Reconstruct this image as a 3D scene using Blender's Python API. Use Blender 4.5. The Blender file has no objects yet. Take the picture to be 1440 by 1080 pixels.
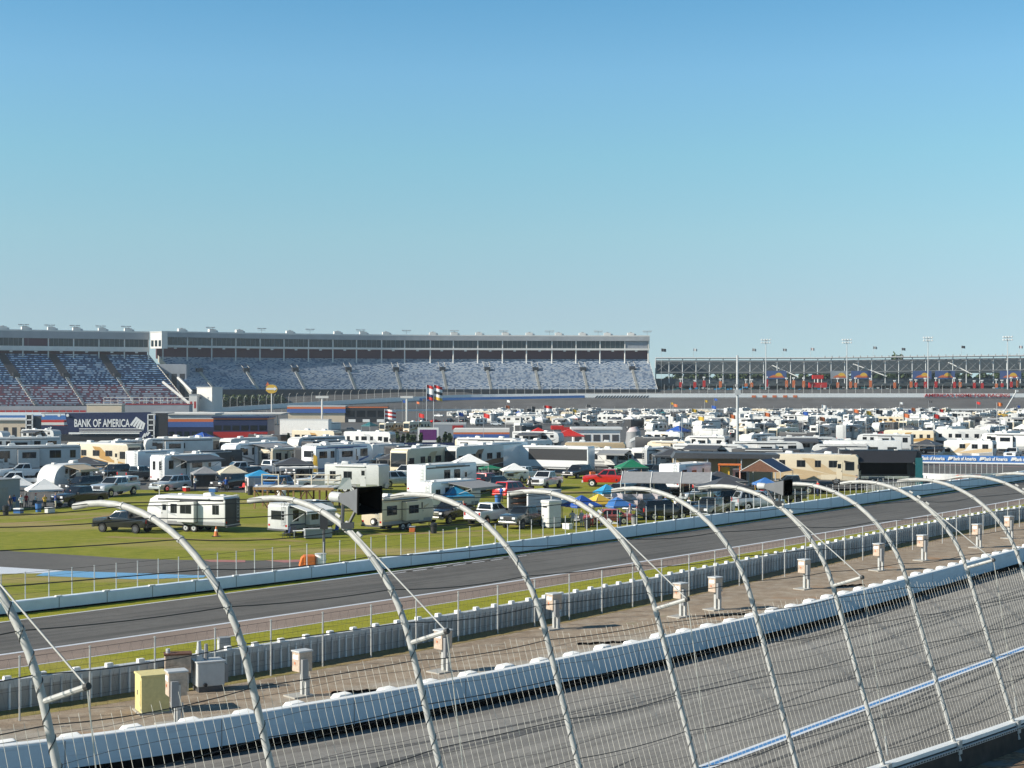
import bpy, bmesh, math, random
import numpy as np
from mathutils import Vector, Matrix
R = math.radians
rnd = random.Random(7)
scene = bpy.context.scene
COL = scene.collection
# ---------------------------------------------------------------- camera frame
F, YH, CH = 2100.0, 545.0, 14.3          # focal length in photo pixels, horizon row, eye height
def at(x, y, z=0.0):
    d = F * (CH - z) / (y - YH)
    return Vector(((x - 720) / F * d, d, z))
def atd(x, y, d):
    return Vector(((x - 720) / F * d, d, CH - (y - YH) * d / F))
def scl(y, z=0.0): return (y - YH) / (CH - z)
# ---------------------------------------------------------------- materials
MATS = {}
def nt(name):
    m = bpy.data.materials.new(name); m.use_nodes = True
    t = m.node_tree; b = t.nodes['Principled BSDF']
    return m, t, b
def N(t, typ, **kw):
    n = t.nodes.new(typ)
    for k, v in kw.items():
        if k.startswith('i_'): n.inputs[k[2:].replace('_', ' ')].default_value = v
        else: setattr(n, k, v)
    return n
def ramp(t, fac, stops, interp='LINEAR'):
    r = t.nodes.new('ShaderNodeValToRGB'); r.color_ramp.interpolation = interp
    e = r.color_ramp.elements
    while len(e) < len(stops): e.new(0.5)
    for i, (p, c) in enumerate(stops):
        e[i].position = p; e[i].color = (*c, 1)
    t.links.new(fac, r.inputs['Fac']); return r.outputs['Color']
def coord(t, kind='Object', scale=(1, 1, 1)):
    c = t.nodes.new('ShaderNodeTexCoord'); m = t.nodes.new('ShaderNodeMapping')
    m.inputs['Scale'].default_value = scale
    t.links.new(c.outputs[kind], m.inputs['Vector']); return m.outputs['Vector']
def noise(t, vec, scale, detail=6, rough=.6):
    n = N(t, 'ShaderNodeTexNoise'); n.inputs['Scale'].default_value = scale
    n.inputs['Detail'].default_value = detail; n.inputs['Roughness'].default_value = rough
    t.links.new(vec, n.inputs['Vector']); return n.outputs['Fac']
def bump(t, b, h, strength=.3, dist=.02):
    n = t.nodes.new('ShaderNodeBump'); n.inputs['Strength'].default_value = strength; n.inputs['Distance'].default_value = dist
    t.links.new(h, n.inputs['Height']); t.links.new(n.outputs['Normal'], b.inputs['Normal'])
def mix(t, fac, a, b, mode='MIX'):
    n = t.nodes.new('ShaderNodeMix'); n.data_type = 'RGBA'; n.blend_type = mode
    for s, v in ((0, fac), (6, a), (7, b)):
        if isinstance(v, (int, float)): n.inputs[s].default_value = v
        elif isinstance(v, tuple): n.inputs[s].default_value = (*v, 1)
        else: t.links.new(v, n.inputs[s])
    return n.outputs[2]
def mat(name, c, rough=.5, metal=0.0, var=.12, scale=3.0, coat=0.0, spec=.5, rand=0.0):
    """painted / plain surface with slight blotchy wear"""
    if name in MATS: return MATS[name]
    m, t, b = nt(name)
    v = coord(t, 'Object')
    n = noise(t, v, scale)
    lo = tuple(x * (1 - var) for x in c); hi = tuple(min(1, x * (1 + var)) for x in c)
    col = ramp(t, n, [(.3, lo), (.7, hi)])
    if rand:
        oi = t.nodes.new('ShaderNodeObjectInfo')
        g = ramp(t, oi.outputs['Random'], [(0, (1 - rand,) * 3), (1, (1, 1, 1))])
        col = mix(t, 1.0, col, g, 'MULTIPLY')
    t.links.new(col, b.inputs['Base Color'])
    b.inputs['Roughness'].default_value = rough; b.inputs['Metallic'].default_value = metal
    b.inputs['Coat Weight'].default_value = coat; b.inputs['Specular IOR Level'].default_value = spec
    MATS[name] = m; return m
def M(name): return MATS[name]
mat('white_paint', (.76, .755, .73), .4, var=.06, scale=1.2, rand=.24)
mat('cream_paint', (.62, .54, .40), .4, var=.05, scale=1.2)
mat('tan_paint', (.50, .38, .23), .4, var=.06)
mat('brown_paint', (.16, .085, .04), .4)
mat('gold_paint', (.42, .24, .07), .4)
mat('light_grey', (.50, .51, .51), .45, var=.07)
mat('mid_grey', (.25, .255, .26), .5, var=.1)
mat('dark_grey', (.07, .072, .078), .5)
mat('charcoal', (.025, .026, .03), .5)
mat('black', (.010, .010, .012), .45)
mat('matt_black', (.006, .006, .006), .9, spec=.1)
mat('car_black', (.012, .013, .018), .22, coat=.8)
mat('car_navy', (.015, .035, .075), .22, coat=.8)
mat('car_slate', (.04, .055, .065), .25, coat=.8)
mat('car_silver', (.46, .50, .54), .28, .25, coat=.8)
mat('car_white', (.80, .81, .82), .25, coat=.8, var=.03)
mat('car_red', (.56, .014, .011), .25, coat=.8)
mat('car_pink', (.50, .10, .085), .3, coat=.6)
mat('car_blue', (.03, .12, .33), .25, coat=.8)
mat('glass', (.012, .016, .02), .06, var=.0)
mat('tyre', (.014, .014, .015), .85)
mat('chrome', (.62, .62, .62), .2, .9)
mat('lamp_glass', (.75, .76, .78), .15)
mat('tail_red', (.45, .008, .006), .25)
mat('steel', (.47, .475, .46), .5, .15, var=.10, scale=9)
mat('post_paint', (.40, .40, .385), .55, .0, var=.14, scale=7)
mat('wire', (.50, .49, .44), .55, .2)
mat('dark_wire', (.055, .055, .055), .7, .2)
mat('navy', (.012, .022, .075), .5)
mat('blue_cloth', (.012, .075, .34), .75)
mat('sky_cloth', (.02, .27, .52), .75)
mat('teal_cloth', (.01, .12, .14), .75)
mat('green_cloth', (.006, .17, .085), .75)
mat('yellow_cloth', (.68, .42, .045), .75)
mat('red_cloth', (.50, .018, .014), .75)
mat('white_cloth', (.78, .78, .76), .8, var=.05)
mat('grey_cloth', (.25, .255, .265), .8)
mat('beige_cloth', (.62, .55, .42), .8)
mat('pinkish_cloth', (.50, .44, .44), .8)
mat('purple_cloth', (.12, .02, .14), .8)
mat('orange_paint', (.68, .17, .03), .5)
mat('red_paint', (.38, .015, .012), .5)
mat('maroon', (.095, .032, .045), .7)
mat('stripe_orange', (.62, .16, .05), .5)
mat('stripe_blue', (.06, .13, .36), .5)
mat('banner_blue', (.05, .17, .45), .55)
mat('wood', (.30, .18, .08), .75, var=.3, scale=8)
mat('dark_wood', (.13, .055, .03), .75, var=.3, scale=6)
mat('yellow_box', (.66, .56, .25), .55, var=.1, scale=5)
mat('rust_box', (.46, .36, .28), .65, var=.3, scale=5)
mat('skin', (.42, .25, .17), .6)
mat('hair', (.03, .018, .01), .8)
mat('denim', (.035, .05, .10), .85)
mat('building_white', (.68, .66, .62), .7, var=.06, scale=.3)
mat('building_cream', (.60, .50, .37), .7, var=.06, scale=.3)
mat('building_grey', (.27, .29, .32), .7, var=.1, scale=.2)
mat('roof_grey', (.34, .35, .36), .6, var=.1, scale=.2)
mat('glass_teal', (.02, .035, .04), .12, var=.2, scale=.06)
mat('bark', (.075, .05, .035), .9, var=.3)
mat('wall_back_shaded', (.045, .034, .028), .9, var=.4, scale=2)
mat('rubber_mark', (.085, .082, .078), .8, var=.35, scale=.8)
mat('stand_steel', (.085, .10, .105), .6, .2)

def leaf_mat(name, a, b_, c):
    m, t, b = nt(name)
    n = noise(t, coord(t, 'Object'), .9, 3)
    t.links.new(ramp(t, n, [(.3, a), (.5, b_), (.72, c)]), b.inputs['Base Color'])
    b.inputs['Roughness'].default_value = .75; MATS[name] = m
leaf_mat('leaf_dark', (.012, .028, .010), (.026, .052, .016), (.05, .085, .026))
leaf_mat('leaf_mid', (.022, .045, .012), (.045, .075, .020), (.075, .115, .03))

def mk_grass(name, a, b_, c, dry, dry_amt=.60):
    m, t, b = nt(name)
    v = coord(t, 'Object')
    big = noise(t, v, .055, 5, .62); mid_ = noise(t, coord(t, 'Object', (.55, 1.5, 1)), 1.1, 7, .7); fine = noise(t, v, 9, 4, .7)
    base = ramp(t, mid_, [(.32, a), (.5, b_), (.68, c)])
    v2 = coord(t, 'Object', (.35, 1.6, 1))
    big2 = noise(t, v2, .075, 5, .6)
    k = ramp(t, big2, [(dry_amt - .09, (0, 0, 0)), (dry_amt + .09, (.85, .85, .85))])
    colr = mix(t, k, base, dry)
    sh = ramp(t, fine, [(.3, (.72, .72, .72)), (.7, (1.2, 1.2, 1.2))])
    colr = mix(t, 1.0, colr, sh, 'MULTIPLY')
    t.links.new(colr, b.inputs['Base Color']); b.inputs['Roughness'].default_value = .9
    b.inputs['Specular IOR Level'].default_value = .15
    bump(t, b, fine, .6, .08); MATS[name] = m
mk_grass('grass', (.135, .165, .016), (.225, .235, .026), (.30, .28, .05), (.37, .28, .13))
mk_grass('verge_grass', (.20, .20, .016), (.28, .275, .024), (.33, .31, .045), (.37, .30, .09), .66)

def mk_asphalt(name, a, c, streak, uv=True, along=.02, across=1.3, dark=.55):
    """asphalt with tyre streaks that run along the lane"""
    m, t, b = nt(name)
    vo = coord(t, 'Object')
    g = noise(t, vo, 1.1, 8, .68); f = noise(t, vo, 26, 3, .7)
    colr = ramp(t, g, [(.25, a), (.75, c)])
    if uv:
        s = noise(t, coord(t, 'UV', (along, across, 1)), 1.0, 6, .62)
        k = ramp(t, s, [(.40, (dark,) * 3), (.50, (.93,) * 3), (.72, (1.12,) * 3)])
        colr = mix(t, streak, colr, mix(t, 1.0, colr, k, 'MULTIPLY'))
    pz = noise(t, vo, .11, 3, .5)
    colr = mix(t, 1.0, colr, ramp(t, pz, [(.35, (.86,) * 3), (.65, (1.08,) * 3)]), 'MULTIPLY')
    gr = ramp(t, f, [(.35, (.75,) * 3), (.65, (1.22,) * 3)])
    colr = mix(t, 1.0, colr, gr, 'MULTIPLY')
    t.links.new(colr, b.inputs['Base Color']); b.inputs['Roughness'].default_value = .85
    b.inputs['Specular IOR Level'].default_value = .3
    bump(t, b, f, .4, .01); MATS[name] = m
mk_asphalt('asphalt_track', (.185, .176, .162), (.245, .233, .215), .9, along=.035, across=.55, dark=.68)
mk_asphalt('asphalt_road', (.108, .102, .094), (.150, .142, .131), .9, along=.03, across=.8, dark=.66)
mk_asphalt('asphalt_lot', (.085, .085, .085), (.13, .128, .124), 0, uv=False)
mk_asphalt('asphalt_far', (.103, .102, .102), (.130, .128, .127), .6, along=.008, across=.35, dark=.8)
mk_asphalt('brown_runoff', (.225, .172, .140), (.275, .212, .174), .5, along=.03, across=.7, dark=.8)

def mk_dirt():
    m, t, b = nt('dirt')
    v = coord(t, 'Object')
    big = noise(t, coord(t, 'UV', (.05, .32, 1)), 1.0, 6, .65); mid_ = noise(t, v, .8, 8, .7); f = noise(t, v, 14, 5, .75)
    c1 = ramp(t, mid_, [(.28, (.20, .145, .095)), (.5, (.315, .245, .175)), (.72, (.42, .36, .285))])
    c2 = ramp(t, mid_, [(.3, (.29, .27, .235)), (.7, (.47, .44, .385))])
    su_ = t.nodes.new('ShaderNodeSeparateXYZ'); t.links.new(coord(t, 'UV'), su_.inputs[0])
    ad = N(t, 'ShaderNodeMath', operation='MULTIPLY_ADD'); t.links.new(big, ad.inputs[0]); ad.inputs[1].default_value = 11.0; t.links.new(su_.outputs['Y'], ad.inputs[2])
    sc_ = N(t, 'ShaderNodeMath', operation='MULTIPLY'); t.links.new(ad.outputs[0], sc_.inputs[0]); sc_.inputs[1].default_value = .05
    colr = mix(t, ramp(t, sc_.outputs[0], [(.56, (1, 1, 1)), (.74, (0, 0, 0))]), c1, c2)
    p = noise(t, v, .22, 4, .6)
    colr = mix(t, ramp(t, p, [(.60, (0, 0, 0)), (.70, (.8, .8, .8))]), colr, (.33, .175, .075))
    g_ = noise(t, v, .35, 5, .7)
    colr = mix(t, ramp(t, g_, [(.62, (0, 0, 0)), (.72, (.5, .5, .5))]), colr, (.16, .17, .06))
    colr = mix(t, 1.0, colr, ramp(t, f, [(.3, (.66,) * 3), (.7, (1.25,) * 3)]), 'MULTIPLY')
    t.links.new(colr, b.inputs['Base Color']); b.inputs['Roughness'].default_value = .95
    bump(t, b, f, .7, .05); MATS['dirt'] = m
mk_dirt()
def mk_debris():
    m, t, b = nt('debris_ground')
    v = coord(t, 'Object')
    a = noise(t, v, 3.5, 8, .8); f = noise(t, v, .9, 4, .6)
    c1 = ramp(t, a, [(.35, (.05, .035, .025)), (.5, (.22, .13, .07)), (.66, (.42, .30, .18))])
    c2 = ramp(t, a, [(.3, (.15, .15, .14)), (.7, (.22, .22, .2))])
    t.links.new(mix(t, ramp(t, f, [(.45, (0, 0, 0)), (.58, (1, 1, 1))]), c1, c2), b.inputs['Base Color'])
    b.inputs['Roughness'].default_value = .95; bump(t, b, a, .6, .06); MATS['debris_ground'] = m
mk_debris()
def mk_barrier(name, c, d, sc=.9):
    """painted steel / concrete barrier with scuffs along it"""
    m, t, b = nt(name)
    v = coord(t, 'Object'); n = noise(t, v, sc, 7, .68)
    s = noise(t, coord(t, 'UV', (.25, 6, 1)), 1.0, 7, .7)
    colr = ramp(t, n, [(.3, tuple(x * .86 for x in c)), (.7, c)])
    colr = mix(t, ramp(t, s, [(.56, (0, 0, 0)), (.74, (.75, .75, .75))]), colr, d)
    t.links.new(colr, b.inputs['Base Color']); b.inputs['Roughness'].default_value = .5; MATS[name] = m
mk_barrier('barrier_white', (.80, .81, .80), (.42, .40, .37)); mk_barrier('soft_wall_shaded', (.58, .72, .80), (.32, .38, .42))  # soft wall face is white; its blue shade is put into this colour
mk_barrier('barrier_blue', (.76, .84, .88), (.28, .34, .40))
mk_barrier('barrier_grey', (.38, .37, .355), (.10, .10, .10), 1.6)
mk_barrier('concrete', (.42, .40, .36), (.2, .19, .17))
mk_barrier('line_white', (.66, .68, .72), (.36, .36, .36), 3)
mk_barrier('line_blue', (.06, .20, .46), (.05, .10, .2), 3)
mk_barrier('kerb_blue', (.17, .38, .60), (.10, .2, .32), 3)
mk_barrier('line_red', (.42, .16, .13), (.3, .2, .18), 3)

def mk_seats(name, cols, gap, aisle=None, su=1.0, sv=1.0):
    """moulded stadium seats: one random colour per seat block, dark gaps between rows"""
    m, t, b = nt(name)
    uv = coord(t, 'UV', (su, sv, 1))
    fl = N(t, 'ShaderNodeVectorMath', operation='FLOOR'); t.links.new(uv, fl.inputs[0])
    w = N(t, 'ShaderNodeTexWhiteNoise'); w.noise_dimensions = '2D'; t.links.new(fl.outputs[0], w.inputs['Vector'])
    colr = ramp(t, w.outputs['Value'], cols, 'CONSTANT')
    fr = N(t, 'ShaderNodeVectorMath', operation='FRACTION'); t.links.new(uv, fr.inputs[0])
    sp = t.nodes.new('ShaderNodeSeparateXYZ'); t.links.new(fr.outputs[0], sp.inputs[0])
    k = ramp(t, sp.outputs['Y'], [(0, (1, 1, 1)), (.34, (0, 0, 0))], 'CONSTANT')
    colr = mix(t, k, colr, gap)
    t.links.new(colr, b.inputs['Base Color']); b.inputs['Roughness'].default_value = .55; MATS[name] = m
mk_seats('seats_blue', [(0, (.07, .11, .21)), (.24, (.30, .44, .62)), (.46, (.66, .76, .86)), (.80, (.10, .17, .30))], (.03, .045, .08), su=.85, sv=1)
mk_seats('seats_pale', [(0, (.20, .27, .38)), (.20, (.50, .58, .68)), (.60, (.66, .71, .76)), (.90, (.27, .37, .52))], (.035, .045, .07), su=.75, sv=1)
mk_seats('seats_red', [(0, (.48, .12, .13)), (.20, (.78, .74, .73)), (.62, (.86, .86, .86)), (.84, (.26, .20, .23))], (.20, .10, .11), su=.8, sv=1)

# ---------------------------------------------------------------- mesh builder
class MB:
    def __init__(s, name='part', parent=None):
        s.v, s.f, s.mi, s.mats, s.name, s.parent, s.bev, s.sm, s.uv = [], [], [], [], name, parent, 0, False, {}
    def m(s, mt):
        mt = MATS[mt] if isinstance(mt, str) else mt
        if mt not in s.mats: s.mats.append(mt)
        return s.mats.index(mt)
    def add(s, vs, fs, mt):
        o = len(s.v); k = s.m(mt)
        s.v += [tuple(v) for v in vs]
        for f in fs: s.f.append([o + i for i in f]); s.mi.append(k)
        return s
    def box(s, x0, x1, y0, y1, z0, z1, mt):
        vs = [(x, y, z) for x in (x0, x1) for y in (y0, y1) for z in (z0, z1)]
        return s.add(vs, [(0, 1, 3, 2), (4, 6, 7, 5), (0, 4, 5, 1), (2, 3, 7, 6), (0, 2, 6, 4), (1, 5, 7, 3)], mt)
    def obox(s, c, ax, ay, hz, mt):
        """box with centre c, half-axis vectors ax, ay and half height hz"""
        c, ax, ay, az = Vector(c), Vector(ax), Vector(ay), Vector((0, 0, hz))
        vs = [c + i * ax + j * ay + k * az for i in (-1, 1) for j in (-1, 1) for k in (-1, 1)]
        return s.add(vs, [(0, 1, 3, 2), (4, 6, 7, 5), (0, 4, 5, 1), (2, 3, 7, 6), (0, 2, 6, 4), (1, 5, 7, 3)], mt)
    def prism(s, poly, y0, y1, mt):
        """outline in x-z pushed through y"""
        n = len(poly)
        vs = [(x, y0, z) for x, z in poly] + [(x, y1, z) for x, z in poly]
        fs = [tuple(range(n)), tuple(range(2 * n - 1, n - 1, -1))] + [(i, i + n, (i + 1) % n + n, (i + 1) % n) for i in range(n)]
        return s.add(vs, fs, mt)
    def prismz(s, poly, z0, z1, mt):
        n = len(poly)
        vs = [(x, y, z0) for x, y in poly] + [(x, y, z1) for x, y in poly]
        fs = [tuple(range(n - 1, -1, -1)), tuple(range(n, 2 * n))] + [(i, (i + 1) % n, (i + 1) % n + n, i + n) for i in range(n)]
        return s.add(vs, fs, mt)
    def tube(s, pts, r, mt, n=6, caps=True, r2=None):
        pts = [Vector(p) for p in pts]; L = len(pts); vs, fs = [], []
        up = Vector((0, 0, 1)); prev = None
        for i, p in enumerate(pts):
            d = (pts[min(i + 1, L - 1)] - pts[max(i - 1, 0)]).normalized()
            if prev is None:
                a = d.cross(up)
                if a.length < 1e-3: a = d.cross(Vector((0, 1, 0)))
            else: a = prev - d * prev.dot(d)
            a.normalize(); prev = a; b = d.cross(a)
            rr = r if r2 is None else r + (r2 - r) * i / (L - 1)
            for k in range(n):
                t = 2 * math.pi * k / n
                vs.append(p + (a * math.cos(t) + b * math.sin(t)) * rr)
        for i in range(L - 1):
            for k in range(n):
                fs.append((i * n + k, i * n + (k + 1) % n, (i + 1) * n + (k + 1) % n, (i + 1) * n + k))
        if caps: fs += [tuple(range(n - 1, -1, -1)), tuple((L - 1) * n + k for k in range(n))]
        return s.add(vs, fs, mt)
    def cyl(s, c, axis, r, h, mt, n=14, r2=None):
        c, axis = Vector(c), Vector(axis).normalized() * h / 2
        return s.tube([c - axis, c + axis], r, mt, n, True, r2)
    def quad(s, a, b, c, d, mt): return s.add([a, b, c, d], [(0, 1, 2, 3)], mt)
    def sweep(s, path, prof, mt, closed=True, uvs=True):
        """path: list of (point, side unit vector); prof: list of (u along side, z)"""
        n = len(prof); vs, fs = [], []
        for p, sd in path:
            for u, z in prof: vs.append(Vector(p) + Vector(sd) * u + Vector((0, 0, z)))
        off = len(s.f); L = [0.0]
        for i in range(1, len(path)): L.append(L[-1] + (Vector(path[i][0]) - Vector(path[i - 1][0])).length)
        W = [0.0]
        for i in range(1, n + 1): W.append(W[-1] + math.hypot(prof[i % n][0] - prof[i - 1][0], prof[i % n][1] - prof[i - 1][1]))
        q = n if closed else n - 1
        for i in range(len(path) - 1):
            for k in range(q):
                k2 = (k + 1) % n
                fs.append((i * n + k, i * n + k2, (i + 1) * n + k2, (i + 1) * n + k))
                s.uv[off + len(fs) - 1] = [(L[i], W[k]), (L[i], W[k + 1]), (L[i + 1], W[k + 1]), (L[i + 1], W[k])]
        if closed:
            fs += [tuple(range(n - 1, -1, -1)), tuple((len(path) - 1) * n + k for k in range(n))]
        return s.add(vs, fs, mt)
    def loft(s, A, B, mt, nb=1, v0=0.0):
        """sheet between two rows of points with UV (metres along, metres across)"""
        off = len(s.f); n = len(A); vs, fs = [], []
        L = [0.0]
        for i in range(1, n): L.append(L[-1] + (Vector(A[i]) - Vector(A[i - 1])).length)
        for i in range(n):
            for k in range(nb + 1): vs.append(Vector(A[i]).lerp(Vector(B[i]), k / nb))
        w = nb + 1
        for i in range(n - 1):
            wd = (Vector(A[i]) - Vector(B[i])).length
            for k in range(nb):
                fs.append((i * w + k, (i + 1) * w + k, (i + 1) * w + k + 1, i * w + k + 1))
                s.uv[off + len(fs) - 1] = [(L[i], v0 + wd * k / nb), (L[i + 1], v0 + wd * k / nb), (L[i + 1], v0 + wd * (k + 1) / nb), (L[i], v0 + wd * (k + 1) / nb)]
        return s.add(vs, fs, mt)
    def rot(s, rz, loc=(0, 0, 0)):
        mm = Matrix.Translation(loc) @ Matrix.Rotation(rz, 4, 'Z')
        s.v = [tuple(mm @ Vector(v)) for v in s.v]; return s
    def merge(s, o):
        b = len(s.v); s.v += o.v
        for i, (f, k) in enumerate(zip(o.f, o.mi)):
            if i in o.uv: s.uv[len(s.f)] = o.uv[i]
            s.f.append([b + j for j in f]); s.mi.append(s.m(o.mats[k]))
        return s
    def build(s, name=None, parent=None, loc=None, rz=0, bevel=None, smooth=None, flip=True):
        name = name or s.name
        me = bpy.data.meshes.new(name); me.from_pydata(s.v, [], s.f)
        for mt in s.mats: me.materials.append(mt)
        me.polygons.foreach_set('material_index', s.mi)
        if s.uv:
            ul = me.uv_layers.new(name='UVMap')
            for p in me.polygons:
                if p.index in s.uv:
                    for li, c in zip(p.loop_indices, s.uv[p.index]): ul.data[li].uv = c
        bev = s.bev if bevel is None else bevel
        bm = bmesh.new(); bm.from_mesh(me)
        if flip and not s.uv: bmesh.ops.recalc_face_normals(bm, faces=bm.faces)
        if bev:
            ed = [e for e in bm.edges if len(e.link_faces) == 2 and e.calc_face_angle(0) > .5]
            bmesh.ops.bevel(bm, geom=ed, offset=bev, segments=2, affect='EDGES', clamp_overlap=True, profile=.6)
        bm.to_mesh(me); bm.free()
        if (s.sm if smooth is None else smooth):
            me.polygons.foreach_set('use_smooth', [True] * len(me.polygons))
            try: me.set_sharp_from_angle(angle=R(40))
            except Exception: pass
        o = bpy.data.objects.new(name, me); COL.objects.link(o)
        if parent: o.parent = parent
        if loc is not None: o.location = loc
        o.rotation_euler.z = rz
        return o
def tag(o, label=None, cat=None, group=None, kind=None):
    if label: o['label'] = label
    if cat: o['category'] = cat
    if group: o['group'] = group
    if kind: o['kind'] = kind
    return o
def empty(name, loc=(0, 0, 0), rz=0):
    o = bpy.data.objects.new(name, None); COL.objects.link(o); o.location = loc; o.rotation_euler.z = rz
    o.empty_display_size = .3
    return o
class Kit:
    """collects the parts of one thing, then links them as a tree or as one small mesh"""
    def __init__(s): s.parts = []
    def new(s, name, parent=None, bev=0, sm=False):
        p = MB(name, parent); p.bev = bev; p.sm = sm; s.parts.append(p); return p
    def one(s, name, loc=(0, 0, 0), rz=0):
        a = MB(name)
        for p in s.parts: a.merge(p)
        return a.build(name, None, loc, rz)
    def tree(s, name, loc=(0, 0, 0), rz=0):
        root = empty(name, loc, rz); done = {}
        for p in s.parts:
            if not p.f: continue
            done[id(p)] = p.build(p.name, done[id(p.parent)] if p.parent else root)
        return root
def copy_tree(o, parent=None, kids=None):
    c = o.copy(); COL.objects.link(c)
    if parent: c.parent = parent
    for ch in list(o.children): copy_tree(ch, c)
    return c
def text(body, size, mt, parent=None, name='lettering', ext=.01, off=.0, loc=(0, 0, 0), rot=(R(90), 0, 0), align='CENTER', sx=1.0, width=None):
    cu = bpy.data.curves.new(name, 'FONT'); cu.body = body; cu.size = size; cu.extrude = ext; cu.offset = off
    cu.align_x = align; cu.align_y = 'CENTER'; cu.resolution_u = 3
    cu.materials.append(MATS[mt])
    tmp = bpy.data.objects.new(name, cu); COL.objects.link(tmp)
    dg = bpy.context.evaluated_depsgraph_get()
    me = bpy.data.meshes.new_from_object(tmp.evaluated_get(dg))
    COL.objects.unlink(tmp); bpy.data.objects.remove(tmp)
    if not me.materials: me.materials.append(MATS[mt])
    o = bpy.data.objects.new(name, me); COL.objects.link(o)
    if width:
        xs = [v.co.x for v in me.vertices]; sx = width / (max(xs) - min(xs))
    for v in me.vertices: v.co.x *= sx
    o.location = loc; o.rotation_euler = rot
    if parent: o.parent = parent
    return o
# ================================================================ vehicles
def lerp(a, b, t): return Vector(a).lerp(Vector(b), t)
def panel(mb, q, u0, u1, v0, v1, off, mt):
    """glass pane on the quad q (corners bottom-left, bottom-right, top-right, top-left)"""
    q = [Vector(p) for p in q]
    n = (q[1] - q[0]).cross(q[3] - q[0]).normalized() * off
    P = lambda u, v: lerp(lerp(q[0], q[1], u), lerp(q[3], q[2], u), v)
    a = [P(u0, v0), P(u1, v0), P(u1, v1), P(u0, v1)]
    vs = [p + n for p in a] + [p - n for p in a]
    mb.add(vs, [(0, 1, 2, 3), (7, 6, 5, 4), (0, 4, 5, 1), (1, 5, 6, 2), (2, 6, 7, 3), (3, 7, 4, 0)], mt)
def arch(x, r, z, n=7):
    return [(x - r * math.cos(math.pi * i / n), z + r * .92 * math.sin(math.pi * i / n)) for i in range(n + 1)]
def wheels(k, xs, w, r, cover='chrome', wide=.26):
    for x in xs:
        for sgn in (-1, 1):
            t = k.new('wheel', sm=True); y = sgn * (w - wide / 2)
            t.cyl((x, y, r), (0, 1, 0), r, wide, 'tyre', 18)
            h = k.new('rim', t, sm=True)
            h.cyl((x, y + sgn * .012, r), (0, 1, 0), r * .62, wide, cover, 12)
            h.cyl((x, y + sgn * .022, r), (0, 1, 0), r * .2, wide, 'dark_grey', 8)
def greenhouse(k, x0b, x1b, x0t, x1t, zb, zt, wb, wt, paint, split=None, rear=True):
    c = k.new('cab', bev=.05, sm=True)
    B = [(x0b, -wb, zb), (x1b, -wb, zb), (x1b, wb, zb), (x0b, wb, zb)]
    T = [(x0t, -wt, zt), (x1t, -wt, zt), (x1t, wt, zt), (x0t, wt, zt)]
    c.add(B + T, [(3, 2, 1, 0), (4, 5, 6, 7), (0, 1, 5, 4), (1, 2, 6, 5), (2, 3, 7, 6), (3, 0, 4, 7)], paint)
    w = k.new('windscreen'); panel(w, (B[1], B[2], T[2], T[1]), .06, .94, .1, .92, .014, 'glass')
    if rear:
        w = k.new('rear_window'); panel(w, (B[3], B[0], T[0], T[3]), .1, .9, .15, .88, .014, 'glass')
    split = split or [(.06, .47), (.53, .92)]
    for (a, b) in split:
        w = k.new('side_window'); panel(w, (B[0], B[1], T[1], T[0]), a, b, .1, .88, .014, 'glass')
        w = k.new('side_window'); panel(w, (B[2], B[3], T[3], T[2]), 1 - b, 1 - a, .1, .88, .014, 'glass')
def lights(k, xf, xr, w, zf, zr, grille='charcoal', bumper='chrome', zb=.5):
    for s in (-1, 1):
        k.new('headlight', bev=.02).box(xf - .12, xf + .03, s * (w - .36) - .17, s * (w - .36) + .17, zf - .1, zf + .1, 'lamp_glass')
        k.new('tail_light', bev=.02).box(xr - .02, xr + .1, s * (w - .14) - .09, s * (w - .14) + .09, zr - .17, zr + .17, 'tail_red')
        k.new('mirror', bev=.03).box(xf * .36, xf * .36 + .16, s * w - .02 if s > 0 else -w - .2, s * w + .2 if s > 0 else -w + .02, 1.22, 1.42, 'charcoal')
    k.new('grille', bev=.02).box(xf - .05, xf + .035, -w * .45, w * .45, zf - .17, zf + .15, grille)
    k.new('bumper', bev=.04).box(xf - .1, xf + .12, -w * .96, w * .96, zb - .12, zb + .14, bumper)
    k.new('bumper', bev=.04).box(xr - .14, xr + .1, -w * .94, w * .94, zb - .08, zb + .12, bumper)
def pickup(paint, shell=False, cover='chrome', grille='charcoal', bumper='chrome', L=5.75, lift=0.0):
    k = Kit(); w = .99; h = L / 2; xa = L * .315; z = .5
    b = k.new('body', bev=.045, sm=True)
    prof = [(-h, z + .04)] + arch(-xa, .47, z)[0:0] + [(-xa - .47, z)] + arch(-xa, .47, z)[1:-1] + [(-xa + .47, z), (xa - .47, z)] + arch(xa, .47, z)[1:-1] + [(xa + .47, z), (h - .05, z + .05), (h, z + .35), (h - .02, 1.18), (h - .22, 1.27), (1.15, 1.36), (-.95, 1.36), (-.97, 1.32), (-h, 1.32)]
    b.prism(prof, -w, w, paint)
    bed = k.new('cargo_bed'); bed.box(-h + .1, -1.05, -w + .12, w - .12, 1.30, 1.335, 'matt_black')
    greenhouse(k, -.98, 1.28, -.80, .48, 1.32, 1.97, .94, .79, paint)
    lights(k, h, -h, w, 1.02, 1.08, grille, bumper, .58)
    wheels(k, (-xa, xa), w + .01, .395, cover)
    k.new('tailgate').box(-h - .012, -h + .02, -.72, .72, .75, 1.3, paint)
    if shell:
        s = k.new('camper_shell', bev=.06, sm=True)
        s.prism([(-h + .02, 1.32), (-1.0, 1.32), (-1.0, 2.0), (-h + .22, 1.98)], -.9, .9, paint)
        for sg in (-1, 1): k.new('shell_window').box(-h + .5, -1.25, sg * .9 - .012, sg * .9 + .012, 1.5, 1.86, 'glass')
    return k
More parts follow.
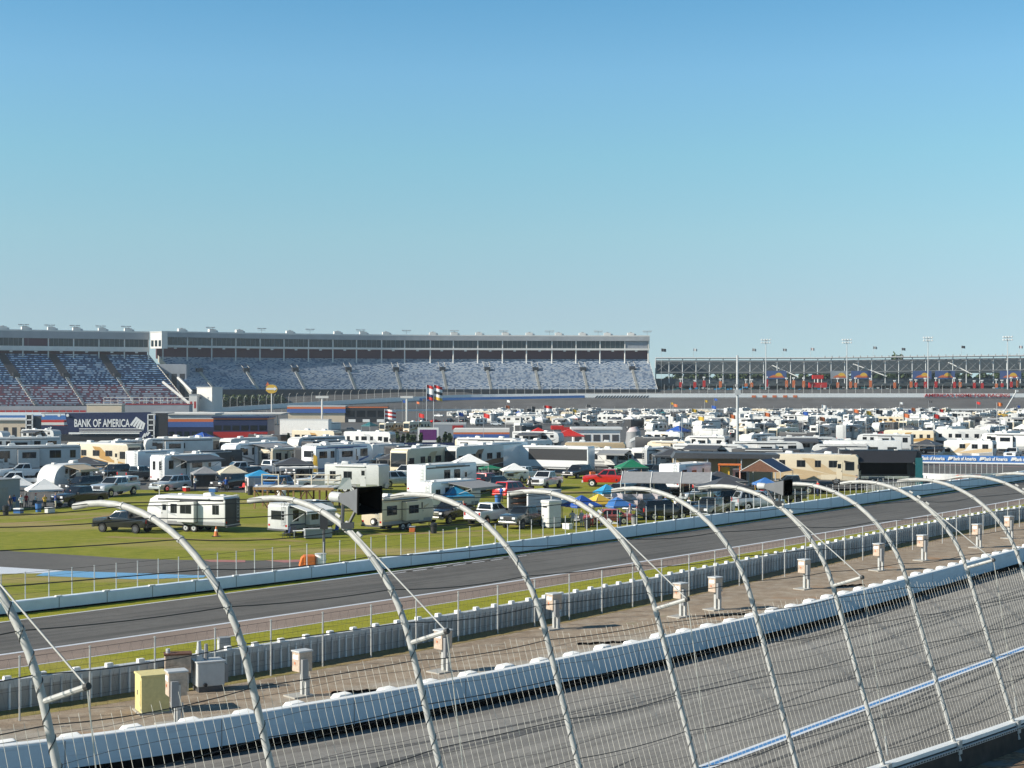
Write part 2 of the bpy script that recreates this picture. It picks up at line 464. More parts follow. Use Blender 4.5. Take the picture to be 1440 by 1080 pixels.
def car(paint, kind='suv', cover='chrome', L=4.8):
    k = Kit(); w = .93; h = L / 2; xa = L * .295; z = .36; r = .35
    top = {'suv': 1.74, 'sedan': 1.44, 'classic': 1.42}[kind]; belt = {'suv': 1.08, 'sedan': .94, 'classic': .95}[kind]
    b = k.new('body', bev=.06, sm=True)
    prof = [(-h, z + .1), (-xa - .42, z)] + arch(-xa, .42, z)[1:-1] + [(-xa + .42, z), (xa - .42, z)] + arch(xa, .42, z)[1:-1] + [(xa + .42, z), (h - .04, z + .1), (h, z + .35), (h - .12, belt - .16), (h * .42, belt), (-h + .08, belt + .02), (-h - .02, z + .4)]
    b.prism(prof, -w, w, paint)
    if kind == 'suv': greenhouse(k, -h + .06, h * .46, -h + .42, h * .1, belt - .02, top, .88, .70, paint, [(.05, .3), (.34, .62), (.66, .92)])
    else: greenhouse(k, -h * .72, h * .46, -h * .42, h * .08, belt - .02, top, .84, .64, paint)
    lights(k, h, -h, w, belt - .28, belt - .18, 'charcoal', paint if kind != 'classic' else 'chrome', .46)
    wheels(k, (-xa, xa), w + .01, r, cover, .22)
    return k
# ---------------------------------------------------------------- campers
def win(k, x0, x1, z0, z1, y, parent=None, slide=True):
    """a framed window on the side wall at y"""
    s = 1 if y > 0 else -1
    f = k.new('window', parent); f.box(x0 - .05, x1 + .05, y - .018, y + .018, z0 - .05, z1 + .05, 'charcoal')
    g = k.new('pane', f if parent is None else None); g.box(x0, x1, y - .026, y + .026, z0, z1, 'glass')
    if slide: g.box((x0 + x1) / 2 - .02, (x0 + x1) / 2 + .02, y - .03, y + .03, z0, z1, 'dark_grey')
def endwin(k, y0, y1, z0, z1, x):
    f = k.new('window'); f.box(x - .018, x + .018, y0 - .05, y1 + .05, z0 - .05, z1 + .05, 'charcoal')
    g = k.new('pane', f); g.box(x - .026, x + .026, y0, y1, z0, z1, 'glass')
def swoosh(k, pts, y, mt, name='stripe'):
    s = k.new(name); s.prism(pts, y - .009, y + .009, mt)
def ac_unit(k, x, y, z, mt='white_paint'):
    a = k.new('roof_air_conditioner', bev=.07, sm=True)
    a.prism([(x - .5, z), (x + .45, z), (x + .38, z + .26), (x - .35, z + .32)], y - .34, y + .34, mt)
def door(k, x, y, z0, z1, mt='white_paint', wdt=.68):
    d = k.new('door', bev=.015); s = 1 if y > 0 else -1
    d.box(x - wdt / 2, x + wdt / 2, y - .022, y + .022, z0, z1, mt)
    p = k.new('door_window', d); p.box(x - .2, x + .2, y - .03, y + .03, z1 - .72, z1 - .2, 'glass')
    q = k.new('handle', d); q.box(x + .22, x + .28, y + s * .02 - .02, y + s * .02 + .02, z0 + .85, z0 + .98, 'charcoal')
    st = k.new('step'); st.box(x - .32, x + .32, y - .02 + (0 if s > 0 else -.3), y + .02 + (.3 if s > 0 else 0), z0 - .28, z0 - .23, 'dark_grey')
def awning(k, x0, x1, y, z, reach, mt, drop=.45):
    s = 1 if y > 0 else -1
    a = k.new('awning')
    a.add([(x0, y, z), (x1, y, z), (x1, y + s * reach, z - drop), (x0, y + s * reach, z - drop),
           (x0, y, z + .04), (x1, y, z + .04), (x1, y + s * reach, z - drop + .04), (x0, y + s * reach, z - drop + .04)],
          [(0, 1, 2, 3), (7, 6, 5, 4), (0, 4, 5, 1), (1, 5, 6, 2), (2, 6, 7, 3), (3, 7, 4, 0)], mt)
    a.box(x0, x1, y + s * reach - .03, y + s * reach + .03, z - drop - .22, z - drop + .02, mt)
    for x in (x0 + .05, x1 - .05):
        k.new('awning_arm').tube([(x, y, z - 1.5), (x, y + s * reach, z - drop)], .025, 'light_grey', 5)
def trailer(L=8, H=3.15, W=2.5, kind='travel', wall='white_paint', roof='white_paint', stripes=(), seed=1, wins=True, end='plain', axles=2, aw=None, acs=1, doors=(-1,), z0=.62, skirt=None):
    k = Kit(); h = L / 2; w = W / 2; rr = random.Random(seed)
    b = k.new('body', bev=.07, sm=True)
    if kind == 'travel':
        prof = [(-h, z0), (-h, H - .2), (-h + .22, H), (h - .9, H), (h - .35, H - .3), (h - .02, H - 1.15), (h, z0 + .75), (h - .28, z0)]
    elif kind == 'fifth':
        prof = [(-h, z0), (-h, H - .15), (-h + .18, H), (h - .75, H), (h - .25, H - .25), (h, H - .95), (h - .06, 1.95), (h - .3, 1.72), (h - 2.3, 1.62), (h - 2.55, z0)]
    elif kind == 'round':
        prof = [(-h + .25, z0), (-h, z0 + .5), (-h + .06, H - .9), (-h + .5, H - .18), (-h + 1.1, H)] + [(h - 1.9 + 1.9 * math.sin(a), z0 + .35 + (H - z0 - .35) * math.cos(a)) for a in [i * math.pi / 2 / 7 for i in range(8)]] + [(h - .2, z0)]
    else:
        prof = [(-h, z0), (-h, H), (h - .1, H), (h, H - .12), (h, z0)]
    b.prism(prof, -w, w, wall)
    rf = k.new('roof', bev=.03); rf.box(-h + .15, h - (.95 if kind != 'cargo' else .15), -w + .03, w - .03, H - .01, H + .05, roof) if kind != 'round' else None
    for i in range(acs): ac_unit(k, -h + L * (.3 + .38 * i), 0, H + .04, roof)
    for x in (-h + L * .16, h - L * .3): k.new('roof_vent', bev=.03).box(x - .2, x + .2, -.7, -.3, H, H + .16, 'white_paint')
    zs = z0 + .05
    xe = h - (2.75 if kind == 'fifth' else (1.0 if kind == 'travel' else 2.0 if kind == 'round' else .2))
    if kind != 'round':
        for y in (-w, w):
            k.new('lower_band').box(-h + .05, xe + (.6 if kind == 'travel' else 0), y - .013, y + .013, z0 + .04, z0 + .34, 'mid_grey' if kind != 'cargo' else 'chrome')
            if stripes: k.new('top_band').box(-h + .2, h - 1.2, y - .013, y + .013, H - .36, H - .22, stripes[0] if stripes[0] != 'light_grey' else 'dark_grey')
        k.new('awning_roll', sm=True).tube([(-h + L * .2, w + .06, H - .16), (h - L * .25, w + .06, H - .16)], .07, 'light_grey', 6)
        k.new('awning_roll', sm=True).tube([(-h + L * .2, -w - .06, H - .16), (h - L * .25, -w - .06, H - .16)], .07, 'light_grey', 6)
        ld = k.new('ladder')
        for yy in (-.62, -.28): ld.tube([(-h - .1, yy - .3, z0 + .3), (-h - .1, yy - .3, H + .15), (-h + .25, yy - .3, H + .15)], .025, 'light_grey', 4)
        for j in range(7): ld.tube([(-h - .1, -.92, z0 + .4 + j * .32), (-h - .1, -.58, z0 + .4 + j * .32)], .02, 'light_grey', 4)
    if wins and kind in ('travel', 'fifth'):
        for y, x_ in ((-1, -h + L * rr.uniform(.30, .38)), (1, -h + L * rr.uniform(.34, .46))):
            ln_ = L * rr.uniform(.2, .3); so_ = k.new('slide_out', bev=.03); ya, yb = sorted((y * (w - .02), y * (w + .55)))
            so_.box(x_, x_ + ln_, ya, yb, z0 + .3, H - .42, wall)
            k.new('slide_out_seal').box(x_ - .05, x_ + ln_ + .05, y * (w + .01) - .02, y * (w + .01) + .02, z0 + .24, H - .36, 'charcoal')
            win(k, x_ + ln_ * .18, x_ + ln_ * .78, H - 1.45, H - .8, y * (w + .55))
    for i, mt in enumerate(stripes):
        for y in (-w, w):
            o = .36 * i
            swoosh(k, [(-h + .3, zs + .18 + o), (h - (2.7 if kind == 'fifth' else .5), zs + .12 + o), (h - (2.7 if kind == 'fifth' else .6), zs + .26 + o), (-h + .3, zs + .44 + o)], y, mt)
            if i == 0: swoosh(k, [(h * .05, zs + .45 + o), (h * .45, zs + 1.25 + o), (h - .7, min(H - .75, zs + 1.75)), (h - .9, min(H - .95, zs + 1.55)), (h * .5, zs + 1.02 + o)], y, mt)
    if wins:
        for y in (-w, w):
            x = -h + .7
            while x < h - 2.2:
                ww = rr.choice((.6, .9, 1.3))
                if rr.random() < .85: win(k, x, x + ww, H - 1.5, H - .62 - rr.choice((0, .12)), y)
                x += ww + rr.uniform(.7, 1.3)
            if kind == 'fifth': win(k, h - 1.9, h - 1.2, H - 1.05, H - .6, y)
    for s in doors: door(k, h - (3.1 if kind == 'fifth' else 1.9), s * w, z0 + .12, z0 + 2.0, wall)
    if end == 'window': endwin(k, -.75, .75, H - 1.35, H - .65, -h)
    if end == 'twin':
        for y in (-.7, .35): endwin(k, y, y + .35, H - 1.6, H - .7, -h)
    if end == 'dark': k.new('rear_panel').box(-h - .012, -h + .02, -w + .06, w - .06, z0 + .1, H - .12, 'charcoal')
    if end == 'ramp':
        k.new('ramp_door', bev=.01).box(-h - .02, -h + .02, -w + .12, w - .12, z0 + .06, H - .2, wall)
        for s in (-1, 1): k.new('hinge').box(-h - .05, -h, s * (w - .3) - .03, s * (w - .3) + .03, z0 + .1, H - .3, 'mid_grey')
    if kind == 'fifth' and end != 'plain':
        k.new('front_emblem').add([(h - .01, -.75, 2.5), (h - .01, 0, 2.2), (h - .01, .75, 2.5), (h + .02, .75, 2.62), (h + .02, 0, 2.38), (h + .02, -.75, 2.62)], [(0, 1, 4, 5), (1, 2, 3, 4)], 'charcoal')
    for s in (-1, 1): k.new('tail_light').box(-h - .02, -h + .03, s * (w - .2) - .1, s * (w - .2) + .1, z0 + .25, z0 + .42, 'tail_red')
    k.new('bumper').box(-h - .16, -h, -w + .1, w - .1, z0 - .12, z0 + .02, 'dark_grey')
    xs = [-.45 - L * .05 + .86 * i for i in range(axles)]
    wheels(k, xs, w + .02, .36, 'light_grey', .24)
    for y in (-w, w): k.new('fender').box(xs[0] - .5, xs[-1] + .5, y - .02, y + .02, .66, z0 + .28, 'mid_grey')
    fr = k.new('chassis'); fr.box(-h + .1, h - (2.6 if kind == 'fifth' else .1), -w + .35, w - .35, z0 - .16, z0 + .02, 'charcoal')
    if kind != 'fifth':
        hi = k.new('hitch')
        for s in (-1, 1): hi.tube([(h - .3, s * .6, .52), (h + 1.05, 0, .5)], .05, 'charcoal', 5)
        for s in (-.16, .16): k.new('gas_bottle', bev=.05, sm=True).cyl((h + .28, s, .78), (0, 0, 1), .15, .5, 'light_grey', 10)
        k.new('jack').tube([(h + .8, 0, .03), (h + .8, 0, .95)], .04, 'charcoal', 6)
    else:
        for s in (-1, 1): k.new('jack').tube([(h - 2.7, s * (w - .25), .02), (h - 2.7, s * (w - .25), z0 + .1)], .06, 'charcoal', 6)
        k.new('pin_box', bev=.05).box(h - 1.5, h - .9, -.35, .35, 1.25, 1.7, 'charcoal')
    if aw: awning(k, aw[0], aw[1], aw[2] * w, H - .12, aw[3], aw[4])
    return k
def motorhome(L=11, H=3.65, W=2.55, wall='cream_paint', s1='brown_paint', s2='gold_paint', seed=1, klass='A', aw=None, front='glass'):
    k = Kit(); h = L / 2; w = W / 2; z0 = .48; rr = random.Random(seed)
    b = k.new('body', bev=.09, sm=True)
    if klass == 'A':
        prof = [(-h, z0 + .1), (-h, H - .15), (-h + .2, H), (h - .35, H), (h - .08, H - .3), (h, 1.6), (h - .02, z0)]
    else:
        prof = [(-h, z0 + .1), (-h, H - .2), (-h + .2, H), (h - .9, H), (h - .35, H - .25), (h - .3, 2.2), (h - 1.5, 2.0), (h - 1.55, z0)]
    b.prism(prof, -w, w, wall)
    if klass == 'A':
        q = ((h - .002, -w + .14, 1.62), (h - .002, w - .14, 1.62), (h - .085, w - .14, H - .5), (h - .085, -w + .14, H - .5))
        ws = k.new('windscreen'); panel(ws, q, 0, 1, 0, 1, .03, front)
        k.new('grille', bev=.02).box(h - .05, h + .03, -.7, .7, .72, 1.05, 'charcoal')
        k.new('bumper', bev=.05).box(h - .12, h + .1, -w + .04, w - .04, .42, .68, s1)
        for s in (-1, 1):
            k.new('headlight', bev=.02).box(h - .04, h + .03, s * (w - .35) - .22, s * (w - .35) + .22, .82, 1.06, 'lamp_glass')
            k.new('mirror', bev=.04).box(h - .1, h + .12, s * w + (.05 if s > 0 else -.3), s * w + (.3 if s > 0 else -.05), 1.9, 2.4, 'charcoal')
    else:
        c = k.new('cab', bev=.06, sm=True); c.prism([(h - 1.6, .5), (h + .9, .5), (h + .95, 1.05), (h + .15, 1.25), (h - .5, 2.0), (h - 1.6, 2.05)], -.98, .98, wall)
        ws = k.new('windscreen'); panel(ws, ((h + .13, -.85, 1.27), (h + .13, .85, 1.27), (h - .47, .8, 1.97), (h - .47, -.8, 1.97)), 0, 1, 0, 1, .02, 'glass')
        for s in (-1, 1): k.new('side_window').box(h - 1.35, h - .45, s * .98 - .02, s * .98 + .02, 1.3, 1.9, 'glass')
        k.new('bumper', bev=.03).box(h + .88, h + 1.05, -.95, .95, .45, .7, 'chrome')
        for s in (-1, 1): k.new('headlight', bev=.02).box(h + .86, h + .98, s * .72 - .15, s * .72 + .15, .8, 1.0, 'lamp_glass')
    k.new('roof', bev=.03).box(-h + .2, h - .9, -w + .05, w - .05, H - .01, H + .05, 'white_paint')
    for i in range(2): ac_unit(k, -h + L * (.28 + .4 * i), 0, H + .04)
    for y in (-w, w):
        swoosh(k, [(-h + .1, z0 + .15), (h * .3, z0 + .12), (h * .05, z0 + .55), (-h + .1, z0 + .95)], y, s1)
        swoosh(k, [(-h + .1, z0 + 1.02), (h * .05, z0 + .60), (h * .55, z0 + .55), (h * .2, z0 + .95), (-h * .5, z0 + 1.5), (-h + .1, z0 + 1.62)], y, s2)
        swoosh(k, [(h * .1, z0 + 1.2), (h * .42, z0 + .75), (h - .3, z0 + .45), (h - .3, z0 + .62), (h * .5, z0 + 1.05), (h * .1, H - .5), (-h * .15, H - .42)], y, s2)
        x = -h + .8
        while x < h - 2.6:
            ww = rr.choice((.6, .9, 1.2)); win(k, x, x + ww, 2.05, 2.75, y); x += ww + rr.uniform(.6, 1.5)
        win(k, h - 1.5, h - .55, 1.75, 2.65, y, slide=False) if klass == 'A' else None
        for j in range(4): k.new('locker_door').box(-h + .6 + j * L * .19, -h + .6 + j * L * .19 + L * .15, y - .012, y + .012, z0 + .12, z0 + .68, wall if j % 2 else s1)
    door(k, h - 2.2, -w, z0 + .2, z0 + 2.15, wall)
    wheels(k, (-h * .42, h * .55), w + .01, .46, 'chrome', .3)
    for s in (-1, 1): k.new('tail_light').box(-h - .02, -h + .03, s * (w - .2) - .1, s * (w - .2) + .1, 1.1, 1.5, 'tail_red')
    endwin(k, -.7, .7, H - 1.3, H - .65, -h)
    if aw: awning(k, aw[0], aw[1], aw[2] * w, H - .1, aw[3], aw[4])
    return k
# ---------------------------------------------------------------- canopies, people, small things
def canopy(sx, sy, h, cloth, peak=.9, legs='steel', val=.28, walls=(), wallmat=None, frame=None):
    k = Kit(); c = k.new('canopy_top'); a, b = sx / 2, sy / 2
    V = [(-a, -b, h), (a, -b, h), (a, b, h), (-a, b, h)]; m_ = .12
    T = [(-m_, -m_, h + peak), (m_, -m_, h + peak), (m_, m_, h + peak), (-m_, m_, h + peak)]
    mid = [lerp(V[i], T[i], .5) + Vector((0, 0, -.07 * peak)) for i in range(4)]
    vs = V + mid + T; fs = []
    for i in range(4):
        j = (i + 1) % 4; fs += [(i, j, j + 4, i + 4), (i + 4, j + 4, j + 8, i + 8)]
    fs.append((8, 9, 10, 11)); c.add(vs, fs, cloth)
    va = k.new('valance')
    for i in range(4):
        p, q = Vector(V[i]), Vector(V[(i + 1) % 4]); n = 6
        for j in range(n):
            u, v = lerp(p, q, j / n), lerp(p, q, (j + 1) / n)
            va.quad(u, v, v - Vector((0, 0, val * (1 if j % 2 else .85))), u - Vector((0, 0, val * (.85 if j % 2 else 1))), cloth)
    for x, y, z in V:
        l = k.new('leg'); l.tube([(x * .97, y * .97, 0), (x * .97, y * .97, h)], .035, legs, 5)
        l.box(x * .97 - .08, x * .97 + .08, y * .97 - .08, y * .97 + .08, 0, .02, legs)
    for i in walls:
        p, q = Vector(V[i]) * .985, Vector(V[(i + 1) % 4]) * .985
        d = (q - p).normalized(); nn = Vector((-d.y, d.x, 0)); w_ = k.new('side_wall')
        n = 9
        for j in range(n):
            u, v = lerp(p, q, j / n), lerp(p, q, (j + 1) / n)
            ou, ov = nn * (.06 * math.sin(j * 2.1)), nn * (.06 * math.sin((j + 1) * 2.1))
            w_.quad(Vector((u.x, u.y, .04)) + ou, Vector((v.x, v.y, .04)) + ov, Vector((v.x, v.y, h)), Vector((u.x, u.y, h)), wallmat or cloth)
    fr = k.new('roof_frame')
    for i in range(4):
        fr.tube([Vector(V[i]) - Vector((0, 0, .05)), Vector(V[(i + 1) % 4]) - Vector((0, 0, .05))], .022, legs, 4)
        fr.tube([Vector(V[i]) - Vector((0, 0, .05)), Vector(T[i]) - Vector((0, 0, .06))], .022, legs, 4)
    return k
def gable_tent(sx, sy, h, cloth, rise=.9, legs='white_paint', nleg=3, gable=None, overhang=.0):
    """ridge along x"""
    k = Kit(); a, b = sx / 2, sy / 2
    r = k.new('roof')
    r.add([(-a, -b, h), (a, -b, h), (a, 0, h + rise), (-a, 0, h + rise), (a, b, h), (-a, b, h)], [(0, 1, 2, 3), (3, 2, 4, 5)], cloth)
    r.add([(-a, -b, h - .04), (a, -b, h - .04), (a, 0, h + rise - .04), (-a, 0, h + rise - .04), (a, b, h - .04), (-a, b, h - .04)], [(3, 2, 1, 0), (5, 4, 2, 3)], cloth)
    for x in (-a, a):
        k.new('gable_end').add([(x, -b, h - .02), (x, b, h - .02), (x, 0, h + rise - .02)], [(0, 1, 2)], gable or cloth)
    for x in [-a + i * sx / (nleg - 1) for i in range(nleg)]:
        for y in (-b, b): k.new('leg').tube([(x, y, 0), (x, y, h)], .045, legs, 5)
    t = k.new('roof_frame')
    for x in [-a + i * sx / (nleg - 1) for i in range(nleg)]: t.tube([(x * 1.001, -b, h), (x * 1.001, 0, h + rise + .02), (x * 1.001, b, h)], .05, legs, 5)
    return k
def person(loc, rz, shirt, legs, hat=None, arms='down', sit=False, skin='skin'):
    """one continuous skinned figure; the shirt and trousers are faces of that one surface"""
    me = bpy.data.meshes.new('person'); H = 1.76
    hipz = .47 if sit else .92
    J = [(0, 0, hipz, .155, .11), (0, 0, hipz + .2, .15, .1), (0, 0, hipz + .42, .18, .11), (0, 0, hipz + .55, .075, .07), (0.02, 0, hipz + .66, .085, .1), (0.015, 0, hipz + .80, .075, .09)]
    E = [(0, 1), (1, 2), (2, 3), (3, 4), (4, 5)]
    for s in (-1, 1):
        b0 = len(J)
        if arms == 'down': el, ha = (-.02, s * .27, hipz + .17), (.10, s * .26, hipz - .06)
        elif arms == 'front': el, ha = (.06, s * .27, hipz + .17), (.30, s * .15, hipz + .26)
        else: el, ha = (-.03, s * .34, hipz + .2), (.03, s * .17, hipz + .06)
        J += [(0, s * .2, hipz + .46, .062, .062), (*el, .045, .045), (*ha, .033, .033), (ha[0] + .06, ha[1] - s * .01, ha[2] - .07, .035, .02)]
        E += [(2, b0), (b0, b0 + 1), (b0 + 1, b0 + 2), (b0 + 2, b0 + 3)]
        b1 = len(J)
        if sit: kn, an, fo = (.45, s * .12, .48), (.47, s * .12, .09), (.62, s * .13, .05)
        else: kn, an, fo = (.03, s * .11, .49), (-.02, s * .12, .09), (.13, s * .14, .05)
        J += [(0.0 if not sit else .06, s * .10, hipz - .06, .10, .10), (*kn, .068, .068), (*an, .048, .048), (*fo, .045, .035)]
        E += [(0, b1), (b1, b1 + 1), (b1 + 1, b1 + 2), (b1 + 2, b1 + 3)]
    me.from_pydata([j[:3] for j in J], E, [])
    o = bpy.data.objects.new('person', me); COL.objects.link(o)
    md = o.modifiers.new('s', 'SKIN'); md.use_smooth_shade = True
    for i, j in enumerate(J): me.skin_vertices[0].data[i].radius = (j[3], j[4])
    me.skin_vertices[0].data[0].use_root = True
    sb = o.modifiers.new('u', 'SUBSURF'); sb.levels = 1; sb.render_levels = 1
    dg = bpy.context.evaluated_depsgraph_get(); m2 = bpy.data.meshes.new_from_object(o.evaluated_get(dg))
    o.modifiers.clear(); o.data = m2; bpy.data.meshes.remove(me)
    for mt in (skin, shirt, legs, 'hair', 'charcoal'): m2.materials.append(MATS[mt])
    for p in m2.polygons:
        c = p.center; z = c.z - hipz
        if z > .58: i = 3 if (hat is None and (z > .79 or c.x < -.045)) else 0
        elif abs(c.y) > .22 and z < .27: i = 0
        elif z > .53: i = 0
        elif z > -.02 and not (sit and c.x > .15): i = 1
        elif c.z < .1: i = 4
        else: i = 2
        p.material_index = i; p.use_smooth = True
    o.location = loc; o.rotation_euler.z = rz
    if hat:
        hm = MB('cap'); hm.cyl((.01, 0, hipz + .845), (0, 0, 1), .115, .09, hat, 10, .08); hm.box(.06, .22, -.08, .08, hipz + .80, hipz + .82, hat)
        hm.build('cap', o)
    fc = MB('nose'); fc.box(.10, .125, -.015, .015, hipz + .68, hipz + .73, skin); fc.build('nose', o)
    return o
# ================================================================ world, sun, camera
SUN = Vector((-0.955, -0.297, 0)).normalized(); EL = R(29)
w = bpy.data.worlds.new('World'); scene.world = w; w.use_nodes = True
t = w.node_tree; bg = t.nodes['Background']
sky = t.nodes.new('ShaderNodeTexSky'); sky.sky_type = 'NISHITA'; sky.sun_disc = False
sky.sun_elevation = EL; sky.sun_rotation = math.atan2(SUN.x, SUN.y); sky.altitude = 250
sky.air_density = 1.0; sky.dust_density = 0.0; sky.ozone_density = 1.0
tc = t.nodes.new('ShaderNodeTexCoord'); mp = t.nodes.new('ShaderNodeMapping'); mp.inputs['Location'].default_value = (0, 0, .1)
nv = t.nodes.new('ShaderNodeVectorMath'); nv.operation = 'NORMALIZE'
t.links.new(tc.outputs['Generated'], mp.inputs[0]); t.links.new(mp.outputs[0], nv.inputs[0]); t.links.new(nv.outputs[0], sky.inputs[0])
sz = t.nodes.new('ShaderNodeSeparateXYZ'); t.links.new(tc.outputs['Generated'], sz.inputs[0])
air = ramp(t, sz.outputs['Z'], [(0, (.80, .80, .74)), (.05, (.92, .90, .81)), (.10, (.965, 1.09, .92)), (.153, (.91, 1.215, 1.05)), (.205, (.86, 1.24, 1.20)), (.25, (.67, 1.14, 1.19)), (.42, (.46, .76, .84)), (.7, (.28, .50, .60)), (1, (.20, .38, .48))])
t.links.new(mix(t, 1.0, sky.outputs[0], air, 'MULTIPLY'), bg.inputs['Color']); bg.inputs['Strength'].default_value = .107
sl = bpy.data.lights.new('sun', 'SUN'); sl.energy = 5.0; sl.angle = R(.53); sl.color = (1.0, .93, .80)
so = bpy.data.objects.new('sun', sl); COL.objects.link(so)
dv = Vector((SUN.x * math.cos(EL), SUN.y * math.cos(EL), math.sin(EL)))
so.rotation_euler = dv.to_track_quat('Z', 'Y').to_euler(); so.location = (-60, -30, 80)
cam = bpy.data.cameras.new('camera'); co = bpy.data.objects.new('camera', cam); COL.objects.link(co)
cam.sensor_width = 36; cam.lens = F / 1440 * 36; cam.shift_y = 5 / 1440; cam.clip_start = .5; cam.clip_end = 9000
co.location = (0, 0, CH); co.rotation_euler = (R(90), 0, 0); scene.camera = co
vs = scene.view_settings; vs.view_transform = 'Standard'; vs.look = 'None'; vs.exposure = .5; vs.gamma = 1
scene.cycles.max_bounces = 5; scene.cycles.diffuse_bounces = 2; scene.cycles.glossy_bounces = 2
scene.cycles.use_adaptive_sampling = True; scene.cycles.adaptive_threshold = .015
# ================================================================ ground curves traced along the tracks
def wc(pts, el=20, er=30, n=60, deg=3, z=0.0):
    P = [at(x, y, z) for x, y in pts]
    X = np.array([p.x for p in P]); Y = np.array([p.y for p in P])
    c = np.polyfit(X, Y, deg); f = np.poly1d(c); d = f.deriv()
    x0, x1 = X.min(), X.max(); out = []
    for x in np.linspace(x0 - el, x1 + er, n):
        xx = min(max(x, x0), x1); out.append(Vector((x, float(f(xx) + d(xx) * (x - xx)), z)))
    return out
def resample(pts, step=None, n=None):
    L = [0.0]
    for a, b in zip(pts, pts[1:]): L.append(L[-1] + (b - a).length)
    n = n or max(2, int(L[-1] / step)); out = []; j = 0
    for i in range(n + 1):
        s = L[-1] * i / n
        while j < len(pts) - 2 and L[j + 1] < s: j += 1
        t_ = (s - L[j]) / max(1e-9, L[j + 1] - L[j]); out.append(pts[j].lerp(pts[j + 1], t_))
    return out
def sides(pts, toward=-1):
    """pair every point with the unit vector to the camera's side of the line"""
    out = []
    for i, p in enumerate(pts):
        d = (pts[min(i + 1, len(pts) - 1)] - pts[max(i - 1, 0)]); d.z = 0; d.normalize()
        out.append((p, Vector((d.y, -d.x, 0))))
    return out
def up(pts, z): return [Vector((p.x, p.y, p.z + z)) for p in pts]
def shift(pts, u): return [p + s * u for p, s in sides(pts)]
inner = wc([(0, 1108), (360, 1058), (720, 985), (1080, 901), (1267, 848), (1440, 797)], 14, 40, 90)
fence1 = wc([(34, 1010), (120, 1000), (484, 934), (654, 897), (795, 873), (880, 857), (979, 834), (1064, 820), (1201, 791), (1321, 765)], 14, 40, 80)
bar1 = wc([(0, 1000), (107, 985), (360, 946), (477, 926), (600, 902), (720, 880), (795, 866), (945, 835), (1080, 806), (1205, 777), (1320, 753), (1440, 730)], 16, 40, 90)
wl1 = wc([(0, 945), (120, 924), (210, 909), (360, 890), (560, 861), (720, 833), (870, 807), (1080, 773), (1205, 751), (1330, 727), (1440, 709)], 18, 45, 90)
wl2 = wc([(0, 924), (120, 902), (210, 890), (360, 871), (485, 854), (610, 835), (720, 818), (895, 790), (1080, 762), (1275, 730), (1440, 701)], 20, 50, 90)
wl3 = wc([(0, 877), (150, 855), (300, 837), (360, 830.5), (485, 812), (560, 802), (720, 781), (895, 759.5), (1080, 731), (1200, 714), (1255, 705), (1340, 692), (1440, 677)], 22, 60, 100)
bar2 = wc([(0, 869), (180, 846), (300, 828), (360, 823), (540, 804), (717, 780), (895, 757), (1080, 728), (1200, 711), (1275, 701), (1392, 683)], 22, 60, 110)
def sheet(name, A, B, z, mt, nb=1, n=120, kind='structure'):
    A, B = resample(A, n=n), resample(B, n=n)
    o = MB(name).loft(up(A, z), up(B, z), mt, nb).build(name); tag(o, kind=kind); return o
def poly(name, px, z, mt, kind='structure'):
    P = [at(x, y, z) for x, y in px]
    me = bpy.data.meshes.new(name); bm = bmesh.new()
    f = bm.faces.new([bm.verts.new(p) for p in P])
    if f.normal.z == 0: f.normal_update()
    if f.normal.z < 0: f.normal_flip()
    bmesh.ops.triangulate(bm, faces=bm.faces); bm.to_mesh(me); bm.free(); me.materials.append(MATS[mt])
    o = bpy.data.objects.new(name, me); COL.objects.link(o); tag(o, kind=kind); return o
mk_grass('worn_grass', (.17, .17, .03), (.26, .22, .07), (.34, .27, .12), (.36, .25, .13), .48)
mk_grass('worn_verge', (.19, .17, .05), (.27, .22, .09), (.33, .29, .10), (.31, .22, .13), .50)
def line(name, pts, wdt, z, mt):
    a = shift(pts, -wdt / 2); b = shift(pts, wdt / 2)
    return sheet(name, a, b, z, mt)
g = MB('ground'); g.quad((-1480, -60, -.30), (1480, -60, -.30), (1480, 1380, -.30), (-1480, 1380, -.30), 'grass'); tag(g.build(), kind='structure')
# lot that the campers stand on, from the road barrier to the far banking
lot = MB('infield_lot'); lot.quad((-420, 42, -.02), (520, 42, -.02), (520, 946, -.02), (-420, 946, -.02), 'asphalt_lot'); tag(lot.build(), kind='structure')
gtop = [at(x, y) for x, y in [(-80, 716), (85, 713), (150, 702), (185, 689), (240, 689), (345, 693), (420, 690), (480, 688), (535, 677), (600, 672), (700, 672), (800, 667), (870, 676), (900, 690), (960, 703), (1060, 699), (1200, 689), (1290, 682), (1385, 676)]]
o = sheet('grass_field', shift(bar2, -.3)[:104], gtop, .004, 'grass', n=160)
poly('grass_patch', [(780, 668), (838, 666), (842, 672), (780, 676)], .006, 'grass')
poly('infield_road', [(-80, 772), (0, 774), (130, 782), (180, 785.5), (290, 788), (370, 788), (460, 786), (452, 797), (360, 806), (300, 812), (290, 809), (90, 802.5), (0, 797), (-80, 793)], .010, 'asphalt_road')
poly('painted_runoff', [(-80, 793), (0, 797), (90, 802.5), (60, 806), (0, 807), (-80, 808)], .014, 'line_white')
poly('blue_kerb', [(92, 802.7), (180, 805.5), (290, 809.2), (286, 812), (190, 814.5), (50, 809.5), (62, 805.5)], .018, 'kerb_blue')
poly('red_kerb', [(285, 787.2), (345, 787.6), (345, 790.5), (296, 790)], .018, 'line_red')
poly('red_kerb', [(372, 788), (440, 786.5), (450, 788.5), (400, 791)], .018, 'line_red')
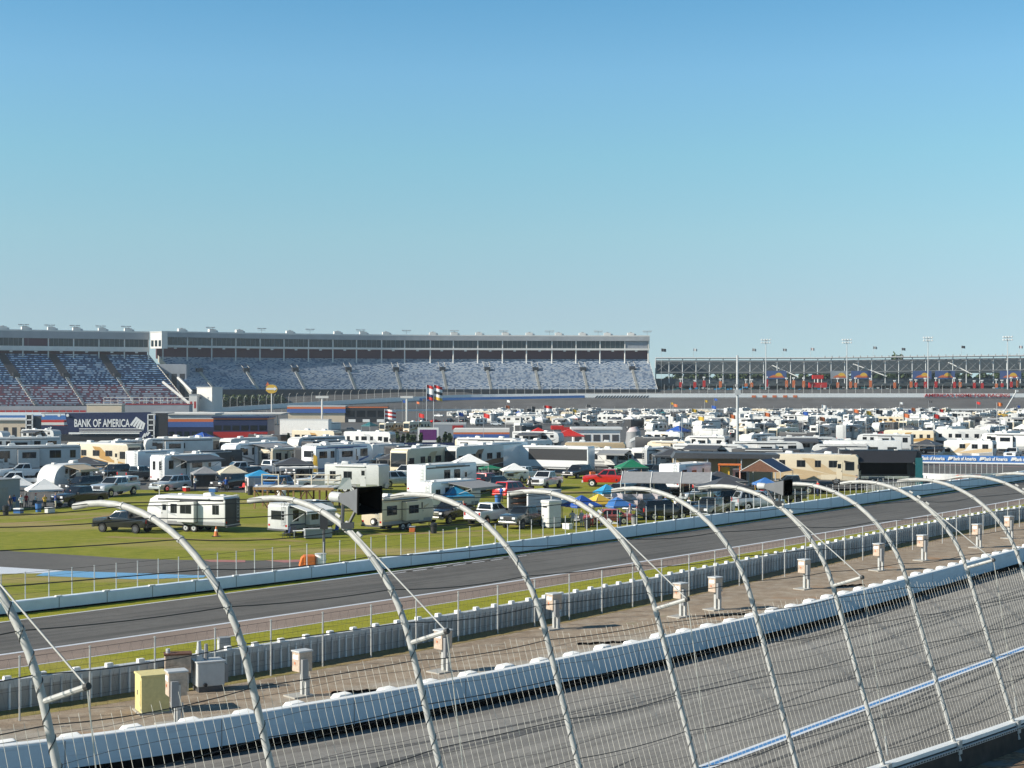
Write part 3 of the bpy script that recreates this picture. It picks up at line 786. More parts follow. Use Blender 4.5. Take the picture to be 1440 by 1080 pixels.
for nm, pts_, wd_ in (('worn_track', [(150, 755), (210, 757), (290, 759), (360, 757), (430, 762)], 1.5), ('worn_track', [(0, 737), (70, 733), (140, 727), (200, 716)], 1.2), ('worn_track', [(500, 752), (570, 751), (640, 748), (700, 746)], 1.3)):
    line(nm, resample([at(*q) for q in pts_], n=30), wd_, .009, 'worn_grass')
# road course straight
sheet('dirt_verge', inner, bar1, .0, 'dirt', 2)
sheet('dry_grass_strip', shift(bar1, 1.7), shift(bar1, -.1), .005, 'worn_verge', 2)
sheet('verge_grass', shift(bar1, -.2), wl1, .004, 'verge_grass', 2)
sheet('brown_runoff', wl1, wl2, .008, 'brown_runoff', 2)
sheet('road_track', wl2, wl3, .008, 'asphalt_road', 4)
sheet('verge_grass', wl3, shift(bar2, .05), .004, 'verge_grass')
line('white_edge_line', wl1, .13, .016, 'line_white')
line('white_edge_line', wl2, .34, .016, 'line_white')
line('white_edge_line', wl3, .24, .016, 'line_white')
w3 = resample(wl3, n=400)
def nearest(P, x):
    return min(range(len(P)), key=lambda i: abs(720 + F * P[i].x / P[i].y - x))
i0, i1 = nearest(w3, 455), nearest(w3, 545)
sheet('blue_kerb', shift(w3[i0:i1], -.1), [a.lerp(b, .75 if 4 < k < (i1 - i0 - 6) else .2) for k, (a, b) in enumerate(zip(shift(w3[i0:i1], -.15), shift(w3[i0:i1], -1.1)))], .014, 'kerb_blue')
for x in (552, 580, 608, 634, 660, 690, 716):
    i = nearest(w3, x); seg = w3[i - 2:i + 3]
    line('white_dash', shift(seg, .9), .16, .017, 'line_white')
# ================================================================ banked near track, its walls and the catch fence
FP = [-5.48165, 20.83864, .5525446, .0136099, 4.997362, -.0436341, .3146499, 4.992828, 3.792393, 1.489758, .0001992, -.0002666]
x0_, y0_, th_, k_, zb_, zs_, al_, l1_, rr_, ph_, zq_, kk_ = FP
def fence_base():
    """path of the outer wall top: list of (s, point, heading)"""
    out = []; ds = .1; s = -14.0
    def cur(s): return k_ + 2 * kk_ * s if s < 34 else -.0035
    th = th_; x, y = x0_, y0_; fw = []
    z = zb_
    def slope(s): return zs_ + 2 * zq_ * s if s < 38 else -.022
    s = 0.0; pts = [(0.0, Vector((x, y, z)), th)]
    while s < 90:
        x += math.sin(th) * ds; y += math.cos(th) * ds; z += slope(s) * ds; th += cur(s) * ds; s += ds
        pts.append((s, Vector((x, y, max(z, 2.2))), th))
    th = th_; x, y, z, s = x0_, y0_, zb_, 0.0; pre = []
    while s > -16:
        x -= math.sin(th) * ds; y -= math.cos(th) * ds; z -= slope(s) * ds; th -= cur(s) * ds; s -= ds
        pre.append((s, Vector((x, y, z)), th))
    return pre[::-1] + pts
FB = fence_base(); FS0 = FB[0][0]
def fb(s):
    i = min(len(FB) - 2, max(0, int((s - FS0) / .1))); t_ = (s - FB[i][0]) / .1
    return FB[i][1].lerp(FB[i + 1][1], t_), FB[i][2] + (FB[i + 1][2] - FB[i][2]) * t_
def fpt(s, q, off=0.0):
    """point on the fence at arc length s along the wall and q up the curved post; off moves it to the stand side"""
    p, th = fb(s); nx, ny = -math.cos(th), math.sin(th)
    if q <= l1_: u, z, a = q * math.sin(al_), q * math.cos(al_), al_
    else:
        b = (q - l1_) / rr_; a = al_ + b
        u = l1_ * math.sin(al_) + rr_ * (math.cos(al_) - math.cos(a)); z = l1_ * math.cos(al_) + rr_ * (math.sin(a) - math.sin(al_))
    u -= off * math.cos(a); z += off * math.sin(a)
    return Vector((p.x + nx * u, p.y + ny * u, p.z + z))
QT = l1_ + rr_ * ph_
SP = [-4.2 + 4.2 * i for i in range(16)]
for i, ex in {7: .15, 8: .25, 9: .5, 10: 1.2, 11: 1.9, 12: 2.2, 13: 2.6, 14: 3.2}.items(): SP[i + 1] += ex
outer = [Vector((fb(s)[0].x, fb(s)[0].y, fb(s)[0].z - 1.05)) for s in np.linspace(-15, 88, 110)]
inn = resample(inner, n=109)
trk = MB('race_track')
A = inn; B = outer
# match by projecting so the two edges run side by side
dirs = [(B[min(i + 1, 109)] - B[max(0, i - 1)]).normalized() for i in range(110)]
def foot(p, d):
    n = Vector((-d.y, d.x, 0)); best = min(A, key=lambda a: abs((a - p).xy.dot(d.xy))); return best
Ai = resample([a for a in inner], n=109)
trk.loft(up(shift(Ai, -.3), 0), B, 'asphalt_track', 10)
ro = trk.build('race_track'); tag(ro, kind='structure')
for p in ro.data.polygons: p.use_smooth = True
def track_pt(x, y):
    """the spot on the banked surface seen at photo pixel x, y"""
    from mathutils.bvhtree import BVHTree
    if not hasattr(track_pt, 'b'): track_pt.b = BVHTree.FromObject(ro, bpy.context.evaluated_depsgraph_get())
    h = track_pt.b.ray_cast(Vector((0, 0, CH)), Vector(((x - 720) / F, 1, (YH - y) / F)).normalized())
    return h[0]
ln = [track_pt(x, y) for x, y in [(905, 1112), (1000, 1076), (1120, 1030), (1245, 985), (1330, 953), (1440, 912), (1520, 882)]]
ln = [p for p in ln if p]
if len(ln) > 3:
    X = np.array([p.x for p in ln]); c1 = np.poly1d(np.polyfit(X, [p.y for p in ln], 2)); c2 = np.poly1d(np.polyfit(X, [p.z for p in ln], 1))
    L = []
    for x in np.linspace(X.min() - 5, X.max() + 12, 90): L.append(Vector((x, float(c1(x)), 0)))
    def onto(p):
        h = track_pt.b.ray_cast(Vector((p.x, p.y, 30)), Vector((0, 0, -1)))
        return h[0] if h[0] else Vector((p.x, p.y, 2))
    for nm, a, b, mt, dz in (('white_lane_line', -.30, -.12, 'line_white', .02), ('blue_lane_line', -.12, .12, 'line_blue', .02), ('white_lane_line', .12, .30, 'line_white', .02)):
        pa = [onto(q) + Vector((0, 0, dz)) for q in shift(L, a)]; pb = [onto(q) + Vector((0, 0, dz)) for q in shift(L, b)]
        tag(MB(nm).loft(pa, pb, mt).build(nm), kind='structure')
# tyre rubber laid down along the banking
def lane(i, t_):
    a = min(108, max(0, int(i))); f_ = i - a
    return Ai[a].lerp(Ai[min(109, a + 1)], f_).lerp(B[a].lerp(B[min(109, a + 1)], f_), t_)
rk = random.Random(77)
for n_ in range(34):
    i_0 = rk.uniform(4, 70); ln_ = rk.uniform(8, 34); t_0 = rk.uniform(.08, .92); dr = rk.uniform(-.16, .16); wv = rk.uniform(0, .012); wd_ = rk.uniform(.05, .13)
    pts = []
    for j in range(31):
        u = j / 30; pts.append(lane(i_0 + ln_ * u, min(.97, max(.03, t_0 + dr * u + wv * math.sin(u * 9 + n_)))))
    pts = [onto(p) + Vector((0, 0, .013)) for p in pts]
    wds = [wd_ * min(1, 6 * min(u, 1 - u) + .1) for u in [j / 30 for j in range(31)]]
    sd_ = sides(pts)
    tag(MB('rubber_mark').loft([p - s * w_ for (p, s), w_ in zip(sd_, wds)], [p + s * w_ for (p, s), w_ in zip(sd_, wds)], 'rubber_mark').build('rubber_mark'), kind='structure')
# outer concrete wall (its back is what the corner of the picture shows) and the walkway behind it
root = empty('outer_wall', fb(0)[0]); root.location = (0, 0, 0)
tag(root, 'white topped concrete outer wall that carries the curved catch fence', 'wall')
pth = [(fb(s)[0], Vector((math.cos(fb(s)[1]), -math.sin(fb(s)[1]), 0))) for s in np.linspace(-15, 88, 104)]
MB().sweep(pth, [(-.10, -1.3), (.24, -1.3), (.16, -.20), (.12, -.081), (-.12, -.081), (-.14, -1.0)], 'wall_back_shaded').build('wall_body', root)  # near-black brown puts the shadow on the wall's back into the concrete's colour
MB().sweep(pth, [(-.13, -.08), (.13, -.08), (.13, .03), (-.13, .03)], 'barrier_white').build('coping', root)
mb = MB('cable_trough'); mb.sweep(pth, [(.145, -.20), (.22, -.20), (.22, -.12), (.145, -.12)], 'light_grey')
mb.build('cable_trough', root)
mb = MB('vent_slot')
for s in np.arange(0, 60, .17):
    p, th = fb(s); n = Vector((math.cos(th), -math.sin(th), 0)); tt = Vector((math.sin(th), math.cos(th), 0))
    mb.obox(p + n * .223 + Vector((0, 0, -.16)), tt * .05, n * .006, .022, 'charcoal')
mb.build('vent_slot', root)
wk = MB('walkway'); a = [p + s * .22 + Vector((0, 0, -.82)) for p, s in pth]; b = [p + s * 1.7 + Vector((0, 0, -.80)) for p, s in pth]; c = [p + s * 9 + Vector((0, 0, -.72)) for p, s in pth]
wk.loft(a, b, 'debris_ground', 2); wk.loft(b, c, 'concrete', 1)
tag(wk.build('walkway'), kind='structure')
# inner white wall with foam blocks behind it
root = empty('soft_wall'); tag(root, 'long white soft wall along the inside of the near track, rounded foam blocks behind it', 'barrier', None)
ip = sides(resample(inner, n=110))
MB().sweep(ip, [(.0, .40), (.0, 1.42), (-.02, 1.44), (-.02, .40)], 'soft_wall_shaded').build('face', root)
MB().sweep(ip, [(-.021, .40), (-.021, 1.46), (-.05, 1.49), (-.42, 1.49), (-.42, .40)], 'barrier_white').build('wall_top', root)
MB().sweep(ip, [(-.16, -.05), (-.16, .41), (-.40, .41), (-.40, -.05)], 'matt_black').build('shaded_gap_foot', root)  # black of the shaded gap under the face put into this foot's colour
sm_ = MB('joint')
for i, (p, s) in enumerate(sides(resample(inner, step=6.1))):
    d = Vector((-s.y, s.x, 0)); sm_.obox(p + s * .004 + Vector((0, 0, .87)), d * .018, s * .004, .55, 'mid_grey')
sm_.build('joint', root)
for i, (p, s) in enumerate(sides(resample(inner, step=2.32))[:96]):
    d = Vector((-s.y, s.x, 0)); fbk = MB('foam_block'); e = rnd.uniform(-.04, .06)
    c_ = p - s * .72
    prof = [(-.46, .2), (-.46, 1.36 + e), (-.30, 1.51 + e), (.28, 1.53 + e), (.46, 1.36 + e), (.46, .2)]
    v = [c_ + d * u + s * q + Vector((0, 0, z)) for q in (-.26, .26) for u, z in prof]
    n = 6; fbk.add(v, [tuple(range(n)), tuple(range(2 * n - 1, n - 1, -1))] + [(k, k + n, (k + 1) % n + n, (k + 1) % n) for k in range(n)], 'white_cloth')
    fbk.bev = .05; fbk.sm = True; fbk.build('foam_block', root)
# catch fence
root = empty('catch_fence'); tag(root, 'tall catch fence of curved grey steel posts with wire mesh leaning over the near track', 'fence')
for s in SP:
    mb = MB('post'); mb.sm = True
    mb.tube([fpt(s, q) for q in [-.55, 0, 1.2, 2.4, 3.6, 4.4, l1_] + list(np.linspace(l1_, QT, 16)[1:])], .064, 'post_paint', 10)
    b_ = fpt(s, -.35); p, th = fb(s); n = Vector((math.cos(th), -math.sin(th), 0)); tt = Vector((math.sin(th), math.cos(th), 0))
    mb.obox(p + n * .17 + Vector((0, 0, -.12)), tt * .11, n * .035, .2, 'post_paint')
    po = mb.build('post', root)
    hx = MB('wire_lacing'); q0 = 0; pts = []
    for j in range(240):
        q = .1 + j * (6.6 / 240); a = q * 2 * math.pi / .42
        c0, c1 = fpt(s, q), fpt(s, q + .05); d = (c1 - c0).normalized()
        e1 = d.cross(tt).normalized(); e2 = d.cross(e1); pts.append(c0 + (e1 * math.cos(a) + e2 * math.sin(a)) * .069)
    hx.tube(pts, .0085, 'dark_wire', 3, False); hx.build('wire_lacing', po)
    for q in (5.4, 6.1, 6.9, 7.7, 8.5, 9.3): MB('cable_clamp').cyl(fpt(s, q), fpt(s, q + .1) - fpt(s, q), .075, .045, 'post_paint', 8).build('cable_clamp', po)
for i in range(1, 16, 2):
    s = SP[i]; a = fpt(s, l1_); e = fpt(s, l1_, .95); e.z += .02
    mb = MB('strut'); mb.tube([a, e], .046, 'post_paint', 8); mb.cyl(e, e - a, .055, .08, 'dark_wire', 8); mb.build('strut', root)
    mb = MB('tie_rod'); mb.tube([e, fpt(s, 7.6, .06)], .017, 'post_paint', 6)
    mb.tube([e, fpt(s, .25, .2)], .011, 'wire', 5); mb.tube([fpt(s, .25, .2), fpt(s, .75, .3)], .03, 'post_paint', 6)
    mb.build('tie_rod', root)
    for q in (7.55, 7.75): pass
    for q in (7.4, 7.75, 8.05): MB('turnbuckle').cyl(fpt(s, q, .12), fpt(s, q + .1) - fpt(s, q), .035, .13, 'post_paint', 6).build('turnbuckle', root)
for k, q in enumerate((.4, 1.25, 2.1, 2.95, 3.8, 4.65, 5.4, 6.1, 6.9, 7.7, 8.5, 9.3, 10.2)):
    pts = []
    for i in range(15):
        for j in range(6):
            s = SP[i] + (SP[i + 1] - SP[i]) * j / 6; f_ = j / 6
            p = fpt(s, q); p.z -= .09 * 4 * f_ * (1 - f_) * (.6 + .5 * math.sin(i * 2.7 + k)); pts.append(p)
    mb = MB('cable'); mb.tube(pts, .0092, 'dark_wire', 4, False); mb.build('cable', root)
mb = MB('wire_mesh')
for s in np.arange(-4.2, SP[-1], .2):
    jit = rnd.uniform(-.02, .02)
    top = 4.75 + rnd.uniform(-.1, .05)
    mb.tube([fpt(s + jit + .012 * math.sin(3 * q + s), q, -.02) for q in np.linspace(.08, top, 7)], .0042, 'wire', 3, False)
for q in np.arange(.3, 4.7, .42):
    mb.tube([fpt(s, q + .03 * math.sin(s * 1.7 + q * 9), -.015) for s in np.arange(-4.2, SP[-1], 1.05)], .0042, 'dark_wire', 3, False)
mb.build('wire_mesh', root)
mat('horn_grey', (.13, .135, .145), .5)
# horn loudspeakers clamped to two of the posts
def horn(s, q, axis, label, sc=1.0, lift=.36, dx=0.0):
    base = fpt(s, q, .08); ax = Vector(axis).normalized(); sd = ax.cross(Vector((0, 0, 1))).normalized(); upv = sd.cross(ax)
    c = base + Vector((-.06 + dx, 0, lift))
    r = empty('horn_loudspeaker', base)
    inv = Matrix.Translation(-base)
    def ring(d, hw, hh): return [c + ax * d * sc + sd * i * hw * sc + upv * j * hh * sc - base for i, j in ((-1, -1), (1, -1), (1, 1), (-1, 1))]
    rings = [ring(-.50, .06, .06), ring(-.38, .10, .10), ring(-.1, .17, .15), ring(.2, .27, .22), ring(.32, .31, .25)]
    mb = MB('horn'); vs = sum(rings, [])
    mb.add(vs, [(i * 4 + k, i * 4 + (k + 1) % 4, (i + 1) * 4 + (k + 1) % 4, (i + 1) * 4 + k) for i in range(4) for k in range(4)] + [(3, 2, 1, 0)], 'horn_grey'); mb.sm = False; mb.build('horn', r)
    m2 = MB('mouth'); ri = [ring(.325, .33, .27), ring(.36, .33, .27), ring(.36, .29, .235), ring(-.05, .1, .09)]
    m2.add(sum(ri, []), [(i * 4 + k, i * 4 + (k + 1) % 4, (i + 1) * 4 + (k + 1) % 4, (i + 1) * 4 + k) for i in range(3) for k in range(4)] + [(12, 13, 14, 15)], 'matt_black'); m2.build('mouth', r)
    m3 = MB('driver'); cc = c - ax * .62 * sc - base
    m3.tube([cc - ax * .13 * sc, cc - ax * .10 * sc, cc + ax * .06 * sc, cc + ax * .16 * sc], .11 * sc, 'light_grey', 14, True, .10 * sc); m3.sm = True; m3.bev = .03; m3.build('driver', r)
    m4 = MB('bracket')
    for d in (-.42, .05): m4.tube([c + ax * d * sc - base + Vector((0, 0, -.08)), Vector((d * .25, 0, 0))], .035, 'dark_grey', 6)
    m4.box(-.12, .12, -.1, .1, -.06, .06, 'dark_grey'); m4.build('bracket', r)
    tag(r, label, 'loudspeaker')
horn(SP[3], 7.75, (.76, -.65, -.02), 'big grey horn loudspeaker with a black mouth on the third curved post', 1.0, .52, .26)
horn(SP[7], 7.85, (.82, -.57, -.02), 'smaller looking horn loudspeaker farther along the fence, clamped near the cream motorhome', .86, .46, .05)
# ---------------- barrier and chain link fence beside the dirt
root = empty('panel_barrier'); tag(root, 'grey ribbed panel barrier with white caps between the dirt and the verge grass', 'barrier')
bp = sides(resample(bar1, n=120))
MB().sweep(bp, [(0, 0), (.02, 1.28), (-.35, 1.28), (-.42, 0)], 'barrier_grey').build('panel', root)
MB().sweep(bp, [(.03, .98), (.05, 1.32), (-.38, 1.32), (-.36, .98)], 'light_grey').build('rail', root)
mb = MB('rib')
for p, s in sides(resample(bar1, step=.48)):
    d = Vector((-s.y, s.x, 0)); mb.obox(p + s * .05 + Vector((0, 0, .60)), d * .035, s * .05, .58, 'white_cloth' if rnd.random() < .4 else 'light_grey')
mb.build('rib', root)
bb = resample(bar1, step=1.62)
for p, s in sides(bb)[:98]:
    mb = MB('cap'); mb.bev = .04; mb.obox(p - s * .14 + Vector((0, 0, 1.38)), Vector((-s.y, s.x, 0)) * .17, s * .13, .12, 'white_cloth'); mb.build('cap', root)
def chain_fence(name, base, h, step, label, zoff=None, wires=(.5, 1.0, 1.5), post_r=.035, mesh_step=.6, wmat='dark_wire', pm='steel', limit=98, r_w=.006):
    r = empty(name); tag(r, label, 'fence')
    pts = resample(base, step=step)[:limit]
    for p in pts:
        z = zoff(p) if zoff else 0
        mb = MB('post'); mb.tube([p + Vector((0, 0, z)), p + Vector((0, 0, z + h))], post_r, pm, 6)
        mb.cyl(p + Vector((0, 0, z + h + .02)), (0, 0, 1), post_r * 1.35, .05, pm, 6); mb.build('post', r)
    for q in wires:
        mb = MB('wire'); mb.tube([p + Vector((0, 0, (zoff(p) if zoff else 0) + q)) for p in pts], r_w if q < wires[-1] else r_w * 1.6, wmat, 4, False); mb.build('wire', r)
    if mesh_step:
        mb = MB('mesh'); fine = resample(pts, step=mesh_step)
        for a, b in zip(fine, fine[1:]):
            za = zoff(a) if zoff else 0
            mb.tube([a + Vector((0, 0, za + .05)), b + Vector((0, 0, za + h - .05))], .0035, wmat, 3, False)
            mb.tube([b + Vector((0, 0, za + .05)), a + Vector((0, 0, za + h - .05))], .0035, wmat, 3, False)
        mb.build('mesh', r)
    return r
chain_fence('chain_link_fence', fence1, 2.75, 3.35, 'tall chain link fence on round posts in the dirt beside the grey panel barrier', wires=(.6, 1.3, 2.0, 2.7), post_r=.042)
# road barrier
T2 = [((0, 851), (0, 869)), ((131, 834), (131, 851.5)), ((305, 813), (305, 828)), ((457, 794), (457, 813)), ((627, 775), (627, 792)), ((870, 741), (870, 760)), ((1080, 714), (1080, 729)), ((1275, 687), (1275, 702))]
hx_, hy_ = [], []
for (a, b), (c, d) in T2:
    p = at(c, d); hx_.append(p.x); hy_.append(CH - (b - YH) * p.y / F)
hpoly = np.poly1d(np.polyfit(hx_, hy_, 1))
def bh(p): return float(min(max(hpoly(p.x), .75), 1.45))
root = empty('road_barrier'); tag(root, 'long pale blue barrier of joined sections along the infield side of the road', 'barrier')
b2 = sides(resample(bar2, n=130)); mb = MB('section'); rows = []
prof = lambda h: [(0, .12), (0, h - .05), (-.05, h), (-.6, h), (-.6, 0)]
vs_, fs_ = [], []
for p, s in b2:
    for u, z in prof(bh(p)): vs_.append(p + s * u + Vector((0, 0, z)))
for i in range(len(b2) - 1):
    for k in range(4): fs_.append((i * 5 + k, i * 5 + k + 1, (i + 1) * 5 + k + 1, (i + 1) * 5 + k))
mb.add(vs_, fs_, 'barrier_blue'); mb.build('face', root)
MB().sweep([(p, s) for p, s in b2], [(-.06, 0), (-.06, .13), (-.5, .13), (-.5, 0)], 'matt_black').build('foot', root)
jn = MB('joint')
for i, (p, s) in enumerate(sides(resample(bar2, step=3.45))[:99]):
    h = bh(p); d = Vector((-s.y, s.x, 0)); jn.obox(p + s * .004 + Vector((0, 0, h / 2 + .04)), d * .025, s * .005, h / 2 - .06, 'mid_grey')
    mb = MB('joint_cap'); mb.bev = .03; mb.obox(p - s * .1 + Vector((0, 0, h + .045)), d * .22, s * .12, .045, 'white_cloth'); mb.build('joint_cap', root)
jn.build('joint', root)
chain_fence('safety_fence', shift(bar2, -.75), 2.05, 1.62, 'thin post and wire safety fence rising behind the pale blue road barrier', zoff=lambda p: bh(p) * .55, wires=(.7, 1.2, 1.7, 2.02), post_r=.036, mesh_step=0, pm='light_grey', r_w=.007)
# ---------------- electrical pedestals and cabinets on the dirt
def pedestal(x, y, label, rz=R(40), sc=1.0, rust='rust_box'):
    k = Kit(); b = k.new('box', bev=.02); b.box(-.36, .36, -.30, .30, 1.15, 2.05, rust)
    k.new('lid', bev=.02).box(-.40, .40, -.34, .34, 2.05, 2.12, 'light_grey')
    k.new('notice').box(-.375, -.36, -.22, .22, 1.72, 1.92, 'white_cloth')
    k.new('red_label').box(-.38, -.36, .02, .09, 1.48, 1.58, 'stripe_orange')
    k.new('breaker_box', bev=.02).box(-.30, .0, -.48, -.30, .75, 1.75, 'mid_grey')
    p = k.new('post'); p.box(-.06, .08, -.40, -.28, 0, 1.6, 'steel'); p.box(-.08, .1, -.1, .06, 0, 1.2, 'steel')
    k.new('conduit').tube([(.16, -.33, 0), (.16, -.33, .9)], .035, 'steel', 6)
    k.new('pad').box(-.75, .35, -.5, .45, -.02, .07, 'concrete')
    r = k.tree('power_pedestal', at(x, y), rz + rnd.uniform(-.12, .12)); r.scale = (sc,) * 3
    tag(r, label, 'power pedestal', 'power pedestals along the dirt verge')
pl = [(425, 978, 'rusty cream power pedestal standing alone between the first two struts, nearest of the plain ones'), (623, 944, 'power pedestal right behind the strut of the third fence post'), (779, 884, 'power pedestal half hidden by the fourth full fence post'),
      (957, 867, 'power pedestal at the tip of the strut, wires hanging over its box'), (1006, 857, 'power pedestal just right of the strut tip, on a short grey post'), (1131, 828, 'tall power pedestal with a rusty stain on its side'),
      (1236, 802, 'power pedestal left of the sixth strut, halfway up the right side'), (1297, 788, 'slim pink power pedestal third from the right end of the row'), (1374, 770, 'power pedestal second from the right end of the row'), (1419, 757, 'last power pedestal at the right edge of the picture')]
for x, y, l in pl: pedestal(x, y, l)
pedestal(248, 1019, 'stained power pedestal beside the yellow cabinet', R(30), 1.1)
k = Kit(); k.new('cabinet_body', bev=.03).box(-.62, .62, -.62, .62, .06, 1.62, 'yellow_box'); k.new('lid', bev=.03).box(-.66, .66, -.66, .66, 1.62, 1.72, 'yellow_box')
k.new('pad').box(-.72, .72, -.72, .72, -.02, .07, 'concrete'); d = k.new('door'); d.box(-.64, -.62, -.5, .5, .15, 1.5, 'yellow_box'); k.new('handle', d).box(-.67, -.64, -.03, .03, .8, 1.0, 'mid_grey')
tag(k.tree('utility_cabinet', at(214, 1000), R(27)), 'pale yellow square utility cabinet on the dirt', 'cabinet')
k = Kit(); k.new('cabinet_body', bev=.03).box(-.6, .6, -.35, .35, .9, 1.75, 'rust_box'); k.new('lid').box(-.64, .64, -.4, .4, 1.75, 1.82, 'dark_wood'); k.new('leg').box(-.5, -.4, -.1, .1, 0, .9, 'steel'); k.new('leg').box(.4, .5, -.1, .1, 0, .9, 'steel')
k.new('vent_cap').cyl((-.45, 0, 1.9), (0, 0, 1), .1, .25, 'light_grey', 8)
tag(k.tree('switch_cabinet', at(250, 972), R(15)), 'pinkish rusty switch cabinet with a brown lid behind the yellow cabinet', 'cabinet')
k = Kit(); k.new('tank', bev=.05).box(-.65, .65, -.5, .5, .25, 1.35, 'light_grey'); k.new('lid', bev=.03).box(-.7, .7, -.55, .55, 1.35, 1.43, 'light_grey')
for y in (-.3, 0, .3): f = k.new('cooling_fin'); f.box(.65, .85, y - .06, y + .06, .35, 1.2, 'mid_grey')
k.new('bushing', sm=True).tube([(-.45, 0, 1.43), (-.45, 0, 2.35)], .17, 'light_grey', 10, True, .09); k.new('bushing', sm=True).tube([(-.05, .2, 1.43), (-.05, .2, 2.15)], .12, 'mid_grey', 8, True, .08)
k.new('drain_valve').cyl((-.3, -.55, .35), (0, 1, 0), .09, .12, 'charcoal', 8); k.new('skid').box(-.6, .6, -.5, .5, 0, .25, 'dark_grey')
tag(k.tree('transformer', at(293, 970), R(28)), 'grey finned transformer with upright bushings on the dirt', 'transformer')
k = Kit(); k.new('cabinet_body', bev=.02).box(-.28, .28, -.25, .25, .0, 1.85, 'mid_grey'); k.new('door').box(-.3, -.28, -.2, .2, .2, 1.7, 'light_grey')
tag(k.tree('control_cabinet', at(315, 948), R(25)), 'narrow tall grey control cabinet behind the finned transformer', 'cabinet')
for (a, b, l) in (((812, 907), (892, 903), 'thin black tube on the gravel behind the white soft wall, left of the struts'), ((990, 868), (1056, 864), 'thin black tube on the gravel below the pair of pedestals'), ((467, 976), (545, 971), 'thin black tube on the gravel below the third fence post'), ((1172, 826), (1215, 823), 'thin black tube on the gravel near the sixth post'), ((290, 1013), (338, 1007), 'short black tube on the gravel right of the yellow cabinet')):
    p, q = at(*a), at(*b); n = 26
    mb = MB('dark_tube'); mb.sm = True  # thin black tube laid along each dark dash on the dirt
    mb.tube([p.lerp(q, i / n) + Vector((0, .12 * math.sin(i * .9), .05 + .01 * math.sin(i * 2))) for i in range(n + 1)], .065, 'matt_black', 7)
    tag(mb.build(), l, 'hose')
# ================================================================ far banking, grandstands, poles
def xd(x, d, z): return Vector(((x - 720) / F * d, d, z))
def zat(y, d): return CH - (y - YH) * d / F
def smooth_path(ctrl, n=60):
    """ctrl: list of tuples sampled at even steps with Catmull-Rom"""
    c = [np.array(p, float) for p in ctrl]; c = [2 * c[0] - c[1]] + c + [2 * c[-1] - c[-2]]; out = []
    m = len(c) - 3
    for i in range(n + 1):
        u = m * i / n; k = min(int(u), m - 1); t_ = u - k; a, b, e, f = c[k:k + 4]
        out.append(.5 * ((2 * b) + (-a + e) * t_ + (2 * a - 5 * b + 4 * e - f) * t_ ** 2 + (-a + 3 * b - 3 * e + f) * t_ ** 3))
    return out
fo = [xd(x, d, zat(y, d)) for x, d, y in smooth_path([(60, 770, 588), (200, 805, 584.5), (300, 836, 581), (360, 862, 577), (460, 900, 571), (585, 935, 564.5), (720, 955, 560.6), (1080, 960, 559.8), (1440, 962, 559.8), (1750, 965, 559.8)], 90)]
fi = [at(x, y) for x, y in smooth_path([(20, 594), (140, 592), (240, 589), (320, 586), (420, 582), (560, 578.3), (710, 577.2), (1080, 577), (1440, 577), (1760, 577)], 90)]
o = MB('far_track').loft(fi, fo, 'asphalt_far', 6).build(); tag(o, kind='structure')
far_pts = sides(fo)
root = empty('far_wall'); tag(root, 'white outer wall of the far banking with red lettering along it', 'wall')
MB().sweep(far_pts, [(.0, -.2), (.0, .45), (-.4, .45), (-.4, -.2)], 'barrier_grey').build('lower_wall', root)
MB().sweep(far_pts, [(.15, .45), (.15, 3.0), (-.4, 3.0), (-.4, .45)], 'barrier_white').build('upper_wall', root)
def on_far(x, dz, off=.3):
    i = min(range(len(fo)), key=lambda i: abs(720 + F * fo[i].x / fo[i].y - x)); a, b = (fo[i], fo[i + 1]) if 720 + F * fo[i].x / fo[i].y <= x else (fo[i - 1], fo[i])
    xa, xb = 720 + F * a.x / a.y, 720 + F * b.x / b.y; p = a.lerp(b, (x - xa) / (xb - xa)); return p + Vector((0, -off, dz))
text("AMERICA'S HOME FOR RACING", 3.0, 'red_paint', root, loc=on_far(1360, 1.6, .7), off=.03, ext=.2, sx=1.3)
for x in (1060, 1075, 1089, 1104, 1118): 
    mb = MB('red_panel'); p = on_far(x, 1.0, .25); mb.box(p.x - 1.3, p.x + 1.3, p.y - .05, p.y, p.z - .6, p.z + .8, 'stripe_orange'); mb.build('red_panel', root)
def quad_panel(name, x0, x1, mt, z0, z1, par, slant=0):
    a, b = on_far(x0, z0, .25), on_far(x1, z0, .25); mb = MB(name); h = Vector((0, 0, z1 - z0)); sl_ = Vector((slant, 0, 0))
    mb.add([a, b, b + h + sl_, a + h + sl_], [(0, 1, 2, 3)], mt); mb.build(name, par)
quad_panel('banner_panel', 590, 822, 'banner_blue', .3, 1.9, root)
for i in range(18): quad_panel('hatch_stripe', 836 + i * 4.2, 838 + i * 4.2, 'charcoal', .1, 1.7, root, 1.6)
root = empty('far_catch_fence'); tag(root, 'far away catch fence standing on the outer wall below the grandstands', 'fence')
fp = resample(fo, step=5.6)[10:108]
for p, s in sides(fp):
    mb = MB('post'); mb.tube([p + Vector((0, 0, 2.6)), p + Vector((0, 0, 7.0)), p + s * .5 + Vector((0, 0, 8.2)), p + s * 1.6 + Vector((0, 0, 8.9))], .10, 'steel', 4); mb.build('post', root)
for q in (3.6, 5, 6.4, 7.6):
    mb = MB('cable'); mb.tube([p + Vector((0, 0, q)) for p in fp], .035, 'dark_wire', 3, False); mb.build('cable', root)
root = empty('inside_wall'); tag(root, 'low white wall along the inside edge of the far banking', 'wall')
ifp = sides([p for p in fi[18:]]); MB().sweep(ifp, [(.4, -.1), (.4, 1.0), (0, 1.0), (0, -.1)], 'barrier_white').build('wall_body', root)
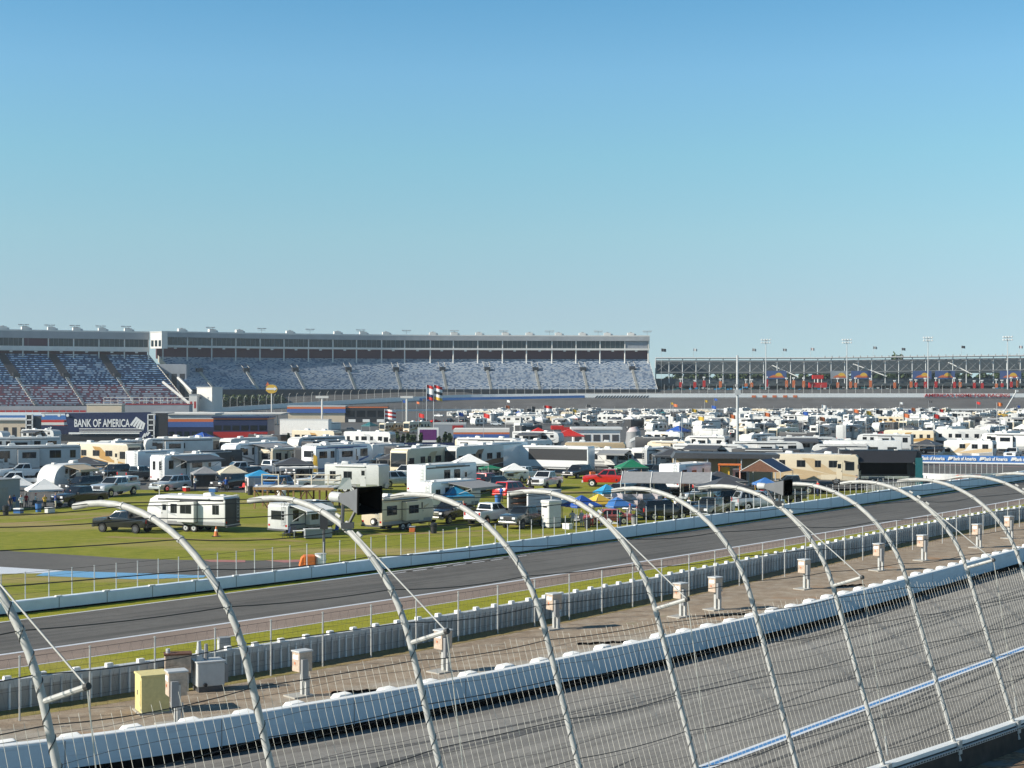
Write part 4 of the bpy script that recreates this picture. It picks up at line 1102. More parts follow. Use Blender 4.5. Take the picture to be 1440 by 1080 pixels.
for i, (p, s) in enumerate(sides(resample(fi[30:], step=9))[:60]):
    mb = MB('fence_post'); mb.tube([p + Vector((0, 0, .9)), p + Vector((0, 0, 2.6))], .05, 'steel', 4); mb.build('fence_post', root)

def grandstand(name, label, Fc, Tc, zf, zt, rows, bands, suite, cols, aisles, dark_aisle=False, ends=True, maroon=True, roof_units=(), masts=(), redbay=None):
    """raked seating between a front and a top line, with a suite level carried on columns above"""
    n = 80
    Fp = [xd(x, d, zf if not callable(zf) else zf(x)) for x, d in smooth_path(Fc, n)]; Tp = [xd(x, d, zt) for x, d in smooth_path(Tc, n)]
    root = empty(name); tag(root, label, 'grandstand', 'covered grandstands beyond the far banking')
    L = [0.0]
    for i in range(1, n + 1): L.append(L[-1] + (Tp[i] - Tp[i - 1]).length)
    r0 = 0
    for nm, frac, mt in bands:
        r1 = round(rows * frac); mb = MB(nm); vs, fs = [], []
        for r in range(r0, r1):
            for i in range(n + 1):
                a = Fp[i].lerp(Tp[i], r / rows); b = Fp[i].lerp(Tp[i], (r + 1) / rows)
                vs += [a, Vector((a.x + (b.x - a.x) * .25, a.y + (b.y - a.y) * .25, b.z)), b]
            o_ = (r - r0) * 3 * (n + 1)
            for i in range(n):
                q = o_ + i * 3
                for k in (0, 1):
                    fs.append((q + k, q + 3 + k, q + 4 + k, q + 1 + k))
                    v0, v1 = r + (.0 if k == 0 else .62), r + (.62 if k == 0 else .999)
                    mb.uv[len(fs) - 1] = [(L[i], v0), (L[i + 1], v0), (L[i + 1], v1), (L[i], v1)]
        mb.add(vs, fs, mt); mb.build(nm, root); r0 = r1
    def on(u, v, dz=0): 
        k = u * n; i = min(int(k), n - 1); t_ = k - i
        return Fp[i].lerp(Fp[i + 1], t_).lerp(Tp[i].lerp(Tp[i + 1], t_), v) + Vector((0, 0, dz))
    def u_of(x, v):
        return min([j / 400 for j in range(401)], key=lambda u: abs(720 + F * on(u, v).x / on(u, v).y - x))
    for x, y in aisles:
        v = (zat(y, on(.5, .6).y) - on(.5, 0).z) / (zt - on(.5, 0).z); u = u_of(x, v); d = (on(min(1, u + .01), v) - on(max(0, u - .01), v)).normalized()
        st = MB('aisle_stair')
        for j in range(16):
            a, b = on(u, v * j / 16), on(u, v * (j + 1) / 16); c = (a + b) / 2; st.obox(c + Vector((0, 0, .42)), d * .8, (b - a).xy.to_3d() / 2, .40, 'concrete')
        st.build('aisle_stair', root)
        vm = MB('vomitory'); c = on(u, v); f_ = (on(u, v + .05) - on(u, v)).xy.to_3d().normalized()
        vm.obox(c + Vector((0, 0, 1.1)), d * 1.9, f_ * 1.2, 1.5, 'charcoal'); vm.build('vomitory', root)
        if dark_aisle:
            w_ = MB('aisle_well'); a, b = on(u, v), on(u, .97); w_.add([a - d * 2.6 + Vector((0, 0, 1.15)), a + d * 2.6 + Vector((0, 0, 1.15)), b + d * 2.2 + Vector((0, 0, 1.15)), b - d * 2.2 + Vector((0, 0, 1.15)), a - d * 2.6, a + d * 2.6, b + d * 2.2, b - d * 2.2], [(0, 1, 2, 3), (0, 4, 5, 1), (1, 5, 6, 2), (2, 6, 7, 3), (3, 7, 4, 0)], 'charcoal'); w_.build('aisle_well', root)
        for sg in ((-1, 1) if not dark_aisle else ()):
            rl = MB('vomitory_rail'); rl.tube([c + d * 2.0 * sg + Vector((0, 0, 2.7)), on(u, min(1, v + .22)) + d * 2.0 * sg + Vector((0, 0, 1.4))], .2, 'concrete', 4); rl.build('vomitory_rail', root)
    # front base wall
    MB().sweep([(p, s) for p, s in sides(Fp)], [(.6, -3.2), (.6, .9), (.2, .9), (.2, -3.2)], 'charcoal' if maroon else 'building_grey').build('front_wall', root)
    # suite level
    zs, zg, zr, ztop, out = suite
    tp = [(Vector((p.x, p.y, 0)), s) for p, s in sides(Tp)]
    MB().sweep(tp, [(out + 1.2, zs), (out + 1.2, zg), (-14, zg), (-14, zs)], 'building_white').build('balcony_slab', root)
    MB().sweep(tp, [(out, zg), (out, zr), (-13, zr), (-13, zg)], 'glass_teal').build('suite_windows', root)
    MB().sweep(tp, [(out + 1.6, zr), (out + 1.6, ztop), (-14.5, ztop), (-14.5, zr)], 'roof_grey').build('roof', root)
    MB().sweep(tp, [(out + 1.68, ztop - .7), (out + 1.68, ztop + .1), (out + 1.4, ztop + .1), (out + 1.4, ztop - .7)], 'building_white').build('roof_edge', root)
    MB().sweep(tp, [(-2.5, zt - 1), (-2.5, zs), (-4, zs), (-4, zt - 1)], 'maroon').build('back_wall', root)
    us = [u_of(x, 1) for x in cols]; cn = len(us)
    for j in range(cn):
        p = on(us[j], 1); s = tp[min(n, round(us[j] * n))][1]
        mb = MB('column'); q = p + s * out
        a = on(us[j], .93)
        mb.tube([Vector((q.x, q.y, a.z - 1.5)), Vector((q.x, q.y, zs))], .42, 'building_white', 6)
        mb.obox(Vector((q.x, q.y, 0)) + s * .25 + Vector((0, 0, (zg + zr) / 2)), Vector((-s.y, s.x, 0)) * .35, s * .3, (zr - zg) / 2 - .02, 'building_white')
        mb.build('column', root)
        if j < cn - 1:
            mm = MB('mullion')
            for e in range(1, 5):
                pe = on(us[j] + (us[j + 1] - us[j]) * e / 5, 1); mm.obox(Vector((pe.x, pe.y, 0)) + s * (out + .06) + Vector((0, 0, (zg + zr) / 2)), Vector((-s.y, s.x, 0)) * .09, s * .08, (zr - zg) / 2 - .03, 'mid_grey')
            mm.build('mullion', root)
            lp = MB('balcony_lamp'); pe = on((us[j] + us[j + 1]) / 2, 1); lp.obox(Vector((pe.x, pe.y, 0)) + s * (out + .4) + Vector((0, 0, zs - .5)), Vector((-s.y, s.x, 0)) * .8, s * .4, .45, 'building_white'); lp.build('balcony_lamp', root)
    if redbay:
        for (x0, x1, mt) in redbay:
            u0, u1 = u_of(x0, 1), u_of(x1, 1); a, b = on(u0, 1), on(u1, 1); s = tp[round(u0 * n)][1]; c = (a + b) / 2
            mb = MB('suite_panel'); mb.obox(Vector((c.x, c.y, 0)) + s * (out + .05) + Vector((0, 0, (zg + zr) / 2)), (b - a).xy.to_3d() / 2, s * .06, (zr - zg) / 2 - .1, mt); mb.build('suite_panel', root)
    for x in roof_units:
        u = u_of(x, 1); p = on(u, 1); s = tp[round(u * n)][1]; c = Vector((p.x, p.y, ztop)) - s * 3
        k = MB('roof_unit'); d = Vector((-s.y, s.x, 0)); k.obox(c + Vector((0, 0, 1.05)), d * 2.2, s * 1.6, 1.05, 'building_white'); k.obox(c + d * 2.9 + Vector((0, 0, .7)), d * .7, s * 1.0, .7, 'light_grey'); k.cyl(c + Vector((0, 0, 2.3)), (0, 0, 1), .9, .4, 'mid_grey', 10); k.build('roof_unit', root)
    for x in masts:
        u = u_of(x, 1); p = on(u, 1); s = tp[round(u * n)][1]; c = Vector((p.x, p.y, ztop)) - s * 1.5; d = Vector((-s.y, s.x, 0))
        k = MB('lamp_mast'); k.tube([c, c + Vector((0, 0, 3.6))], .12, 'mid_grey', 5); k.tube([c + Vector((0, 0, 3.0)) - d * 2.9, c + Vector((0, 0, 3.0)) + d * 2.9], .10, 'mid_grey', 4); k.tube([c + Vector((0, 0, 2.2)) - d * 2.6, c + Vector((0, 0, 2.2)) + d * 2.6], .08, 'mid_grey', 4)
        for e in (-2.7, -1.8, -.9, .9, 1.8, 2.7): k.obox(c + d * e + Vector((0, 0, 3.25)), d * .35, s * .25, .28, 'light_grey')
        k.build('lamp_mast', root)
    for u in ((0, 1) if ends else ()):
        i = round(u * n); s = tp[i][1]; p = Tp[i]; d = Vector((-s.y, s.x, 0)); e = -.25 if (u == 0) == (d.x > 0) else .25
        mb = MB('end_wall'); mb.add([Fp[i] + Vector((0, 0, -3)), Fp[i] + Vector((0, 0, 1.1)), Tp[i] + Vector((0, 0, 1.1)), Tp[i] + Vector((0, 0, -3))], [(0, 1, 2, 3)], 'concrete'); mb.build('end_wall', root)
    return root, on, u_of
grandstand('grandstand', 'long covered grandstand with pale seats and glass suites, right of the white joint tower',
    [(269, 884), (350, 908), (450, 933), (600, 956), (800, 967), (925, 970)], [(222, 922), (318, 945), (428, 968), (590, 990), (790, 1000), (912, 1002)],
    lambda x: 12.3, 33.2, 30, [('seating', 1.0, 'seats_pale')], (39.2, 40.4, 45.4, 49.0, 4.5), [225 + 34.35 * i for i in range(20)] + [911],
    [(280, 525), (346, 524), (416, 523), (490, 522), (557, 522), (621, 521), (685, 521), (752, 521), (819, 521), (889, 520)],
    roof_units=(257, 300, 338, 408, 475, 512, 543, 608, 640, 675, 712, 745, 785, 820, 855, 888), masts=(297, 369, 437, 507, 573, 638, 708, 772, 841, 910), redbay=[(879, 909, 'building_grey')])
grandstand('grandstand', 'nearer covered grandstand with blue upper seats and red and white lower seats',
    [(-132, 790), (-32, 806), (70, 826), (168, 848), (266, 872)], [(-190, 832), (-90, 850), (20, 872), (120, 890), (208, 905)],
    3.6, 34.0, 25, [('lower_seating', .42, 'seats_red'), ('upper_seating', 1.0, 'seats_blue')], (35.9, 38.6, 43.2, 48.0, 4.0), [-183 + 35.6 * i for i in range(11)] + [207],
    [(-50, 531), (22, 531), (93, 531), (164, 531)], dark_aisle=True, maroon=True,
    roof_units=(5, 37, 73, 109, 145, 181), masts=(34, 70, 106, 142, 178), redbay=[(33, 68, 'maroon')])
# white joint tower, stairs between the stands
def blk(name, x0, x1, y0, y1, d, dep, mt, parts=(), label=None, cat=None, bev=.0, rz=0):
    """a box-shaped building seen at photo columns x0..x1 and rows y0 (top)..y1 (foot) at distance d"""
    if y1 > 586: d = F * CH / (y1 - YH)
    p = atd((x0 + x1) / 2, y1, d); wd = (x1 - x0) / F * d; h = (y1 - y0) / F * d
    k = Kit(); b = k.new('walls', bev=bev); b.box(-wd / 2, wd / 2, 0, dep, 0, h, mt)
    for f in parts: f(k, wd, h, dep)
    r = k.tree(name, p, rz); tag(r, label, cat); return r
def roofcap(mt='roof_grey', o=.3, t=.35): return lambda k, w, h, d: k.new('roof').box(-w / 2 - o, w / 2 + o, -o, d + o, h, h + t, mt)
def openings(n, z0, z1, mt='glass_teal', fr=.65, name='window', off=0.0):
    def f(k, w, h, d):
        for i in range(n):
            c = -w / 2 + w * (i + .5) / n; e = w / n * fr / 2; k.new(name).box(c - e, c + e, -.06, .05, h * z0, h * z1, mt)
    return f
def band(z0, z1, mt, name='stripe', o=.04): return lambda k, w, h, d: k.new(name).box(-w / 2 - o, w / 2 + o, -o, d + o, h * z0, h * z1, mt)
def railing(mt='building_white', h0=1.0):
    def f(k, w, h, d):
        r = k.new('railing')
        for z in (h0 * .5, h0): r.tube([(-w / 2, 0, h + z), (w / 2, 0, h + z)], .12, mt, 4)
        for i in range(13): r.tube([(-w / 2 + w * i / 12, 0, h), (-w / 2 + w * i / 12, 0, h + h0)], .10, mt, 4)
    return f
blk('stair_tower', 209, 230, 467, 490, 893, 5, 'building_white', [openings(3, .12, .5, 'glass_teal'), roofcap('building_white')], 'small white tower block at roof level joining the two covered grandstands', 'tower', rz=R(-30))
blk('stand_stair', 205, 262, 512, 580, 898, 10, 'building_grey', [openings(5, .2, .8, 'charcoal')], 'dark grey stair block in the gap between the two covered grandstands', 'stair')
mb = MB('stair_rail'); 
for a, b in (((229, 537), (266, 567)), ((250, 531), (270, 551))):
    mb.tube([atd(*a, 866), atd(*b, 858)], .8, 'building_white', 5)
tag(mb.build(), 'white slanted stair parapets at the end of the red and white seats', 'parapet')
blk('tower', 274, 301, 545, 578, 820, 9, 'building_white', [roofcap('building_white'), openings(2, .5, .6, 'building_grey', .2)], 'square white tower beside the track below the grandstand gap', 'tower', rz=R(-28))
blk('kiosk', 266, 277, 555, 579, 815, 6, 'building_white', [openings(2, .2, .6, 'red_paint', .5, 'red_panel'), roofcap()], 'small white kiosk with red panels left of the square white tower', 'kiosk')
blk('press_box', 122, 171, 569, 580, 700, 6, 'building_cream', [roofcap('building_white')], 'low cream press box in front of the red and white seats', 'building')
blk('viewing_deck', 146, 266, 569, 580, 715, 8, 'building_grey', [roofcap('red_paint', .2, .3), railing('building_white', 3.4)], 'grey viewing deck with white railings under the red and white seats', 'viewing deck')
blk('stand_wall', -120, 126, 571, 577, 770, 1, 'building_grey', [], 'plain grey wall in front of the red and white seats', 'wall')
blk('red_wall', -120, 126, 577, 584, 768, 1, 'red_paint', [openings(26, .0, 1.0, 'building_grey', .08, 'panel_joint')], 'dark red panelled wall below the plain grey wall at the left', 'wall')
blk('blue_wall', -120, 270, 580, 590, 690, 1, 'banner_blue', [band(.6, 1.02, 'barrier_blue', 'upper_panel'), ], 'blue lettered banner wall along the pit straight at the left', 'wall')
# leafy things
def leafball(name, R_, H_, n, base, mt, trunk=.35, seed=0, layers=6, sz=.9, conical=.0):
    rr = random.Random(seed); c = MB('crown'); vs, fs = [], []
    lobes = [(rr.uniform(-.55, .55) * R_, rr.uniform(-.55, .55) * R_, base + (H_ - base) * rr.uniform(.15, .85), rr.uniform(.38, .6)) for _ in range(layers)]
    for i in range(n):
        lx, ly, lz, lr = rr.choice(lobes); a, b = rr.uniform(0, 6.283), math.acos(rr.uniform(-1, 1)); q = rr.uniform(.6, 1.05)
        tp = 1 - conical * max(0, (lz - base) / (H_ - base))
        p = Vector((lx * tp + R_ * lr * q * tp * math.sin(b) * math.cos(a), ly * tp + R_ * lr * q * tp * math.sin(b) * math.sin(a), lz + (H_ - base) * .32 * q * math.cos(b)))
        nrm = Vector((rr.uniform(-1, 1), rr.uniform(-1, 1), rr.uniform(-.3, 1))).normalized(); t1 = nrm.orthogonal().normalized(); t2 = nrm.cross(t1); s_ = sz * rr.uniform(.5, 1.3)
        k = len(vs); vs += [p - t1 * s_ - t2 * s_ * .6, p + t1 * s_ - t2 * s_ * .5, p + t1 * s_ * .8 + t2 * s_ * .6, p - t1 * s_ * .7 + t2 * s_ * .7]; fs.append((k, k + 1, k + 2, k + 3))
    c.add(vs, fs, mt)
    r = empty(name); c.build('crown', r, flip=False)
    t = MB('trunk'); t.tube([(0, 0, -.3), (trunk * .2, 0, base + (H_ - base) * .3), (0, trunk * .3, H_ * .86)], trunk, 'bark', 6, True, trunk * .25)
    for i in range(5):
        a = i * 2.4; z = base + (H_ - base) * (.1 + .12 * i); t.tube([(0, 0, z), (math.cos(a) * R_ * .5, math.sin(a) * R_ * .5, z + R_ * .35)], trunk * .35, 'bark', 4, True, trunk * .1)
    t.build('trunk', r); return r
proto = [leafball('tree', 7.5, 27, 1500, 6, 'leaf_dark', .5, 3, 12, 1.1), leafball('tree', 6.5, 30, 1400, 8, 'leaf_mid', .45, 5, 12, 1.1, .5), leafball('tree', 8.5, 24, 1500, 5, 'leaf_dark', .5, 9, 13, 1.2)]
TL = ['dark round broadleaf tree seen through the open truss grandstand', 'taller mid green tree with a narrow crown behind the open truss grandstand', 'low spreading dark tree behind the open truss grandstand']
used = [0, 0, 0]
def place(pr, i, loc, rz, s, label, grp):
    o = pr[i] if not used[i] else copy_tree(pr[i]); used[i] = 1
    o.location = loc; o.rotation_euler.z = rz; o.scale = (s, s, s * rnd.uniform(.92, 1.06)); tag(o, label, 'tree', grp)
x = 932
while x < 1500:
    i = rnd.randrange(3); place(proto, i, xd(x, rnd.uniform(1075, 1120), -.3), rnd.uniform(0, 6), rnd.uniform(.80, .98) * (1.14 if i == 2 else .98), TL[i], 'trees behind the open truss grandstand'); x += rnd.uniform(5.5, 10)
o = copy_tree(proto[1]); o.location = xd(1262, 1090, -.3); o.scale = (1.15, 1.15, 1.22); tag(o, 'tallest tree, its top showing above the open truss grandstand', 'tree')
used = [0, 0]
pr2 = [leafball('shrub', 2.6, 5.2, 500, .5, 'leaf_mid', .14, 11, 8, .55), leafball('shrub', 2.2, 4.4, 420, .4, 'leaf_dark', .12, 12, 7, .5)]
for j in range(22):
    x = 300 + j * 4.6 + rnd.uniform(-1, 1); i = j % 2
    d = 872 + (x - 300) * .33 + rnd.uniform(0, 7); o = pr2[i] if not used[i] else copy_tree(pr2[i]); used[i] = 1
    o.location = xd(x, d, zat(573, d)); o.rotation_euler.z = rnd.uniform(0, 6); o.scale = (1.35,) * 3; tag(o, ['leafy mid green bush behind the far catch fence under the pale seats', 'darker small bush behind the far catch fence under the pale seats'][i], 'bush', 'bushes on the bank under the pale seats')
bk = MB('earth_bank'); bk.loft([xd(x, d, z) for x, d, z in ((290, 868, 1), (400, 895, 2), (500, 925, 5), (700, 962, 8), (1500, 972, 9))], [xd(x, d, z) for x, d, z in ((260, 890, 8), (400, 925, 10), (500, 945, 11), (700, 966, 12), (1500, 984, 14))], 'asphalt_lot', 3); tag(bk.build(), kind='structure')
mat('banner_dull', (.06, .10, .24), .6)
# ---------------- open truss grandstand
root = empty('open_grandstand'); tag(root, 'open steel truss grandstand with banners, right of the covered stands', 'grandstand')
X0, X1, D0, D1 = 922, 1500, 992, 1034
ya = lambda x: 503.5 - max(0, (x - 1150)) * .012
pts = [x for x in range(X0, X1 + 1, 19)]
mb = MB('seating'); A = [xd(x, D0, 15.5) for x in pts]; B = [xd(x * 1.0, D1, zat(ya(x), D1) - 1.6) for x in pts]
vs_, fs_ = [], []
for r_ in range(22):
    for a, b in zip(A, B):
        p, q = a.lerp(b, r_ / 22), a.lerp(b, (r_ + 1) / 22); vs_ += [p, Vector((p.x, p.y, q.z)), q]
    o_ = r_ * 3 * len(pts)
    for i in range(len(pts) - 1):
        if r_ > 5 and (i * 7 + r_ // 5 * 3) % 7 in (0, 3): continue      # stripped bays: the trees show through
        fs_ += [(o_ + i * 3 + k, o_ + i * 3 + 3 + k, o_ + i * 3 + 4 + k, o_ + i * 3 + 1 + k) for k in (0, 1)]
mb.add(vs_, fs_, 'stand_steel'); mb.build('seating', root)
for x in pts:
    p = xd(x, D0 + 3, 10); q = xd(x, D1, 10); zt = zat(ya(x), D0)
    mb = MB('column'); mb.tube([p, Vector((p.x, p.y, zt))], .38, 'light_grey', 5); mb.build('column', root)
for i, (a, b) in enumerate(zip(pts, pts[1:])):
    p, q = xd(a, D0 + 3, 0), xd(b, D0 + 3, 0); z0, z1 = 24.5, zat(ya(a), D0)
    mb = MB('bracing'); mb.tube([p + Vector((0, 0, z0)), q + Vector((0, 0, z1 - 2))], .12, 'mid_grey', 4); mb.tube([p + Vector((0, 0, z1 - 2)), q + Vector((0, 0, z0))], .12, 'mid_grey', 4)
    if i % 2: mb.tube([p + Vector((0, 14, 14)), q + Vector((0, 30, z1 - 4))], .22, 'mid_grey', 4)
    mb.build('bracing', root)
for dz, rr_w, nm in ((0, .55, 'top_beam'), (-2.2, .3, 'lower_chord'), (-9.5, .3, 'cross_beam')):
    mb = MB(nm)
    for a, b in zip(pts, pts[1:]): mb.tube([xd(a, D0 + 2, zat(ya(a), D0) + dz), xd(b, D0 + 2, zat(ya(b), D0) + dz)], rr_w, 'light_grey' if dz == 0 else 'mid_grey', 4)
    mb.build(nm, root)
mb = MB('railing')
for x in range(1160, 1500, 10): mb.tube([xd(x, D0, zat(ya(x), D0)), xd(x, D0, zat(ya(x), D0) + 1.4)], .3, 'mid_grey', 4)
mb.build('railing', root)
for x0, x1, y0, y1 in ((1200, 1246, 512, 529), (1334, 1366, 510, 526), (1086, 1122, 514, 530)):
    mb = MB('stair_flight'); mb.obox((atd(x0, y0, 1004) + atd(x1, y1, 990)) / 2, (atd(x1, y1, 990) - atd(x0, y0, 1004)) / 2, Vector((0, 1.4, 0)), .28, 'light_grey'); mb.build('stair_flight', root)
mb = MB('concourse_wall'); mb.box(*[xd(X0, D0, 0).x, xd(X1, D0, 0).x, 983, 984, 11.5, 13.0], 'building_grey'); mb.build('concourse_wall', root)
bk2 = MB('concourse_back'); bk2.box(xd(X0, D0, 0).x, xd(X1, D0, 0).x, 1000, 1001, 10, 19.5, 'charcoal'); bk2.build('concourse_back', root)
sm2 = MB('low_seating')
for i in range(130):
    x = 940 + i * 4.4; p = atd(x, 546.5 + rnd.uniform(-1.8, 1.6), 982)
    if rnd.random() < .62: sm2.box(p.x - .75, p.x + .75, p.y - .3, p.y + .3, p.z - .5, p.z + .5, rnd.choice(['teal_cloth', 'teal_cloth', 'mid_grey', 'light_grey', 'sky_cloth']))
sm2.build('low_seating', root)
for (x0, x1) in ((1077, 1106), (1168, 1193), (1197, 1225), (1284, 1310), (1315, 1343), (1406, 1436)):
    a, b = atd(x0, 533, 986), atd(x1, 521.5, 986); w2, h2 = (b.x - a.x) / 2, b.z - a.z
    r = empty('sun_banner', ((a.x + b.x) / 2, a.y, a.z)); tag(r, 'blue banner with a yellow half sun over red waves on the open grandstand', 'banner', 'sun banners on the open truss grandstand')
    MB().box(-w2, w2, -.1, .1, 0, h2, 'banner_dull' if x0 != 1168 else 'building_grey').build('board', r)
    s_ = MB('sun_disc'); n = 16; s_.prism([(w2 * .25 + 2.7 * math.cos(math.pi * i / n), h2 * .22 + 3.0 * math.sin(math.pi * i / n)) for i in range(n + 1)], -.16, -.11, 'yellow_cloth'); s_.build('sun_disc', r)
    s_ = MB('wave'); s_.prism([(-w2 * .75, h2 * .18), (w2 * .85, h2 * .18), (w2 * .55, h2 * .42), (w2 * .1, h2 * .34), (-w2 * .2, h2 * .52), (-w2 * .5, h2 * .38)], -.21, -.17, 'stripe_orange'); s_.build('wave', r)
for x in (957, 977, 990, 1013, 1049, 1057, 1078, 1106, 1116, 1130, 1178, 1196, 1203, 1224, 1258, 1281, 1288, 1301, 1316, 1342, 1350, 1370, 1381, 1401, 1409, 1422, 1431):
    p = atd(x, 546 + rnd.uniform(-1, 1), 984); k = Kit(); h = rnd.uniform(5.4, 7.5); k.new('post').tube([(0, 0, 0), (0, 0, h)], .28, 'building_white', 5); k.new('banner').box(-.95, .95, -.34, -.28, .4, h * rnd.uniform(.5, .75), 'stripe_orange' if rnd.random() < .6 else 'red_cloth'); k.new('cap').box(-.8, .8, -.36, .3, h * .86, h, 'white_cloth')
    tag(k.tree('banner_post', p), 'white post wrapped in a red banner in front of the open truss grandstand', 'banner post', 'red and white banner posts before the open grandstand')
blk('food_stall', 1138, 1163, 538, 545, 986, 3, 'red_cloth', [lambda k, w, h, d: (k.new('canopy').box(-w * .3, w * .3, 0, 3, h + 2.4, h + 5, 'red_cloth'), [k.new('leg').tube([(x, .2, h), (x, .2, h + 2.5)], .2, 'building_white', 4) for x in (-w * .2, 0, w * .2)])], 'bright red stall with a small red canopy below the open grandstand', 'stall')
def light_pole(x, y0, y1, d, label, heads=4, grp='floodlight poles over the open grandstand'):
    p = atd(x, y1, d); h = (y1 - y0) / F * d; k = Kit()
    k.new('pole').tube([(0, 0, 0), (0, 0, h)], .42, 'light_grey', 6, True, .22)
    a = k.new('crossarm'); a.tube([(-2.6, 0, h - .4), (2.6, 0, h - .4)], .12, 'light_grey', 4); a.tube([(-2.0, 0, h - 2.2), (2.0, 0, h - 2.2)], .12, 'light_grey', 4)
    for i in range(heads):
        for z in (h + .2, h - 1.7): k.new('floodlight', bev=.1).box(-2.7 + i * 5.4 / (heads - 1) - .5, -2.7 + i * 5.4 / (heads - 1) + .5, -.6, .3, z - .55, z + .45, 'white_cloth')
    tag(k.tree('floodlight_pole', p), label, 'light pole', grp)
for x, y0, l in ((1077, 478, 'leftmost floodlight pole above the open grandstand'), (1191, 478, 'second floodlight pole from the left above the open grandstand'), (1305, 475, 'third floodlight pole, right of the tallest tree'), (1417, 474, 'rightmost floodlight pole near the picture edge')): light_pole(x, y0, 549, 981, l)
def flag(x, y0, y1, d, mt, label, fw=3.2, fh=2.2, pole=True, mats=None, r=.10):
    p = atd(x, y1, d); h = (y1 - y0) / F * d; k = Kit()
    k.new('pole', sm=True).tube([(0, 0, 0), (0, 0, h)], r, 'light_grey', 5)
    c = k.new('flag'); n = 6; mats = mats or [mt]
    for j, m_ in enumerate(mats):
        za, zb = h - fh * j / len(mats), h - fh * (j + 1) / len(mats)
        for i in range(n):
            u0, u1 = fw * i / n, fw * (i + 1) / n; y_0, y_1 = .25 * math.sin(i * 1.3), .25 * math.sin((i + 1) * 1.3); dr = .35 * fh / 2
            c.add([(u0, y_0, za - dr * i / n), (u1, y_1, za - dr * (i + 1) / n), (u1, y_1, zb - dr * (i + 1) / n), (u0, y_0, zb - dr * i / n)], [(0, 1, 2, 3)], m_)
    tag(k.tree('flag', p), label, 'flag')
flag(930, 490, 548, 985, 'charcoal', 'black flag on a tall pole at the end of the covered grandstand', 3.2, 2)
for x, y, mt, l in ((975, 490, 'light_grey', 'pale flag over the left end of the open grandstand'), (1058, 490, 'mid_grey', 'grey flag left of the leftmost floodlight pole'), (1101, 490, 'mid_grey', 'small grey flag right of the leftmost floodlight pole'), (1140, 489, 'pinkish_cloth', 'pale pink flag between the first two floodlight poles'), (1228, 487, 'mid_grey', 'fluttering grey flag right of the second floodlight pole'), (1268, 489, 'dark_grey', 'dark flag just above the tallest tree'), (1352, 486, 'charcoal', 'black flag between the third and last floodlight poles'), (1433, 486, 'pinkish_cloth', 'pink flag at the right edge of the picture')):
    flag(x, y, 504, 1000, mt, l, 2.6, 1.7)
k = Kit(); h = 20.6
k.new('pole', sm=True).tube([(0, 0, 0), (0, 0, h)], .30, 'light_grey', 8, True, .2); k.new('top_ring').cyl((0, 0, h - 5.9), (0, 0, 1), .42, .5, 'mid_grey', 8)
k.new('junction_box').box(-.55, .55, -.5, -.2, 12.9, 13.9, 'light_grey'); k.new('base_plate').cyl((0, 0, .1), (0, 0, 1), .6, .2, 'concrete', 10)
tag(k.tree('mast', at(1037, 648)), 'tall bare grey mast rising from the rows of campers', 'mast')
# ================================================================ pit buildings, stage, signs (middle distance)
def stripes3(k, w, h, d):
    k.new('white_band').box(-w / 2 - .08, w / 2 + .08, -.08, d + .08, h * .82, h + .1, 'building_white')
    k.new('orange_band').box(-w / 2 - .06, w / 2 + .06, -.06, d + .06, h * .70, h * .82, 'stripe_orange')
    k.new('blue_band').box(-w / 2 - .06, w / 2 + .06, -.06, d + .06, h * .48, h * .70, 'stripe_blue')
# stage with the big navy banner
D = 400.4
p = atd(153, 620, D); S_ = D / F
r = empty('concert_stage', p); tag(r, 'stage with a wide navy banner in white capitals between two black speaker towers', 'stage')
def pz(y): return (620 - y) * S_
def px(x): return (x - 153) * S_
mb = MB('deck'); mb.box(px(60), px(235), 0, 9, 0, 1.6, 'charcoal'); mb.build('deck', r)
mb = MB('back_wall'); mb.box(px(60), px(218), 8, 8.3, 1.6, pz(600), 'navy'); mb.build('back_wall', r)
mb = MB('banner'); mb.prism([(px(91.5), pz(581)), (px(212), pz(579.5)), (px(212), pz(608)), (px(97), pz(606))], -.2, .1, 'navy'); bn = mb.build('banner', r)
text('BANK OF AMERICA', 2.9, 'white_cloth', bn, loc=(px(143.5), -.24, pz(595.5)), off=.06, width=78 * S_, ext=.02)
mb = MB('flag_emblem')
for i in range(5):
    a, b = 183 + i * 4.0, 191.5 + i * 2.6; ya_, yb_ = 597.5 + i * 1.7, 586 + i * 1.9
    mb.prism([(px(a), pz(ya_)), (px(a + 2.6), pz(ya_ + 1.6)), (px(b + 2.8), pz(yb_ + 1.6)), (px(b), pz(yb_))], -.27, -.22, 'white_cloth')
mb.build('flag_emblem', bn)
mb = MB('white_edge'); mb.box(px(97), px(212), -.3, .15, pz(610.5), pz(608), 'white_cloth'); mb.build('white_edge', r)
mb = MB('roof'); mb.box(px(58), px(235), 0, 9, pz(582), pz(580.5), 'mid_grey'); mb.build('roof', r)
for i, x in enumerate((100, 116, 133, 150, 167, 184, 200)):
    mb = MB('truss_leg'); mb.tube([(px(x), .8, 1.6), (px(x), .8, pz(609))], .12, 'light_grey', 4); mb.build('truss_leg', r)
mb = MB('barrier_rail')
for z in (2.0, 2.6, 3.2): mb.tube([(px(112), -.4, z), (px(200), -.4, z)], .1, 'white_cloth', 4)
mb.build('barrier_rail', r)
